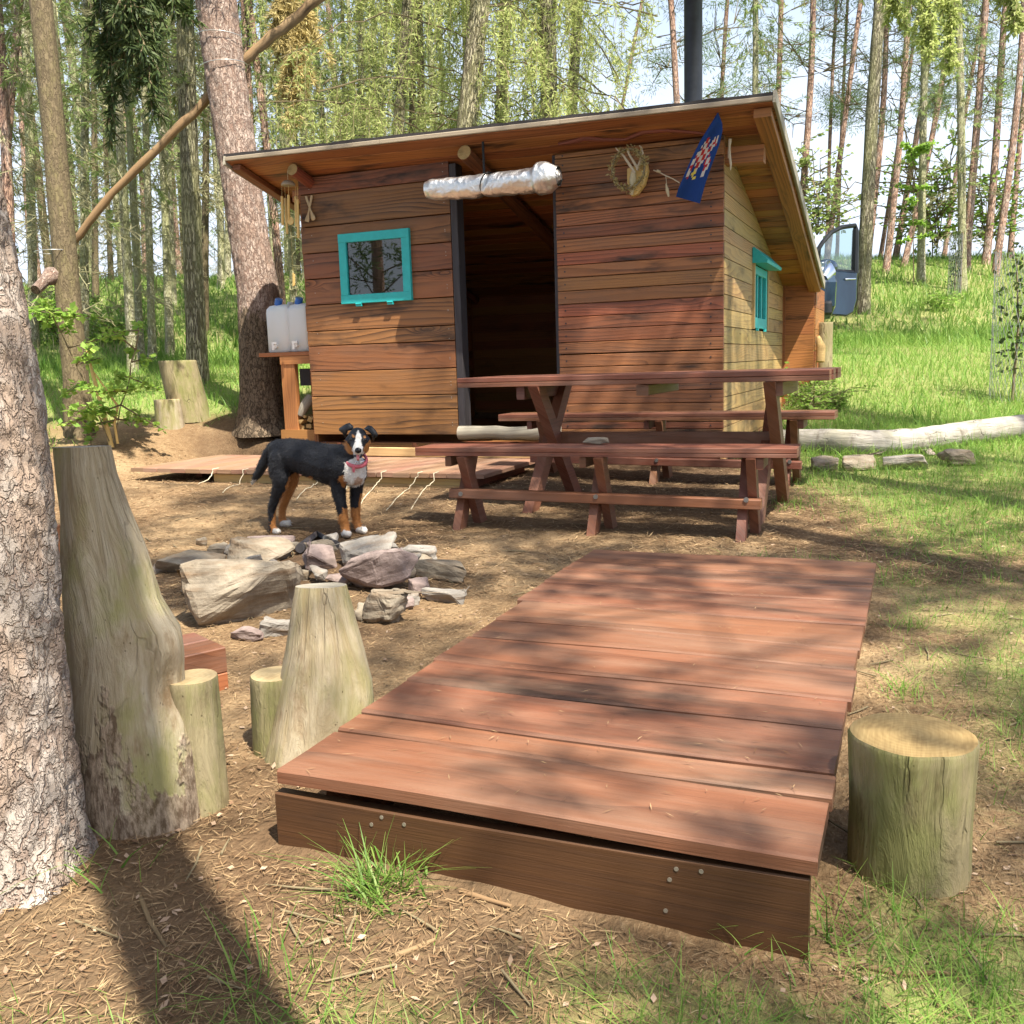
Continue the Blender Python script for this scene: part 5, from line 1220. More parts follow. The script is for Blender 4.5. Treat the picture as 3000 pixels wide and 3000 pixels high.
sc = atd(603, 2410, ds+.10); logst((sc[0]-.01, sc[1], float(terr(sc[0], sc[1]))), zt, r_s*1.04, r_s, M['loggreen'], M['end'], 'seat', None, None, 7, par=t, n=44)
# the short log chair in the middle
bg = ground(900, 2262); dist = float((bg-CAM)@FW)
t = thing('log_chair', 'short log seat with a tapering slab back, beside the platform corner', 'chair', bg)
rows_ = [(2290, 770, 1085), (2180, 785, 1096), (2080, 805, 1096), (1990, 820, 1090), (1900, 838, 1070), (1800, 852, 1040), (1715, 866, 1012)]
prof = []
for i, (y_, xa_, xb_) in enumerate(rows_):
    pa, pb_ = atd(xa_, y_, dist+.09), atd(xb_, y_, dist+.09); c_ = (pa+pb_)/2; rx = np.linalg.norm(pb_-pa)/2; prof.append((c_[0], c_[1], c_[2], rx, min(.10, rx)*(1-.085*i)))
b2 = bg+fwd2*.08; prof[0] = (prof[0][0], prof[0][1], float(terr(b2[0], b2[1]))-.05, prof[0][3], prof[0][4])
shaped_log('backrest', t, prof, M['logclean'], M['grey'], 56, 15, [rotlog], .006)
sc = atd(822, 2240, dist+.15); zt = float(atd(790, 1978, dist+.10)[2]); logst((sc[0], sc[1], float(terr(sc[0], sc[1]))), zt, 80*dist/2802, 76*dist/2802, M['loggreen'], M['end'], 'seat', None, None, 9, par=t, n=36)
# timber benches by the fire
def timber(lab, p0, p1, w, z0, h, dirv):
    a_, b_ = np.array(p0), np.array(p1); t = thing('timber_bench', lab, 'bench', ((a_[0]+b_[0])/2, (a_[1]+b_[1])/2, z0), 'timber benches at the fire pit')
    m = MB(); d_ = (b_-a_); d_[2] = 0; L_ = np.linalg.norm(d_); d_ /= L_; s_ = np.array((-d_[1], d_[0], 0))
    for k in (0, 1): m.beam(a_+s_*w*(.26+k*.5)+np.array((0, 0, z0+h-.04-a_[2])), b_+s_*w*(.26+k*.5)+np.array((0, 0, z0+h-.04-b_[2])), w*.48, .08)
    m.build('seat', M['bench'], t)
    m = MB(); m.beam(a_+s_*.02+np.array((0, 0, z0+(h-.08)/2-.015-a_[2])), b_+s_*.02+np.array((0, 0, z0+(h-.08)/2-.015-b_[2])), .03, h-.05); m.build('side_board', M['shelf'], t)
    for f_ in (.1, .85):
        m = MB(); c_ = a_+(b_-a_)*f_+s_*w*.5; m.beam((c_[0]-s_[0]*w*.4, c_[1]-s_[1]*w*.4, z0+(h-.08)/2-.02), (c_[0]+s_[0]*w*.4, c_[1]+s_[1]*w*.4, z0+(h-.08)/2-.02), .16, h-.08+.04); m.build('leg', M['shelf'], t)
q0, q1 = ground(60, 2190), ground(672, 2020); zz_ = float(terr(q1[0], q1[1])); hb = float(atd(672, 1890, float((q1-CAM)@FW))[2])-zz_
timber('heavy red brown timber bench behind the tall log chair', q0, q1, .24, zz_, max(.12, hb), None)
q0, q1 = ground(20, 1700), ground(190, 1620); zz_ = float(terr(q1[0], q1[1])); timber('second timber bench mostly hidden behind the foreground pine', q0, q1, .2, zz_, .15, None)

# ------------------------------------------------------------------ fallen log and stones at the right
pts = [ground(*p) for p in ((2290, 1320), (2420, 1330), (2560, 1340), (2700, 1330), (2850, 1305), (3000, 1290), (3140, 1280))]
dst = [float((p-CAM)@FW) for p in pts]; rad = [.085, .10, .105, .10, .10, .105, .11]
P_ = []; R2 = []
for i in range(len(pts)-1):
    for f_ in np.linspace(0, 1, 7)[:-1]:
        p = pts[i]*(1-f_)+pts[i+1]*f_; r_ = rad[i]*(1-f_)+rad[i+1]*f_; p = p+np.array((FH[0]*r_, FH[1]*r_, r_*.85)); P_.append(p); R2.append(r_*(1+random.uniform(-.03, .03)))
m = MB(); m.tube(P_, R2, 18, capmat=1); tag(m.build('fallen_log', [M['silver'], M['grey']]), 'long silvery fallen log bordering the lawn at the right', 'log')
for (cx, cy, w, h, s_, lab) in ((2395, 1362, 78, 48, 41, 'leftmost stone in the row under the fallen log, beside the bench leg'), (2494, 1360, 118, 52, 42, 'tan stone second from the left under the fallen log'), (2640, 1360, 160, 50, 43, 'long grey stone in the middle under the fallen log'), (2790, 1345, 135, 56, 44, 'rightmost large tan stone under the fallen log'), (2702, 1328, 34, 22, 45, 'little pinkish stone on top of the row under the fallen log')):
    g_ = ground(cx, cy+h*.4); dist = float((g_-CAM)@FW); W_ = w*dist/2802
    stone_thing(lab, (g_[0]+.04, g_[1]+.06, float(terr(g_[0], g_[1]))+h*dist/2802*.42), (W_, .16, h*dist/2802*1.1), (SP, SP, SG, SP, SB)[s_-41], s_, (0, 0, .40), 'stone', 'stones under the fallen log', .75)
# stumps at the back left
for (cx, yb_, yt_, wb, wt, lab, s_, tv, mt) in ((487, 1262, 1162, 84, 72, 'short pale cut stump in the sunlit litter at the back left', 61, -4, 'log'), (536, 1245, 1048, 118, 108, 'tall mossy split stump behind the short one at the back left', 62, -28, 'loggreen')):
    g_ = ground(cx+ (8 if s_ == 62 else 0), yb_-4); dist = float((g_-CAM)@FW); k_ = dist/2802; g_ = g_+fwd2*wb*k_*.45; zt = float(atd(cx, yt_+8, dist+wb*k_*.45)[2])
    logst((g_[0], g_[1], float(terr(g_[0], g_[1]))), zt, wb*k_/2, wt*k_/2, M[mt], M['end'], 'log_stump', lab, 'stump', s_, tiltv=tuple(rt2[:2]*tv*k_), n=36)
g_ = atd(2413, 1060, 10.4); zt = float(atd(2413, 945, 10.4)[2]); logst((g_[0], g_[1], float(terr(g_[0], g_[1]))), zt, .092, .092, M['loggreen'], M['end'], 'log_stump', 'upright stump standing behind the hut, in front of the van', 'stump', 66, n=32)
m = MB(); q = [atd(2396, 985, 10.1), atd(2405, 1015, 10.1), atd(2402, 1060, 10.1)]; m.tube([q[0], q[1], q[2]], [.02, .05, .05], 10); tag(m.build('firewood_log', M['endwarm']), 'split log leaning between the hut\'s wood bay and the upright stump', 'firewood')

# ------------------------------------------------------------------ van behind the hut
def build_van():
    dv = 14.6
    org = atd(2385, 900, dv); gz_ = float(terr(org[0], org[1])); 
    t = thing('parked_van', 'dark blue van with its front door open, parked behind the hut', 'van', (org[0], org[1], gz_))
    fx = -fwd2; rx = rt2          # fx: the way the van faces (to the camera), rx: picture right
    ang = R(2); c_, s_ = math.cos(ang), math.sin(ang)
    fx, rx = fx*c_+rx*s_, rx*c_-fx*s_
    def P(f, r, z): return org*np.array((1, 1, 0))+np.array((0, 0, gz_))+fx*f+rx*r+np.array((0, 0, z))
    # body side outline, f forward from the front axle, z up; the right side (r=0) is the one that shows
    side = [(.75, .28), (.95, .45), (.98, .78), (.86, 1.0), (.35, 1.12), (-.05, 1.22), (-.75, 1.84), (-1.3, 1.97), (-3.6, 1.95), (-3.75, 1.6), (-3.8, .4), (-3.7, .28)]
    m = MB(); W_ = 1.9; n = len(side); cols = [(0.0, .0), (.08, -.09), (.3, -.16)]
    secs = [(-.0, 1., 0.), (-.05, 1.0, .03), (-.2, 1., .07), (-W_/2, 1., .09), (-W_+.2, 1., .07), (-W_+.05, 1., .03), (-W_, 1., 0.)]
    vs = []
    for (r, sc_, ex) in secs:
        for (f, z_) in side: vs.append(P(f+(ex if f > .3 else (-ex if f < -3.5 else 0))-(.07 if abs(r) < .01 or abs(r+W_) < .01 else 0)*(1 if f > .3 else 0), r*(1-.10*max(0, z_-1.1)) -W_*.05*max(0, z_-1.1), z_+(ex*.3 if z_ > 1.5 else 0)))
    fs = []
    for i in range(len(secs)-1):
        for k in range(n): j = (k+1) % n; fs.append([i*n+k, i*n+j, (i+1)*n+j, (i+1)*n+k][::-1])
    fs += [list(range(n)), [(len(secs)-1)*n+k for k in range(n)][::-1]]
    m.add(vs, fs, None, .5, 0, False); body = m.build('body', M['carpaint'], t)
    m = MB(); m.add([P(-.08, -.16, 1.26), P(-.72, -.24, 1.82), P(-.72, -W_+.24, 1.82), P(-.08, -W_+.16, 1.26)], [[0, 1, 2, 3]])
    for q in range(4): m.v[q] = tuple(np.array(m.v[q])+fx*.10+np.array((0, 0, .06)))
    m.build('windscreen', M['carglass'], t)
    for r in (-.10, -W_+.10):
        m = MB(); sgn = 1 if r > -1 else -1
        m.tube([P(1.0, r-.12*sgn, .83), P(.93, r-.02*sgn, .93), P(.62, r+.075*sgn, 1.08)], [.07, .11, .05], 14, squash=.8); m.build('headlight', M['chrome'], t)
    m = MB(); m.box(P(1.0, -W_/2, .36), (.2, .2, .2)); 
    m = MB(); m.beam(P(.99, -.12, .42), P(.99, -W_+.12, .42), .16, .2, bev=.04); m.build('bumper', M['carblack'], t)
    m = MB()
    for k in range(4): m.beam(P(1.06, -.5, .66+k*.06), P(1.06, -W_+.5, .66+k*.06), .03, .03)
    m.build('grille', M['chrome'], t)
    for (f, r) in ((.0, -.10), (-2.9, -.10), (.0, -W_+.1), (-2.9, -W_+.1)):
        a_ = P(f, r-.1, .33); b_ = P(f, r+.1, .33); m = MB(); m.tube([a_, b_], .33, 26); w_ = m.build('wheel', M['tyre'], t)
        m = MB(); m.tube([a_-(b_-a_)*.02, b_+(b_-a_)*.02], .2, 20); m.build('rim', M['chrome'], w_)
    # open front door: hinged at the front edge, swung out towards picture right
    hin = P(-.35, .02, 0); du = rt2*.88+fwd2*.475; dn = rt2*.475-fwd2*.88
    L_ = 1.02; z0 = .36
    def D(u_, z_, o_=0.): return hin*np.array((1, 1, 0))+np.array((0, 0, gz_+z_))+du*u_+dn*o_
    low = [(0., .55), (.06, .40), (.8, .36), (.95, .42), (1.02, .62), (1.02, 1.04), (0., 1.10)]
    m = MB(); k = len(low); vs = [D(u_, z_, o_) for o_ in (.055, -.055) for (u_, z_) in low]; ins = [D(.5+(u_-.5)*.94, .75+(z_-.75)*.94, .075) for (u_, z_) in low]
    vs += ins; fs = [[k+i for i in range(k)], [2*k+i for i in range(k)][::-1]]+[[i, (i+1) % k, k+(i+1) % k, k+i] for i in range(k)]+[[2*k+i, 2*k+(i+1) % k, (i+1) % k, i] for i in range(k)]
    m.add(vs, fs, None, .5); door = m.build('door', M['carpaint'], t, 'open front door swung outwards')
    m = MB(); fr = [D(.0, 1.10), D(.10, 1.26), D(.30, 1.50), D(.48, 1.65), D(.70, 1.74), D(1.0, 1.78), D(1.02, 1.70), D(1.02, 1.04)]
    m.tube(fr, [.04, .035, .035, .035, .035, .035, .05, .06], 8, smooth=False); m.tube([D(.0, 1.07), D(1.0, 1.05)], .04, 8); m.tube([D(.22, 1.07), D(.24, 1.45)], .022, 6); m.build('window_frame', M['carblack'], door)
    gp = [(.03, 1.1), (.12, 1.26), (.31, 1.49), (.49, 1.63), (.70, 1.72), (.99, 1.75), (.99, 1.06)]
    m = MB(); m.add([D(a, b, .004) for a, b in gp]+[D(a, b, -.004) for a, b in gp], [list(range(7))[::-1], list(range(7, 14))]); m.build('window_pane', M['carglass'], door)
    m = MB(); m.tube([D(.72, .93, .085), D(.76, .935, .105), D(.90, .94, .105), D(.94, .945, .085)], .016, 8); m.build('handle', M['chrome'], door)
    bm = bmesh.new(); bmesh.ops.create_uvsphere(bm, u_segments=20, v_segments=12, radius=1., matrix=Matrix.Translation(V(D(.22, 1.11, .17))) @ Matrix(((float(du[0])*.22, float(dn[0])*.10, 0, 0), (float(du[1])*.22, float(dn[1])*.10, 0, 0), (0, 0, .115, 0), (0, 0, 0, 1))))
    me_ = bpy.data.meshes.new('mirror'); bm.to_mesh(me_); bm.free(); me_.materials.append(M['carpaint'])
    for q in me_.polygons: q.use_smooth = True
    e = link('mirror', me_); parent(e, door)
build_van()
# ------------------------------------------------------------------ foliage meshes (shared by the trees)
def strips(a, b, w0, w1):
    """thin bars between points as two crossing quads"""
    d = unit(b-a); s1 = unit(np.cross(d, rng.normal(0, 1, a.shape))); s2 = np.cross(d, s1); out = []
    for s_ in (s1, s2): out.append(np.stack([a-s_*w0, a+s_*w0, b+s_*w1, b-s_*w1], 1))
    return np.concatenate(out, 0).reshape(-1, 3)
def fol(name, parts):
    """parts: list of (verts(4n,3), material) -> one mesh"""
    Vs = np.concatenate([p[0] for p in parts]); mi = np.concatenate([np.full(len(p[0])//4, i) for i, p in enumerate(parts)])
    return npmesh(name, Vs, np.arange(len(Vs)).reshape(-1, 4), [p[1] for p in parts], rnd=rng.random(len(mi)), mi=mi)
def larch_crown(seed, h0=2.8, h1=15., nbr=42, hang=1., dens=1., L=(1.2, 3.0), mat='larch'):
    g = np.random.default_rng(seed); TW = []; NB = []; ND = []; SA = []; SB_ = []
    for k in range(nbr):
        z = h0+(h1-h0)*(k/nbr)**1.15+g.uniform(-.2, .2); az = g.random()*2*np.pi; Lb = g.uniform(*L)*(1-.45*(z-h0)/(h1-h0))
        n = 9; t_ = np.linspace(0, 1, n); dr = np.array((math.cos(az), math.sin(az))); droop = g.uniform(.15, .5)*Lb
        p = np.stack([dr[0]*Lb*t_, dr[1]*Lb*t_, z+.12*Lb*np.sin(t_*2)-droop*t_**2], -1)+g.normal(0, .03, (n, 3)); SA.append(p[:-1]); SB_.append(p[1:])
        for q in range(int(9*Lb*dens)):
            f_ = g.uniform(.2, 1.); i = min(int(f_*(n-1)), n-2); s_ = p[i]+(p[i+1]-p[i])*(f_*(n-1)-i)
            hl = g.uniform(.3, 1.25)*hang; m_ = 6; tt = np.linspace(0, 1, m_)[:, None]; sw = g.normal(0, .16, 3)*np.array((1, 1, 0))
            w_ = s_+sw*tt+np.array((0, 0, -1.))*hl*tt**1.1+g.normal(0, .012, (m_, 3)); TW.append((w_[:-1], w_[1:]))
            kk = int(hl*58); u = g.random(kk); ii = np.minimum((u*(m_-1)).astype(int), m_-2); b_ = w_[ii]+(w_[ii+1]-w_[ii])*((u*(m_-1))-ii)[:, None]
            NB.append(b_); ND.append(unit(g.normal(0, 1, (kk, 3))+np.array((0, 0, -.5))))
    NB = np.concatenate(NB); ND = np.concatenate(ND); a = np.concatenate([x for x, _ in TW]); b = np.concatenate([y for _, y in TW])
    return fol('crown', [(blades(NB, ND, g.uniform(.06, .12, len(NB)), g.uniform(.012, .021, len(NB))), M[mat]), (strips(a, b, .003, .002), M['twig']), (strips(np.concatenate(SA), np.concatenate(SB_), .012, .008), M['twig'])])
def spruce_lower(seed, h0=1.2, h1=12., n=130, green=.5, L=(.3, 1.3)):
    """dead twigs with lichen low down, thin living sprays higher up"""
    g = np.random.default_rng(seed); SA = []; SB_ = []; NB = []; ND = []; DB = []; DD = []
    for k in range(n):
        z = h0+(h1-h0)*g.random()**.9; az = g.random()*2*np.pi; Lb = g.uniform(*L)*(.6+.8*(z-h0)/(h1-h0)); dr = np.array((math.cos(az), math.sin(az), -g.uniform(.05, .5)))
        m_ = 6; t_ = np.linspace(0, 1, m_)[:, None]; p = np.array((0, 0, z))+dr*Lb*t_+np.array((0, 0, -.25))*Lb*t_**2+g.normal(0, .02, (m_, 3)); SA.append(p[:-1]); SB_.append(p[1:])
        for q in range(int(5*Lb+2)):
            i = g.integers(1, m_-1); d2 = unit(dr+g.normal(0, .8, 3)); l2 = g.uniform(.08, .35); e = p[i]+d2*l2; SA.append(p[i][None]); SB_.append(e[None])
            alive = z > h0+(h1-h0)*(.08+.55*g.random())
            if alive and g.random() < green:
                kk = 26; u = g.random(kk)[:, None]; NB.append(p[i]+(e-p[i])*u+np.array((0, 0, -.03))); ND.append(unit(d2+g.normal(0, .7, (kk, 3))+np.array((0, 0, -.5))))
            elif g.random() < .5:
                kk = 5; u = g.random(kk)[:, None]; DB.append(p[i]+(e-p[i])*u); DD.append(unit(d2+g.normal(0, .9, (kk, 3))+np.array((0, 0, -.6))))
    parts = [(strips(np.concatenate(SA), np.concatenate(SB_), .0065, .003), M['deadtwig'])]
    if NB: NB = np.concatenate(NB); ND = np.concatenate(ND); parts.append((blades(NB, ND, g.uniform(.07, .13, len(NB)), g.uniform(.011, .02, len(NB))), M['spruce']))
    if DB: DB = np.concatenate(DB); DD = np.concatenate(DD); parts.append((blades(DB, DD, g.uniform(.05, .12, len(DB)), g.uniform(.006, .012, len(DB))), M['deadtwig']))
    return fol('branches', parts)
def pine_crown(seed, h0=3., h1=15., nb=26, clump=5, top=.55, r=.30, sparse=.6, L=(.7, 2.2), mat='pineneedle'):
    g = np.random.default_rng(seed); SA = []; SB_ = []; NB = []; ND = []
    for k in range(nb):
        f_ = k/nb; z = h0+(h1-h0)*f_+g.uniform(-.3, .3); az = g.random()*2*np.pi; Lb = g.uniform(*L)*(.5+.7*math.sin(math.pi*min(1, f_*.8+.15)))
        m_ = 6; t_ = np.linspace(0, 1, m_)[:, None]; dr = np.array((math.cos(az), math.sin(az), g.uniform(-.1, .5))); p = np.array((0, 0, z))+dr*Lb*t_+np.array((0, 0, .12))*Lb*t_**2+g.normal(0, .05, (m_, 3))*t_; SA.append(p[:-1]); SB_.append(p[1:])
        live = g.random() < (sparse*.5 if f_ < .4 else sparse+.3)
        for q in range(clump):
            i = g.integers(2, m_); e = p[i]+g.normal(0, .3, 3)*np.array((1, 1, .6)); SA.append(p[i-1][None]); SB_.append(e[None])
            if live:
                kk = int(170*g.uniform(.5, 1.2)); o_ = unit(g.normal(0, 1, (kk, 3))); NB.append(e+o_*r*g.random((kk, 1))**.6*np.array((1, 1, .6))); ND.append(unit(o_+g.normal(0, .5, (kk, 3))))
    NB = np.concatenate(NB); ND = np.concatenate(ND)
    return fol('crown', [(blades(NB, ND, g.uniform(.08, .14, len(NB)), g.uniform(.010, .016, len(NB))), M[mat]), (strips(np.concatenate(SA), np.concatenate(SB_), .013, .006), M['twig'])])
LARCH = [larch_crown(100+k, 2.6, 14.5, 40, 1.0, 1.0) for k in range(3)]
SPRUCE = [spruce_lower(200+k, 1.0, 11., 110, .7) for k in range(4)]
PINE = [pine_crown(300+k, 3.5, 16., 26, 5) for k in range(4)]
# ------------------------------------------------------------------ trunks
def trunk_mesh(seed, mat, H=19., r0=1., taper=.55, bend=.12, n=14, rows=44, flare=.35, knob=.03, rscale=.14):
    g = np.random.default_rng(seed); z = H*(np.linspace(0, 1, rows)**1.35); z[0] = -.5; f_ = z/H
    r_ = r0*(1-taper*np.clip(f_, 0, 1))*(1+flare*np.exp(-np.maximum(z, 0)/.28)); th = np.arange(n)/n*2*np.pi
    bx = bend*np.sin(z*.42+g.random()*6)*np.clip(z/6, 0, 1); by = bend*np.sin(z*.37+g.random()*6)*np.clip(z/6, 0, 1)
    P = np.zeros((rows, n, 3)); jit = 1+knob*g.normal(0, 1, (rows, n))
    P[..., 0] = bx[:, None]/rscale+r_[:, None]*np.cos(th)*jit; P[..., 1] = by[:, None]/rscale+r_[:, None]*np.sin(th)*jit; P[..., 2] = z[:, None]
    i = np.arange(rows*n).reshape(rows, n); F = np.stack([i[:-1], np.roll(i, -1, 1)[:-1], np.roll(i, -1, 1)[1:], i[1:]], -1).reshape(-1, 4)
    # wrap-free uv: the angle folds back so the seam matches
    uv = np.stack([np.broadcast_to(z[:, None], (rows, n)), np.broadcast_to(np.abs(np.arange(n)/n*2-1)*math.pi*rscale, (rows, n))], -1).reshape(-1, 2)
    return npmesh('trunk', P.reshape(-1, 3), F, mat, uv=uv, smooth=True)
TM = {k: [trunk_mesh(400+i+10*j, M[mt], bend=bd, flare=fl, rscale=rs) for i in range(3)] for j, (k, mt, bd, fl, rs) in enumerate((('spruce', 'bark_spruce', .05, .35, .13), ('larch', 'bark_larch', .06, .3, .2), ('pine', 'bark_red', .16, .25, .12), ('dark', 'bark_dark', .08, .3, .14)))}
def place_tree(name, lab, base, toward, rad, kind, crown=None, grp=None, crown_name='crown', cscale=1., zoff=0.):
    """tree at base whose trunk leans towards a second point"""
    base = np.array(base); up = unit(np.array(toward)-base); t = thing(name, lab, 'tree', base, grp)
    q = Vector((0, 0, 1)).rotation_difference(V(up)); t.rotation_mode = 'QUATERNION'; t.rotation_quaternion = q @ Quaternion((0, 0, 1), random.random()*6.28)
    o = link('trunk', random.choice(TM[kind]), t); o.scale = (rad, rad, 1)
    if crown is not None:
        c_ = link(crown_name, crown, t); c_.scale = (cscale, cscale, 1); c_.location = (0, 0, zoff); c_.rotation_euler = (0, 0, random.random()*6.28)
    return t
def tree_px(lab, x0, y0, x1, wpx, dep, kind, crown, name=None, grp=None, crown_name='crown', cscale=1., y1=0):
    a, b = atd(x0, y0, dep), atd(x1, y1, dep); up = unit(b-a)
    # slide down the trunk line to the ground
    for _ in range(30): a = a-up*(a[2]-float(terr(a[0], a[1])))/max(.4, up[2])*.9
    return place_tree(name or {'spruce': 'spruce_tree', 'larch': 'larch_tree', 'pine': 'pine_tree', 'dark': 'spruce_tree'}[kind], lab, a, b, wpx*dep/2802/2, kind, crown, grp, crown_name, cscale)
def c1t(lab, xb, yb, xt, w, dep, kind='spruce', cr=None, **k):
    p, q = c1(xb, yb), c1(xt, 0); return tree_px(lab, p[0], p[1], q[0], w*.5176, dep, kind, cr if cr is not None else random.choice(SPRUCE), crown_name='branches', **k)
GL = 'spruces of the stand left of the hut'
for (lab, xb, yb, xt, w, dep, kind) in (
    ('reddish trunk at the left edge, its foot hidden by the foreground pine', 62, 1800, -10, 62, 11, 'pine'), ('slim reddish trunk leaning right, second from the left edge', 45, 900, 125, 50, 13, 'pine'),
    ('mossy trunk just left of the thick dark tree', 185, 1700, 150, 52, 16, 'spruce'), ('pale stubby trunk hugging the right side of the thick dark tree', 405, 1750, 285, 58, 10.5, 'spruce'),
    ('mossy trunk right of the thick dark tree, behind the cross pole', 480, 1750, 480, 48, 14, 'spruce'), ('thin dark trunk just behind the mossy one right of the thick dark tree', 540, 1650, 515, 36, 21, 'dark'),
    ('slender dark trunk standing alone against the sky under the cross pole', 632, 1650, 570, 30, 24, 'dark'), ('pale grey trunk under the middle of the cross pole', 740, 1880, 630, 52, 12.5, 'spruce'),
    ('pale trunk right beside the grey one under the cross pole', 790, 1890, 700, 42, 13.5, 'spruce'), ('straight pale trunk with stubs, third under the cross pole', 858, 1880, 805, 42, 14, 'spruce'),
    ('grey trunk left of the large lichen covered tree', 955, 1800, 880, 46, 15, 'spruce'), ('thin trunk tucked close to the left of the lichen covered tree', 985, 1700, 925, 30, 20, 'spruce'),
    ('dark trunk right behind the lichen covered tree', 1160, 1800, 1180, 42, 17, 'dark'), ('pale thin trunk between the lichen tree and the leaning pine', 1252, 1680, 1235, 38, 22, 'spruce'),
    ('pale thin trunk close to the left of the leaning pine', 1290, 1640, 1290, 34, 24, 'spruce'), ('dark stem directly behind the leaning pine', 1412, 1200, 1385, 48, 15, 'pine'),
    ('trunk seen between the leaning pine and the hut corner', 1585, 1650, 1440, 48, 15, 'pine'), ('pale trunk rising behind the wind chime', 1662, 1680, 1600, 42, 16, 'spruce'),
    ('thin trunk rising above the left roof corner', 1730, 900, 1735, 28, 23, 'spruce'), ('thin grey trunk behind the hut\'s left roof edge', 1690, 1600, 1650, 26, 24, 'dark')):
    c1t(lab, xb, yb, xt, w, dep, kind, grp=GL)
LT = c1t('large lichen covered spruce in the middle of the left stand', 1112, 1900, 1040, 112, 11.2, 'larch', spruce_lower(231, 2.2, 7.5, 230, .25, (.25, .8)))
DT = c1t('thick dark shaded tree at the upper left that props the cross pole', 395, 1880, 200, 138, 8.9, 'dark', SPRUCE[0])
for q_ in list(DT.children):
    if q_.name.startswith('branches'): bpy.data.objects.remove(q_)
# trees behind the roof
def c2t(lab, xb, yb, xt, w, dep, kind, cr, **k):
    p, q = c2(xb, yb), c2(xt, 0); return tree_px(lab, p[0], p[1], q[0], w*.5176, dep, kind, cr, **k)
GR = 'trees rising behind the hut roof'
for (lab, xb, yb, xt, w, dep, kind, cr) in (
    ('bare grey trunk left of centre above the roof edge', 112, 770, 105, 42, 17, 'spruce', SPRUCE[0]), ('thin dark trunk left of the bare grey one above the roof', 10, 770, 5, 24, 21, 'dark', SPRUCE[1]),
    ('sunlit ridged larch trunk above the turquoise window', 318, 750, 365, 66, 14.5, 'larch', LARCH[0]), ('shaded trunk right behind the sunlit ridged larch', 392, 745, 405, 42, 18, 'dark', LARCH[1]),
    ('dark straight trunk right of the sunlit ridged larch', 452, 740, 445, 48, 16.5, 'dark', LARCH[2]), ('big larch with drooping green branches over the middle of the roof', 710, 700, 790, 130, 12.5, 'larch', LARCH[0]),
    ('second big drooping larch close behind the one over the middle of the roof', 905, 690, 930, 78, 14, 'larch', LARCH[1]), ('drooping larch with yellow green foliage over the foil roll', 1185, 650, 1180, 112, 13, 'larch', LARCH[2]),
    ('drooping larch left of the stove pipe behind the yellow green one', 1310, 640, 1345, 70, 14.5, 'larch', LARCH[0]), ('thin leaning stem between the drooping larch and the stove pipe', 1590, 600, 1705, 22, 20, 'pine', PINE[0]),
    ('slim reddish pine just left of the stove pipe', 1890, 600, 1872, 40, 18, 'pine', PINE[1]), ('pale leaning trunk in the foliage left of the sunlit ridged larch', 215, 760, 260, 34, 22, 'spruce', LARCH[1])):
    c2t(lab, xb, yb, xt, w, dep, kind, cr, grp=GR)
GP = 'pines of the open stand right of the hut'
ordn = ['first', 'second', 'third', 'fourth', 'fifth', 'sixth', 'seventh', 'eighth', 'ninth', 'tenth', 'eleventh', 'twelfth', 'thirteenth', 'fourteenth', 'fifteenth', 'sixteenth', 'seventeenth', 'eighteenth']
rp = [(220, 570, 250, 28, 23, 'pine', 1), (410, 520, 410, 38, 19, 'spruce', 3), (535, 560, 565, 34, 21, 'pine', 2), (675, 980, 742, 40, 21, 'pine', 1), (822, 1250, 868, 22, 25, 'pine', 0), (845, 1250, 1010, 32, 23, 'pine', 2), (882, 1250, 930, 20, 26, 'pine', 0)]
for i, (xb, yb, xt, w, dep, kind, cr) in enumerate(rp):
    p, q = c3(xb, yb), c3(xt, 0); tree_px(ordn[i]+' slim trunk to the right of the stove pipe, against the pale sky', p[0], p[1], q[0], w*.5176, dep, kind, PINE[cr] if kind == 'pine' else SPRUCE[cr], grp=GP)
p, q = c3(1030, 1500), c3(1108, 0); tree_px('thick ridged larch on the lawn behind the van door', p[0], p[1], q[0], 78*.5176, 16.5, 'larch', larch_crown(140, 6.5, 15, 16, 1.0, .8, (.8, 2.2)))
rp = [(1068, 1230, 1180, 36, 24, 'pine', 1), (1160, 1440, 1300, 38, 22, 'pine', 0), (1125, 1420, 1345, 24, 26, 'pine', 3), (1350, 1470, 1368, 44, 20, 'spruce', 2), (1215, 1400, 1440, 34, 25, 'pine', 3), (1268, 1430, 1560, 34, 23, 'pine', 2), (1580, 1400, 1560, 46, 19, 'spruce', 1), (1612, 1400, 1715, 44, 22, 'pine', 3), (1728, 1370, 1860, 42, 23, 'pine', 0), (1785, 1410, 1950, 40, 21, 'pine', 1), (1860, 1390, 1990, 32, 24, 'pine', 2), (1540, 1060, 1700, 26, 27, 'pine', 3)]
for i, (xb, yb, xt, w, dep, kind, cr) in enumerate(rp):
    p, q = c3(xb, yb), c3(xt, 0); tree_px(ordn[i]+' trunk to the right of the thick ridged larch on the slope', p[0], p[1], q[0], w*.5176, dep, kind, PINE[cr] if kind == 'pine' else SPRUCE[cr], grp=GP)
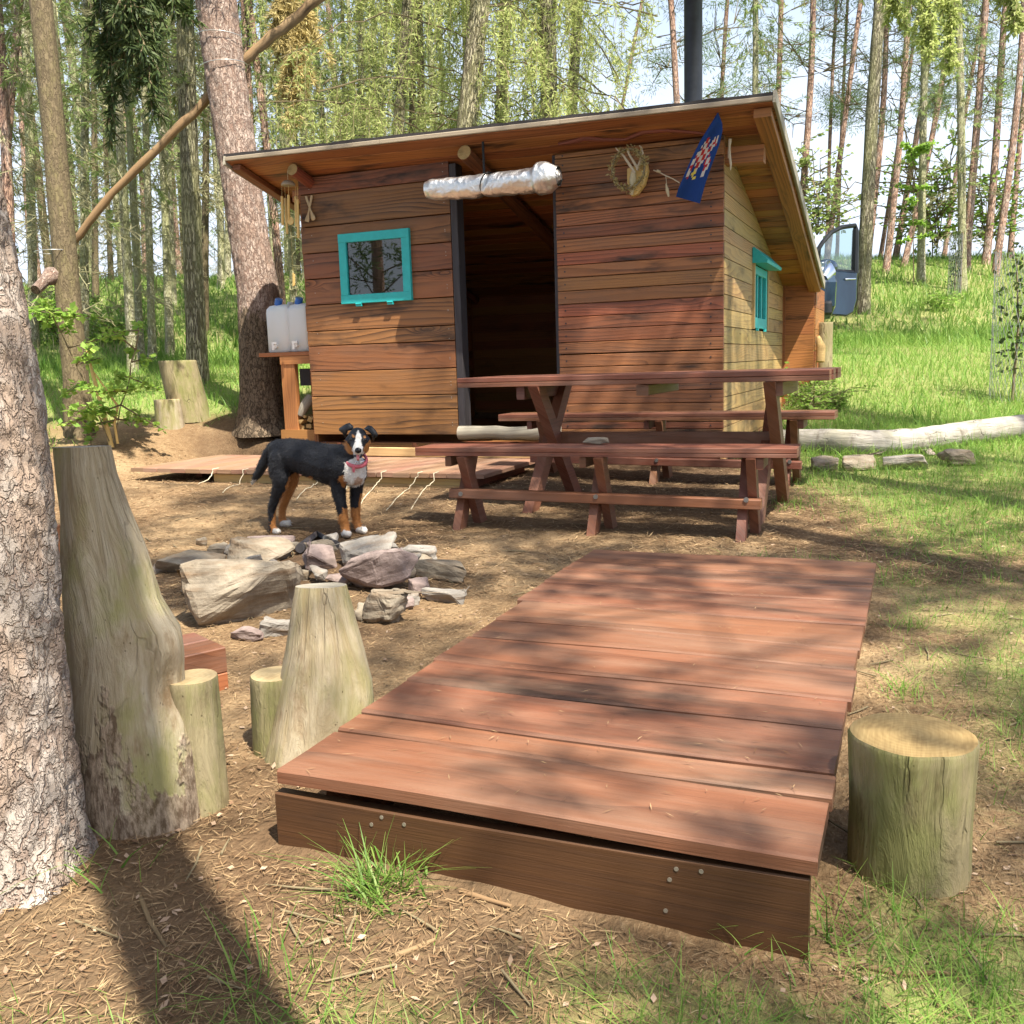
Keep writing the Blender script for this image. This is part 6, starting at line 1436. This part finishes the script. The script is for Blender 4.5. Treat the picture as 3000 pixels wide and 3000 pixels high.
# the far wood behind both stands: trunks one can tell apart only as a crowd
far = []
for k in range(44):
    d_ = rng.uniform(27, 48); x_ = rng.uniform(-.62, -.03) if k < 44 else rng.uniform(-.1, .6); far.append((x_*d_, d_, k))
for (x_, d_, k) in far:
    X, Y = x_*RH[0]+d_*FH[0], x_*RH[1]+d_*FH[1]; z = float(terr(X, Y)); kind = random.choice(('spruce', 'spruce', 'dark', 'pine')) if k < 44 else random.choice(('pine', 'pine', 'spruce'))
    place_tree('spruce_tree' if kind != 'pine' else 'pine_tree', 'slender far trunk in the crowded wood behind the left stand' if k < 44 else 'slender far trunk in the thin wood on the right skyline', (X, Y, z), (X+rng.normal(0, .35), Y, z+10), rng.uniform(.09, .15), kind, random.choice(SPRUCE) if k < 44 else random.choice(PINE), 'far trunks of the left wood' if k < 44 else 'far trunks of the right skyline', 'branches' if k < 44 else 'crown')
# ------------------------------------------------------------------ near pines, with real bark relief
def near_pine(name, lab, stations, mat, n, rows_per_m, relief, seed, fq=15.):
    st = []; 
    for a, b in zip(stations[:-1], stations[1:]):
        kk = max(2, int(abs(b[2]-a[2])*rows_per_m))
        for i in range(kk): f_ = i/kk; st.append([a[j]*(1-f_)+b[j]*f_ for j in range(4)])
    st.append(list(stations[-1])); st = np.array(st); rows = len(st)
    k_ = np.hanning(9); k_ /= k_.sum()
    for j in (0, 1, 3): st[:, j] = np.convolve(np.pad(st[:, j], 4, mode='edge'), k_, 'valid')
    th = np.arange(n)/n*2*np.pi; z = st[:, 2]
    r_ = st[:, 3][:, None]*np.ones((1, n)); z0 = z[0]
    r_ = r_*(1+.16*np.exp(-np.maximum(z-z0-.05, 0)/.16)[:, None]*(1+.6*np.sin(th*5+seed)))
    P = np.stack([st[:, 0][:, None]+r_*np.cos(th), st[:, 1][:, None]+r_*np.sin(th), np.broadcast_to(z[:, None], r_.shape)], -1)
    q = np.stack([P[..., 0]*fq, P[..., 1]*fq, P[..., 2]*fq*.42], -1); q = q+.7*np.stack([fbm(q*.7, 2, 3), fbm(q*.7, 2, 8), fbm(q*.7, 2, 5)], -1)
    pl_ = 1-np.abs(vnoise(q, seed)); p2 = 1-np.abs(vnoise(q*2.1, seed+3)); step = sstep(.35, .85, 1-(pl_*.65+p2*.35)**3)
    hgt = step*relief+fbm(q*4, 3, seed)*relief*.35
    dv = np.stack([np.cos(th), np.sin(th), 0*th], -1)[None]; P = P+dv*hgt[..., None]
    i = np.arange(rows*n).reshape(rows, n); F = np.stack([i[:-1], np.roll(i, -1, 1)[:-1], np.roll(i, -1, 1)[1:], i[1:]], -1).reshape(-1, 4)
    Rm = float(st[:, 3].mean()); uv = np.stack([np.broadcast_to(z[:, None], (rows, n)), np.broadcast_to(np.abs(np.arange(n)/n*2-1)*math.pi*Rm, (rows, n))], -1).reshape(-1, 2)
    t = thing(name, lab, 'tree', (st[0, 0], st[0, 1], float(terr(st[0, 0], st[0, 1]))))
    o = link('trunk', npmesh('trunk', P.reshape(-1, 3), F, mat, uv=uv, smooth=True)); parent(o, t); return t
# foreground pine at the left edge
gp_ = ground(150, 2640); dist = float((gp_-CAM)@FW)+.10; stn = []
for (xr, y_, hw) in ((275, 2700, 265), (215, 2580, 217), (203, 2480, 205), (185, 2200, 190), (160, 1900, 178), (132, 1500, 168), (105, 1200, 160), (70, 1000, 152), (22, 760, 145), (-30, 520, 140), (-120, 0, 130), (-420, -1800, 120), (-900, -4500, 105)):
    c_ = atd(xr-hw, y_, dist); stn.append((c_[0], c_[1], c_[2], hw*dist/2802))
stn[0] = (stn[0][0], stn[0][1], float(terr(stn[0][0], stn[0][1]))-.08, stn[0][3])
FP = near_pine('pine_tree', 'foreground pine with pale flaky bark at the left edge', stn, M['bark_pine'], 200, 110, .009, 3, 32.)
# leaning pine by the hut
g0 = ground(770, 1281); dist = float((g0-CAM)@FW)+.15; stn = []
for (x_, y_, w_) in ((772, 1290, 150), (768, 1240, 128), (765, 1150, 116), (760, 1000, 112), (757, 850, 116), (730, 700, 108), (705, 520, 108), (680, 350, 110), (655, 180, 112), (632, 0, 114), (520, -900, 105), (400, -2600, 90)):
    c_ = atd(x_, y_, dist); stn.append((c_[0], c_[1], c_[2], w_*dist/2802/2))
stn[0] = (stn[0][0], stn[0][1], float(terr(stn[0][0], stn[0][1]))-.1, stn[0][3])
LP = near_pine('pine_tree', 'leaning pine with scaly two toned bark behind the water canisters', stn, M['bark_lean'], 110, 44, .010, 9, 22.)
cr = link('crown', larch_crown(155, 5.5, 13, 26, .9, 1., (1., 2.4), 'spruce')); cr.location = V(stn[-3][:3])-Vector((0, 0, 4)); cr.location.z = float(terr(stn[0][0], stn[0][1])); parent(cr, LP); cr.matrix_parent_inverse = Matrix.Translation(LP.location).inverted()
# cross pole tied between the trees
d1, d2 = 9.35, 9.35; pts = [atd(*c1(x_, y_), d1) for x_, y_ in ((345, 1440), (500, 1260), (640, 1090), (760, 970), (900, 830), (1040, 690), (1170, 555), (1370, 350), (1500, 240), (1640, 130), (1800, -10), (1990, -170))]
m = MB(); m.tube([p_+rng.normal(0, .006, 3) for p_ in [a_+(b_-a_)*f_ for a_, b_ in zip(pts[:-1], pts[1:]) for f_ in (0, .33, .66)]], [r_*rng.uniform(.9, 1.1) for r_ in np.linspace(.034, .052, 33)], 14, jit=.12); tag(m.build('cross_pole', M['pole']), 'long bare pole tied diagonally between the thick dark tree and the leaning pine', 'pole')
for (lab, cx, cy, w_, tilt) in (('wire loop round the leaning pine where the cross pole passes', 1265, 380, 118, 10), ('wire loop round the leaning pine above the cross pole', 1255, 215, 118, -8), ('wire loop round the thick dark tree at the lower end of the pole', 300, 1425, 84, 3)):
    dd_ = dist if cx > 1000 else 8.9; c_ = atd(*c1(cx, cy), dd_); r_ = w_*.5176*dd_/2802*1.06+.012; m = MB()
    m.tube([c_+r_*(math.cos(a)*rt2+math.sin(a)*fwd2)+np.array((0, 0, tilt*.002*math.cos(a))) for a in np.linspace(0, 2*math.pi, 25)], .004, 5, caps=False); tag(m.build('wire_loop', M['wire']), lab, 'wire')
m = MB(); m.tube([atd(*c1(300, 1560), 8.85), atd(*c1(250, 1590), 8.75), atd(*c1(200, 1640), 8.6)], [.09, .05, .045], 10, jit=.2); o = m.build('branch_stub', M['bark_lean']); o.parent = DT; o.matrix_parent_inverse = (Matrix.Translation(DT.location) @ DT.rotation_quaternion.to_matrix().to_4x4()).inverted()

# ------------------------------------------------------------------ the dark spruce bough at the upper left, and hanging boughs at the top right
def bough(base, tip, seed, mat, n=60, spread=.35, dens=34, hang=.45, ln=(.035, .075), wd=(.010, .018)):
    g = np.random.default_rng(seed); base = np.array(base); tip = np.array(tip); ax = tip-base; SA = [base[None]]; SB_ = [tip[None]]; NB = []; ND = []
    for k in range(n):
        f_ = g.random(); s_ = base+ax*f_; d_ = unit(ax*.5/np.linalg.norm(ax)+g.normal(0, 1, 3)*np.array((1, 1, .3))*spread*2+np.array((0, 0, -hang))); L_ = g.uniform(.2, .6)*(1.15-f_*.7)*spread*2.6
        e = s_+d_*L_+np.array((0, 0, -.3*L_)); SA.append(s_[None]); SB_.append(e[None]); kk = int(dens*L_*4); u = g.random((kk, 1)); b_ = s_+(e-s_)*u; NB.append(b_); ND.append(unit((e-s_)/L_*.8+g.normal(0, .6, (kk, 3))+np.array((0, 0, -.4))))
        for q in range(3):
            i0 = s_+(e-s_)*g.random(); d3 = unit(d_+g.normal(0, .7, 3)+np.array((0, 0, -.7))); e3 = i0+d3*L_*.5; SA.append(i0[None]); SB_.append(e3[None]); kk = int(dens*L_*2); u = g.random((kk, 1)); NB.append(i0+(e3-i0)*u); ND.append(unit(d3*.8+g.normal(0, .6, (kk, 3))))
    NB = np.concatenate(NB); ND = np.concatenate(ND)
    return fol('bough', [(blades(NB, ND, g.uniform(*ln, len(NB)), g.uniform(*wd, len(NB))), M[mat]), (strips(np.concatenate(SA), np.concatenate(SB_), .005, .003), M['twig'])])
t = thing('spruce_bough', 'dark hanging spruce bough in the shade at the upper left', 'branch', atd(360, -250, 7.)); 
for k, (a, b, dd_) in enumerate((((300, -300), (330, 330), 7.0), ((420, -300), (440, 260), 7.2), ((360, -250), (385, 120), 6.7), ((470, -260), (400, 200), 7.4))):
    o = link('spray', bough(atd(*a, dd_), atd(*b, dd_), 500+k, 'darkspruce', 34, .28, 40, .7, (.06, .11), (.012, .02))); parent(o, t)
t = thing('larch_bough', 'long larch bough hanging down at the top right corner', 'branch', atd(2720, -200, 11))
for k, (a, b, dd_) in enumerate((((2640, -260), (2740, 130), 11), ((2760, -200), (2790, 170), 11.5), ((2900, -260), (2990, 60), 10), ((2560, -200), (2640, 40), 12))):
    o = link('spray', bough(atd(*a, dd_), atd(*b, dd_), 520+k, 'larch', 40, .30, 40, .9, (.05, .09), (.016, .026))); parent(o, t)
t = thing('dry_bough', 'tangle of dry yellow twigs hanging above the left roof corner', 'branch', atd(850, 150, 13))
for k, (a, b) in enumerate((((830, -60), (860, 260)), ((900, -60), (850, 330)))):
    o = link('spray', bough(atd(*a, 13.), atd(*b, 13.), 540+k, 'dry', 60, .34, 46, .8, (.07, .14), (.010, .018))); parent(o, t)
# ------------------------------------------------------------------ bushes, saplings, weeds
def shrub(name, lab, pos, h, r, n, mat, seed, leaf_l=(.03, .06), stems=5, cat='bush', low=.15, guard=False):
    g = np.random.default_rng(seed); t = thing(name, lab, cat, pos); SA = []; SB_ = []; NB = []; ND = []
    pos = np.array(pos)
    for s_ in range(stems):
        lean = g.normal(0, r*.55/h, 2) if stems > 1 else g.normal(0, .04, 2); m_ = 9; tt = np.linspace(0, 1, m_)[:, None]; hh = h*(1 if s_ == 0 else g.uniform(.5, .95)); p = pos+np.concatenate([lean*tt*hh, tt*hh], 1)+g.normal(0, .012*h, (m_, 3))*tt; SA.append(p[:-1]); SB_.append(p[1:])
        for b_ in range(15):
            i = g.integers(max(1, int(m_*low)), m_); e = p[i]+unit(g.normal(0, 1, 3)*np.array((1, 1, .35))+np.array((0, 0, .1)))*r*g.uniform(.3, 1); SA.append(p[i][None]); SB_.append(e[None]); kk = max(3, n//(stems*15)); u = g.uniform(.25, 1.05, (kk, 1)); NB.append(p[i]+(e-p[i])*u+g.normal(0, .03*max(.3, r), (kk, 3))); ND.append(unit(g.normal(0, 1, (kk, 3))*np.array((1, 1, .5))+np.array((0, 0, -.15))))
    NB = np.concatenate(NB); ND = np.concatenate(ND); k_ = len(NB); ll = g.uniform(*leaf_l, k_)
    nup = unit(np.cross(ND, g.normal(0, .5, (k_, 3))+np.array((0, 0, 1.))))
    o = link('leaves', npmesh('leaves', blades(NB, ND, ll, ll*.62, np.cross(nup, ND)+g.normal(0, .3, (k_, 3))), np.arange(4*k_).reshape(-1, 4), M[mat], rnd=g.random(k_))); parent(o, t)
    w_ = .012*h/1.2+.002; o = link('stem', npmesh('stem', strips(np.concatenate(SA), np.concatenate(SB_), w_*.6, w_*.3), np.arange(8*sum(len(x) for x in SA)).reshape(-1, 4), M['twig'])); parent(o, t)
    return t
def gpt(x, y): return ground(x, y)
shrub('sapling', 'small leafy sapling in the sunny litter left of the cut stumps', gpt(328, 1312), 1.15, .55, 1100, 'leaf', 61, (.05, .085), 2, 'sapling', .3)
m = MB(); b0 = gpt(328, 1312); dd_ = float((b0-CAM)@FW); m.tube([b0, atd(300, 1200, dd_), atd(270, 1090, dd_), atd(250, 1010, dd_)], [.022, .019, .015, .008], 9); m.tube([atd(345, 1300, dd_), atd(335, 1240, dd_), atd(345, 1190, dd_), atd(310, 1140, dd_), atd(275, 1090, dd_)], [.012, .011, .012, .009, .006], 7)
o = m.build('stem', M['bamboo']); parent(o, bpy.data.objects['sapling'])
shrub('bush', 'bright leafy bush at the left edge in front of the spruce stand', gpt(190, 1000), .95, .75, 1500, 'leaf', 62, (.06, .11), 7)
shrub('bush', 'low leafy bush right of the thick dark tree', gpt(335, 1000), .6, .6, 900, 'leaf', 63, (.05, .09), 6)
pp_ = c3(1305, 1620); shrub('sapling', 'tall thin green sapling on the sunny lawn right of the ridged larch', gpt(*pp_), 2.6, .5, 900, 'leaf', 64, (.07, .12), 1, 'sapling', .35)
pp_ = c3(1440, 1500); shrub('bush', 'yellow green bush on the skyline of the slope', atd(pp_[0], c3(0, 1400)[1], 24), 3.2, 1.5, 1600, 'leaf', 65, (.09, .16), 8)
pp_ = c3(1720, 1400); shrub('bush', 'leafy bush at the right of the slope among the pines', atd(pp_[0], c3(0, 1390)[1], 24), 2.4, 1.3, 1300, 'leaf', 66, (.09, .16), 8)
pp_ = c3(760, 1260); shrub('bush', 'blue green bush behind the van', atd(pp_[0], c3(0, 1330)[1], 21), 2.0, 1.2, 1100, 'spruce', 67, (.09, .15), 7)
pp_ = c3(1440, 1760); shrub('weed', 'small yellow green weed in the shaded lawn below the guarded sapling', gpt(*pp_), .28, .28, 260, 'leaf', 68, (.05, .1), 6, 'weed')
for (x_, y_, h_, sd_, lab) in ((2380, 1215, .42, 71, 'leafy weed growing at the end of the picnic table'), (2340, 1180, .35, 72, 'nettle like weed beside the hut\'s back corner'), (2440, 1200, .3, 73, 'low weed in the grass right of the table end')):
    shrub('weed', lab, gpt(x_, y_), h_*.8, .24, 150, 'leaf', sd_, (.03, .065), 6, 'weed')
def guarded(lab, x_, yb_, yt_, seed, wire_w):
    p = gpt(x_, yb_); dd_ = float((p-CAM)@FW); h = float(atd(x_, yt_, dd_)[2]-p[2]); t = thing('guarded_sapling', lab, 'sapling', p); r_ = wire_w*dd_/2802
    m = MB()
    for k in range(18):
        a0 = 2*math.pi*k/18
        for s_ in (1, -1):
            m.tube([p+np.array((r_*math.cos(a0+s_*f_*1.6), r_*math.sin(a0+s_*f_*1.6), f_*h)) for f_ in np.linspace(0, 1, 9)], .0022, 3, caps=False)
    o = m.build('mesh_guard', M['wire']); parent(o, t)
    m = MB(); m.tube([p+np.array((r_*.9, 0, 0)), p+np.array((r_*.9, 0, h*1.03))], .02, 8); m.build('stake', M['twig'], t)
    g = np.random.default_rng(seed); n = 260; b_ = p+np.stack([g.normal(0, r_*.45, n), g.normal(0, r_*.45, n), g.uniform(.2, 1.05, n)*h], -1); dv_ = unit(g.normal(0, 1, (n, 3))); o = link('leaves', npmesh('leaves', blades(b_, dv_, g.uniform(.04, .08, n), g.uniform(.025, .045, n)), np.arange(4*n).reshape(-1, 4), M['darkspruce'], rnd=g.random(n))); parent(o, t)
    m = MB(); m.tube([p, p+np.array((.02, 0, h*.5)), p+np.array((-.02, .02, h*.95))], [.014, .011, .005], 6); m.build('stem', M['twig'], t)
guarded('sapling in a wire mesh guard at the right edge of the lawn', 2965, 1180, 740, 81, 62)
guarded('dark sapling in a wire guard in the middle of the lawn', 2795, 870, 690, 82, 18)
# ------------------------------------------------------------------ grass, needles, litter (nobody could count it)
def grass_mesh(name, P, h, w, mat, lean=.5, seg=2, kind='stuff', lab=None, curl=.5, grp=None):
    n = len(P); az = rng.random(n)*2*np.pi; d = np.stack([np.cos(az), np.sin(az), 0*az], -1); s_ = np.stack([-np.sin(az+rng.normal(0, .8, n)), np.cos(az), 0*az], -1); le = rng.random(n)*lean
    rows = []
    for k in range(seg+1):
        f_ = k/seg; off = d*(h*(le*f_+curl*le*f_**2))[:, None]; z = h*f_*(1-.35*le*f_)
        c_ = P+off+np.stack([0*z, 0*z, z], -1); ww = (w*(1-f_*.92)*.5)[:, None]; rows += [c_-s_*ww, c_+s_*ww]
    A = np.stack(rows, 1).reshape(-1, 3); k2 = 2*(seg+1); b = (np.arange(n)*k2)[:, None]
    F = np.concatenate([b+np.array([[2*k, 2*k+1, 2*k+3, 2*k+2]]) for k in range(seg)], 0)
    r_ = np.tile(rng.random(n), seg); return npmesh(name, A, F, mat, rnd=r_)
def scatter(n, d0, d1, xk, pw=1.):
    d = d0+(d1-d0)*rng.random(n)**pw; x = (rng.random(n)*2-1)*(d*xk+.4); X = x*RH[0]+d*FH[0]; Y = x*RH[1]+d*FH[1]; return X, Y, x, d
def onplat(X, Y): return (X > -1.3) & (X < -.11) & (Y > 1.5) & (Y < 4.05)
def put_grass(name, n, d0, d1, xk, hs, ws, lab, lean=.7, mat='grass', pw=1., dens=None, seg=2):
    X, Y, x, d = scatter(n, d0, d1, xk, pw); g = gden(X, Y) if dens is None else dens(X, Y); k = (rng.random(n) < g) & ~onplat(X, Y)
    X, Y, d, g = X[k], Y[k], d[k], g[k]; m_ = len(X); P = np.stack([X, Y, terr(X, Y)-.005], -1)
    h = rng.uniform(*hs, m_)*(.45+.7*g); w = rng.uniform(*ws, m_)
    o = link(name, grass_mesh(name, P, h, w, M[mat], lean, seg)); return tag(o, lab, 'grass', None, 'stuff')
put_grass('grass', 75000, 1.0, 4.4, .8, (.03, .11), (.0018, .0036), 'thin short grass growing in the litter near the platform', 1.2, seg=3)
put_grass('grass', 112000, 3.8, 8.5, .8, (.05, .12), (.003, .006), 'fine grass at the lawn edge and between the stones', 1.1)
put_grass('grass', 112000, 7.0, 15., .8, (.06, .16), (.006, .012), 'lush green lawn grass behind the fallen log and the hut', 1.0)
put_grass('grass', 90000, 13., 28., .8, (.10, .24), (.014, .028), 'tall grass covering the slope up to the skyline', .8)
sd = lambda X, Y: np.clip(gden(X, Y)*.5+.05*(xd(X, Y)[0] > .6), 0, 1)
put_grass('dry_grass', 22000, 1.0, 6.0, .62, (.02, .06), (.0014, .0026), 'dry straw coloured blades lying between the green grass', 2.6, 'straw', 1., sd)
put_grass('dry_grass', 9000, 12., 27., .75, (.16, .3), (.008, .014), 'pale seed heads of the tall grass on the slope', .5, 'straw', 1., lambda X, Y: gden(X, Y)*sstep(.0, .3, fbm(np.stack([X, Y, X*0], -1)*.25, 2, 63)))
def lying(name, n, d0, d1, xk, ln, wd, mat, lab, cat, dens, pw=1.3):
    X, Y, x, d = scatter(n, d0, d1, xk, pw); k = (rng.random(n) < dens(X, Y)) & ~onplat(X, Y); X, Y = X[k], Y[k]; m_ = len(X)
    az = rng.random(m_)*2*np.pi; dv_ = np.stack([np.cos(az), np.sin(az), rng.normal(.02, .16, m_)], -1); b_ = np.stack([X, Y, terr(X, Y)+.003+rng.random(m_)*.005], -1); sdv = np.stack([np.zeros(m_), np.zeros(m_), np.ones(m_)], -1)+rng.normal(0, .35, (m_, 3))
    A = blades(b_, unit(dv_), rng.uniform(*ln, m_), rng.uniform(*wd, m_), sdv); o = link(name, npmesh(name, A, np.arange(len(A)).reshape(-1, 4), M[mat], rnd=rng.random(m_))); return tag(o, lab, cat, None, 'stuff')
inv = lambda X, Y: (1-.75*gden(X, Y))*(1-.85*np.exp(-(((X-PIT[0])/.42)**2+((Y-PIT[1])/.34)**2)**2))
lying('needle_litter', 130000, 1.0, 6.5, .62, (.012, .042), (.0012, .0028), 'litter', 'brown pine needle litter covering the clearing floor', 'needles', inv, 1.25)
lying('needle_litter', 45000, 3.8, 8.8, .62, (.03, .075), (.003, .006), 'litter', 'coarser needle litter lying around the benches and the hut', 'needles', inv, 1.)
lying('bark_litter', 4200, 1.0, 8.5, .62, (.008, .03), (.004, .013), 'chips', 'bark flakes and wood chips strewn over the clearing', 'bark chips', inv, 1.2)
# a few needles blown onto the platform
n_ = 260; X, Y = rng.uniform(-1.18, -.14, n_), rng.uniform(1.55, 3.93, n_); az = rng.random(n_)*6.28
A = blades(np.stack([X, Y, np.full(n_, PZ+.006)], -1), np.stack([np.cos(az), np.sin(az), 0*az], -1), rng.uniform(.012, .035, n_), rng.uniform(.0012, .0022, n_), np.tile((0, 0, 1.), (n_, 1))+rng.normal(0, .2, (n_, 3)))
tag(link('needle_litter', npmesh('needle_litter', A, np.arange(len(A)).reshape(-1, 4), M['litter'], rnd=rng.random(n_))), 'few dry needles lying on the platform boards', 'needles', None, 'stuff')
# twigs
m = MB()
for k in range(150):
    d_ = 1.1+5*random.random()**1.3; x_ = (random.random()*2-1)*(d_*.6); X, Y = x_*RH[0]+d_*FH[0], x_*RH[1]+d_*FH[1]
    if onplat(np.array(X), np.array(Y)): continue
    a_ = random.random()*6.28; L_ = random.uniform(.04, .14); q = [np.array((X+math.cos(a_)*L_*f_+random.uniform(-.006, .006), Y+math.sin(a_)*L_*f_, 0)) for f_ in (0, .5, 1)]
    for p in q: p[2] = float(terr(p[0], p[1]))+.006
    m.tube(q, [.003, .0026, .0014], 5)
tag(m.build('twig_litter', M['twig']), 'small dead twigs scattered on the clearing floor', 'twigs', None, 'stuff')
for (lab, pts, r_) in (('forked grey stick on the litter in front of the platform board', ((1155, 2815), (1220, 2790), (1275, 2765)), .006), ('straight brown stick on the litter left of the grass tuft', ((408, 2630), (440, 2710), (490, 2790)), .005), ('grey stick lying along the foot of the front board', ((1350, 2622), (1420, 2645), (1500, 2668)), .006), ('grey stick lying in the grass at the bottom right', ((2500, 2835), (2640, 2868), (2770, 2862)), .006)):
    m = MB(); q = [ground(*p)+np.array((0, 0, .008)) for p in pts]; m.tube(q, [r_, r_*.9, r_*.6], 7, jit=.2); tag(m.build('stick', M['pole']), lab, 'stick', 'sticks on the ground')
def tuft(lab, x_, y_, n, hs, w=.0045, rad=.05):
    p = ground(x_, y_); a = rng.normal(0, rad, (n, 2)); X, Y = p[0]+a[:, 0], p[1]+a[:, 1]; P = np.stack([X, Y, terr(X, Y)-.004], -1); h = rng.uniform(*hs, n)*(1.1-.5*np.clip(np.hypot(a[:, 0], a[:, 1])/(rad*2), 0, 1))
    o = link('grass_tuft', grass_mesh('grass_tuft', P, h, rng.uniform(w*.6, w*1.2, n), M['grass'], 1.1, 4, curl=.9)); tag(o, lab, 'grass tuft', 'grass tufts')
tuft('thick bright green grass tuft in front of the platform board', 1110, 2620, 170, (.06, .15), .0042, .038)
tuft('small grass tuft right of the platform, halfway along', 2650, 2030, 80, (.03, .08), .004, .05)
tuft('wide grass tuft on the soil right of the front bench end', 2330, 1480, 120, (.05, .13), .005, .10)
tuft('grass tuft at the right corner of the platform board', 2400, 2780, 120, (.04, .12), .004, .07)
tuft('sparse grass blades at the foot of the foreground pine', 300, 2560, 18, (.08, .2), .005, .05)
tuft('loose grass tuft at the bottom edge left of the middle', 800, 2880, 70, (.05, .13), .0042, .09)
tuft('grass tuft beside the bench foot near the fallen log stones', 2390, 1410, 90, (.06, .16), .006, .12)
tuft('grass tuft in front of the stones under the fallen log', 2620, 1390, 80, (.05, .12), .006, .14)
tuft('small grass tuft right of the platform\'s far corner', 2660, 1840, 70, (.03, .08), .004, .06)
# ------------------------------------------------------------------ unseen wood beyond the frame, its crowns set out to throw the dappled shade
def canopy():
    parts = []; tr = MB()
    near = tuple((x_*RH[0]+d_*FH[0], x_*RH[1]+d_*FH[1], h_-1.4, h_+1.6, 660+i_, -.4 if x_ < 0 else -.5) for i_, (x_, d_, h_) in enumerate(((3.2, -1.4, 9), (1.5, .75, 9), (4.8, 1., 9), (-1.3, .1, 9), (2.5, 2.1, 12), (5.6, -3.2, 9), (4.9, 2.4, 12))))
    for i, (X, Y, h0, h1, sd_, ds) in enumerate(near+((-1.5, -4.6, 9, 15, 606, .5), (-4.5, -6.5, 3, 13, 607, .9), (-7.5, -5., 3, 12, 608, .9), (-2.2, -8.5, 2, 14, 609, 1.), (-5.8, -9.5, 2, 14, 610, 1.), (-9., -8.5, 2, 13, 611, 1.), (.8, -8., 3, 13, 612, 1.), (-11.5, -5.5, 2, 13, 613, 1.), (4.5, -7., 3, 13, 614, 1.), (-3.8, -12., 1, 14, 615, 1.), (-7.4, -13., 1, 14, 616, 1.))+tuple((x_*RH[0]+d_*FH[0], x_*RH[1]+d_*FH[1], h_, h_+6.5, 630+i_, .7) for i_, (x_, d_, h_) in enumerate(((-5.2, 3., 7), (-7., 6.2, 7), (-4.2, -.3, 7), (-9., 9.5, 8), (9., 10.6, 9))))):
        g = np.random.default_rng(sd_); NB = []; ND = []; SA = []; SB_ = []; z0 = float(terr(X, Y))
        thin = ds < 0; TX, TY = X, Y
        if thin:
            sg = -1 if ds > -.45 else 1; ds = .5; TX += sg*2.3*(.83*RH[0]+.55*FH[0]); TY += sg*2.3*(.83*RH[1]+.55*FH[1])
        for k in range(int(44*ds)):
            z = z0+h0+(h1-h0)*g.random(); az = g.random()*6.28; L_ = g.uniform(.9, 3.1)**1. if thin else g.uniform(.8, 2.6); e = np.array((X+math.cos(az)*L_, Y+math.sin(az)*L_, z+g.uniform(-.2, .6))); SA.append(np.array([[TX, TY, z-.4]])); SB_.append(e[None])
            for q in range(5):
                c_ = np.array((X, Y, z))+(e-np.array((X, Y, z)))*g.uniform(.45, 1.05)+g.normal(0, .28, 3); kk = 34; o_ = unit(g.normal(0, 1, (kk, 3))); NB.append(c_+o_*(.17 if thin else .21)*g.random((kk, 1))**.6); ND.append(unit(o_+g.normal(0, .5, (kk, 3))))
        NB = np.concatenate(NB); ND = np.concatenate(ND); parts.append((blades(NB, ND, g.uniform(.09, .17, len(NB)), g.uniform(.03, .05, len(NB))), M['pineneedle'])); parts.append((strips(np.concatenate(SA), np.concatenate(SB_), .02, .01), M['twig']))
        a = np.array((TX, TY, z0-.3)); b = np.array((TX+g.normal(0, .2), TY+g.normal(0, .2), z0+h1)); ss = np.linspace(0, 1, 24); q = a+(b-a)*ss[:, None]; th = np.arange(12)/12*2*np.pi; r_ = .16*(1-.6*ss)
        P = q[:, None]+np.stack([np.cos(th), np.sin(th), 0*th], -1)[None]*r_[:, None, None]; i0 = np.arange(24*12).reshape(24, 12); F = np.stack([i0[:-1], np.roll(i0, -1, 1)[:-1], np.roll(i0, -1, 1)[1:], i0[1:]], -1).reshape(-1, 4); parts.append((P.reshape(-1, 3)[F.ravel()], M['bark_red']))
    # the slim pine just behind the viewer whose shadow crosses the lower left corner
    p0 = ground(520, 2960); b = np.array((p0[0]+SUN[0]*1.75, p0[1]+SUN[1]*1.75, -.3)); ss = np.linspace(0, 1, 24); q = b+np.array((.1, .1, 11.))*ss[:, None]; th = np.arange(14)/14*2*np.pi; r_ = .125*(1-.5*ss)
    P = q[:, None]+np.stack([np.cos(th), np.sin(th), 0*th], -1)[None]*r_[:, None, None]; i0 = np.arange(24*14).reshape(24, 14); F = np.stack([i0[:-1], np.roll(i0, -1, 1)[:-1], np.roll(i0, -1, 1)[1:], i0[1:]], -1).reshape(-1, 4); parts.append((P.reshape(-1, 3)[F.ravel()], M['bark_red']))
    o = link('unseen_shade_wood', fol('unseen_shade_wood', parts)); tag(o, 'unseen pine wood laid out around the clearing to throw the dappled shade', 'wood', None, 'stuff')
canopy()
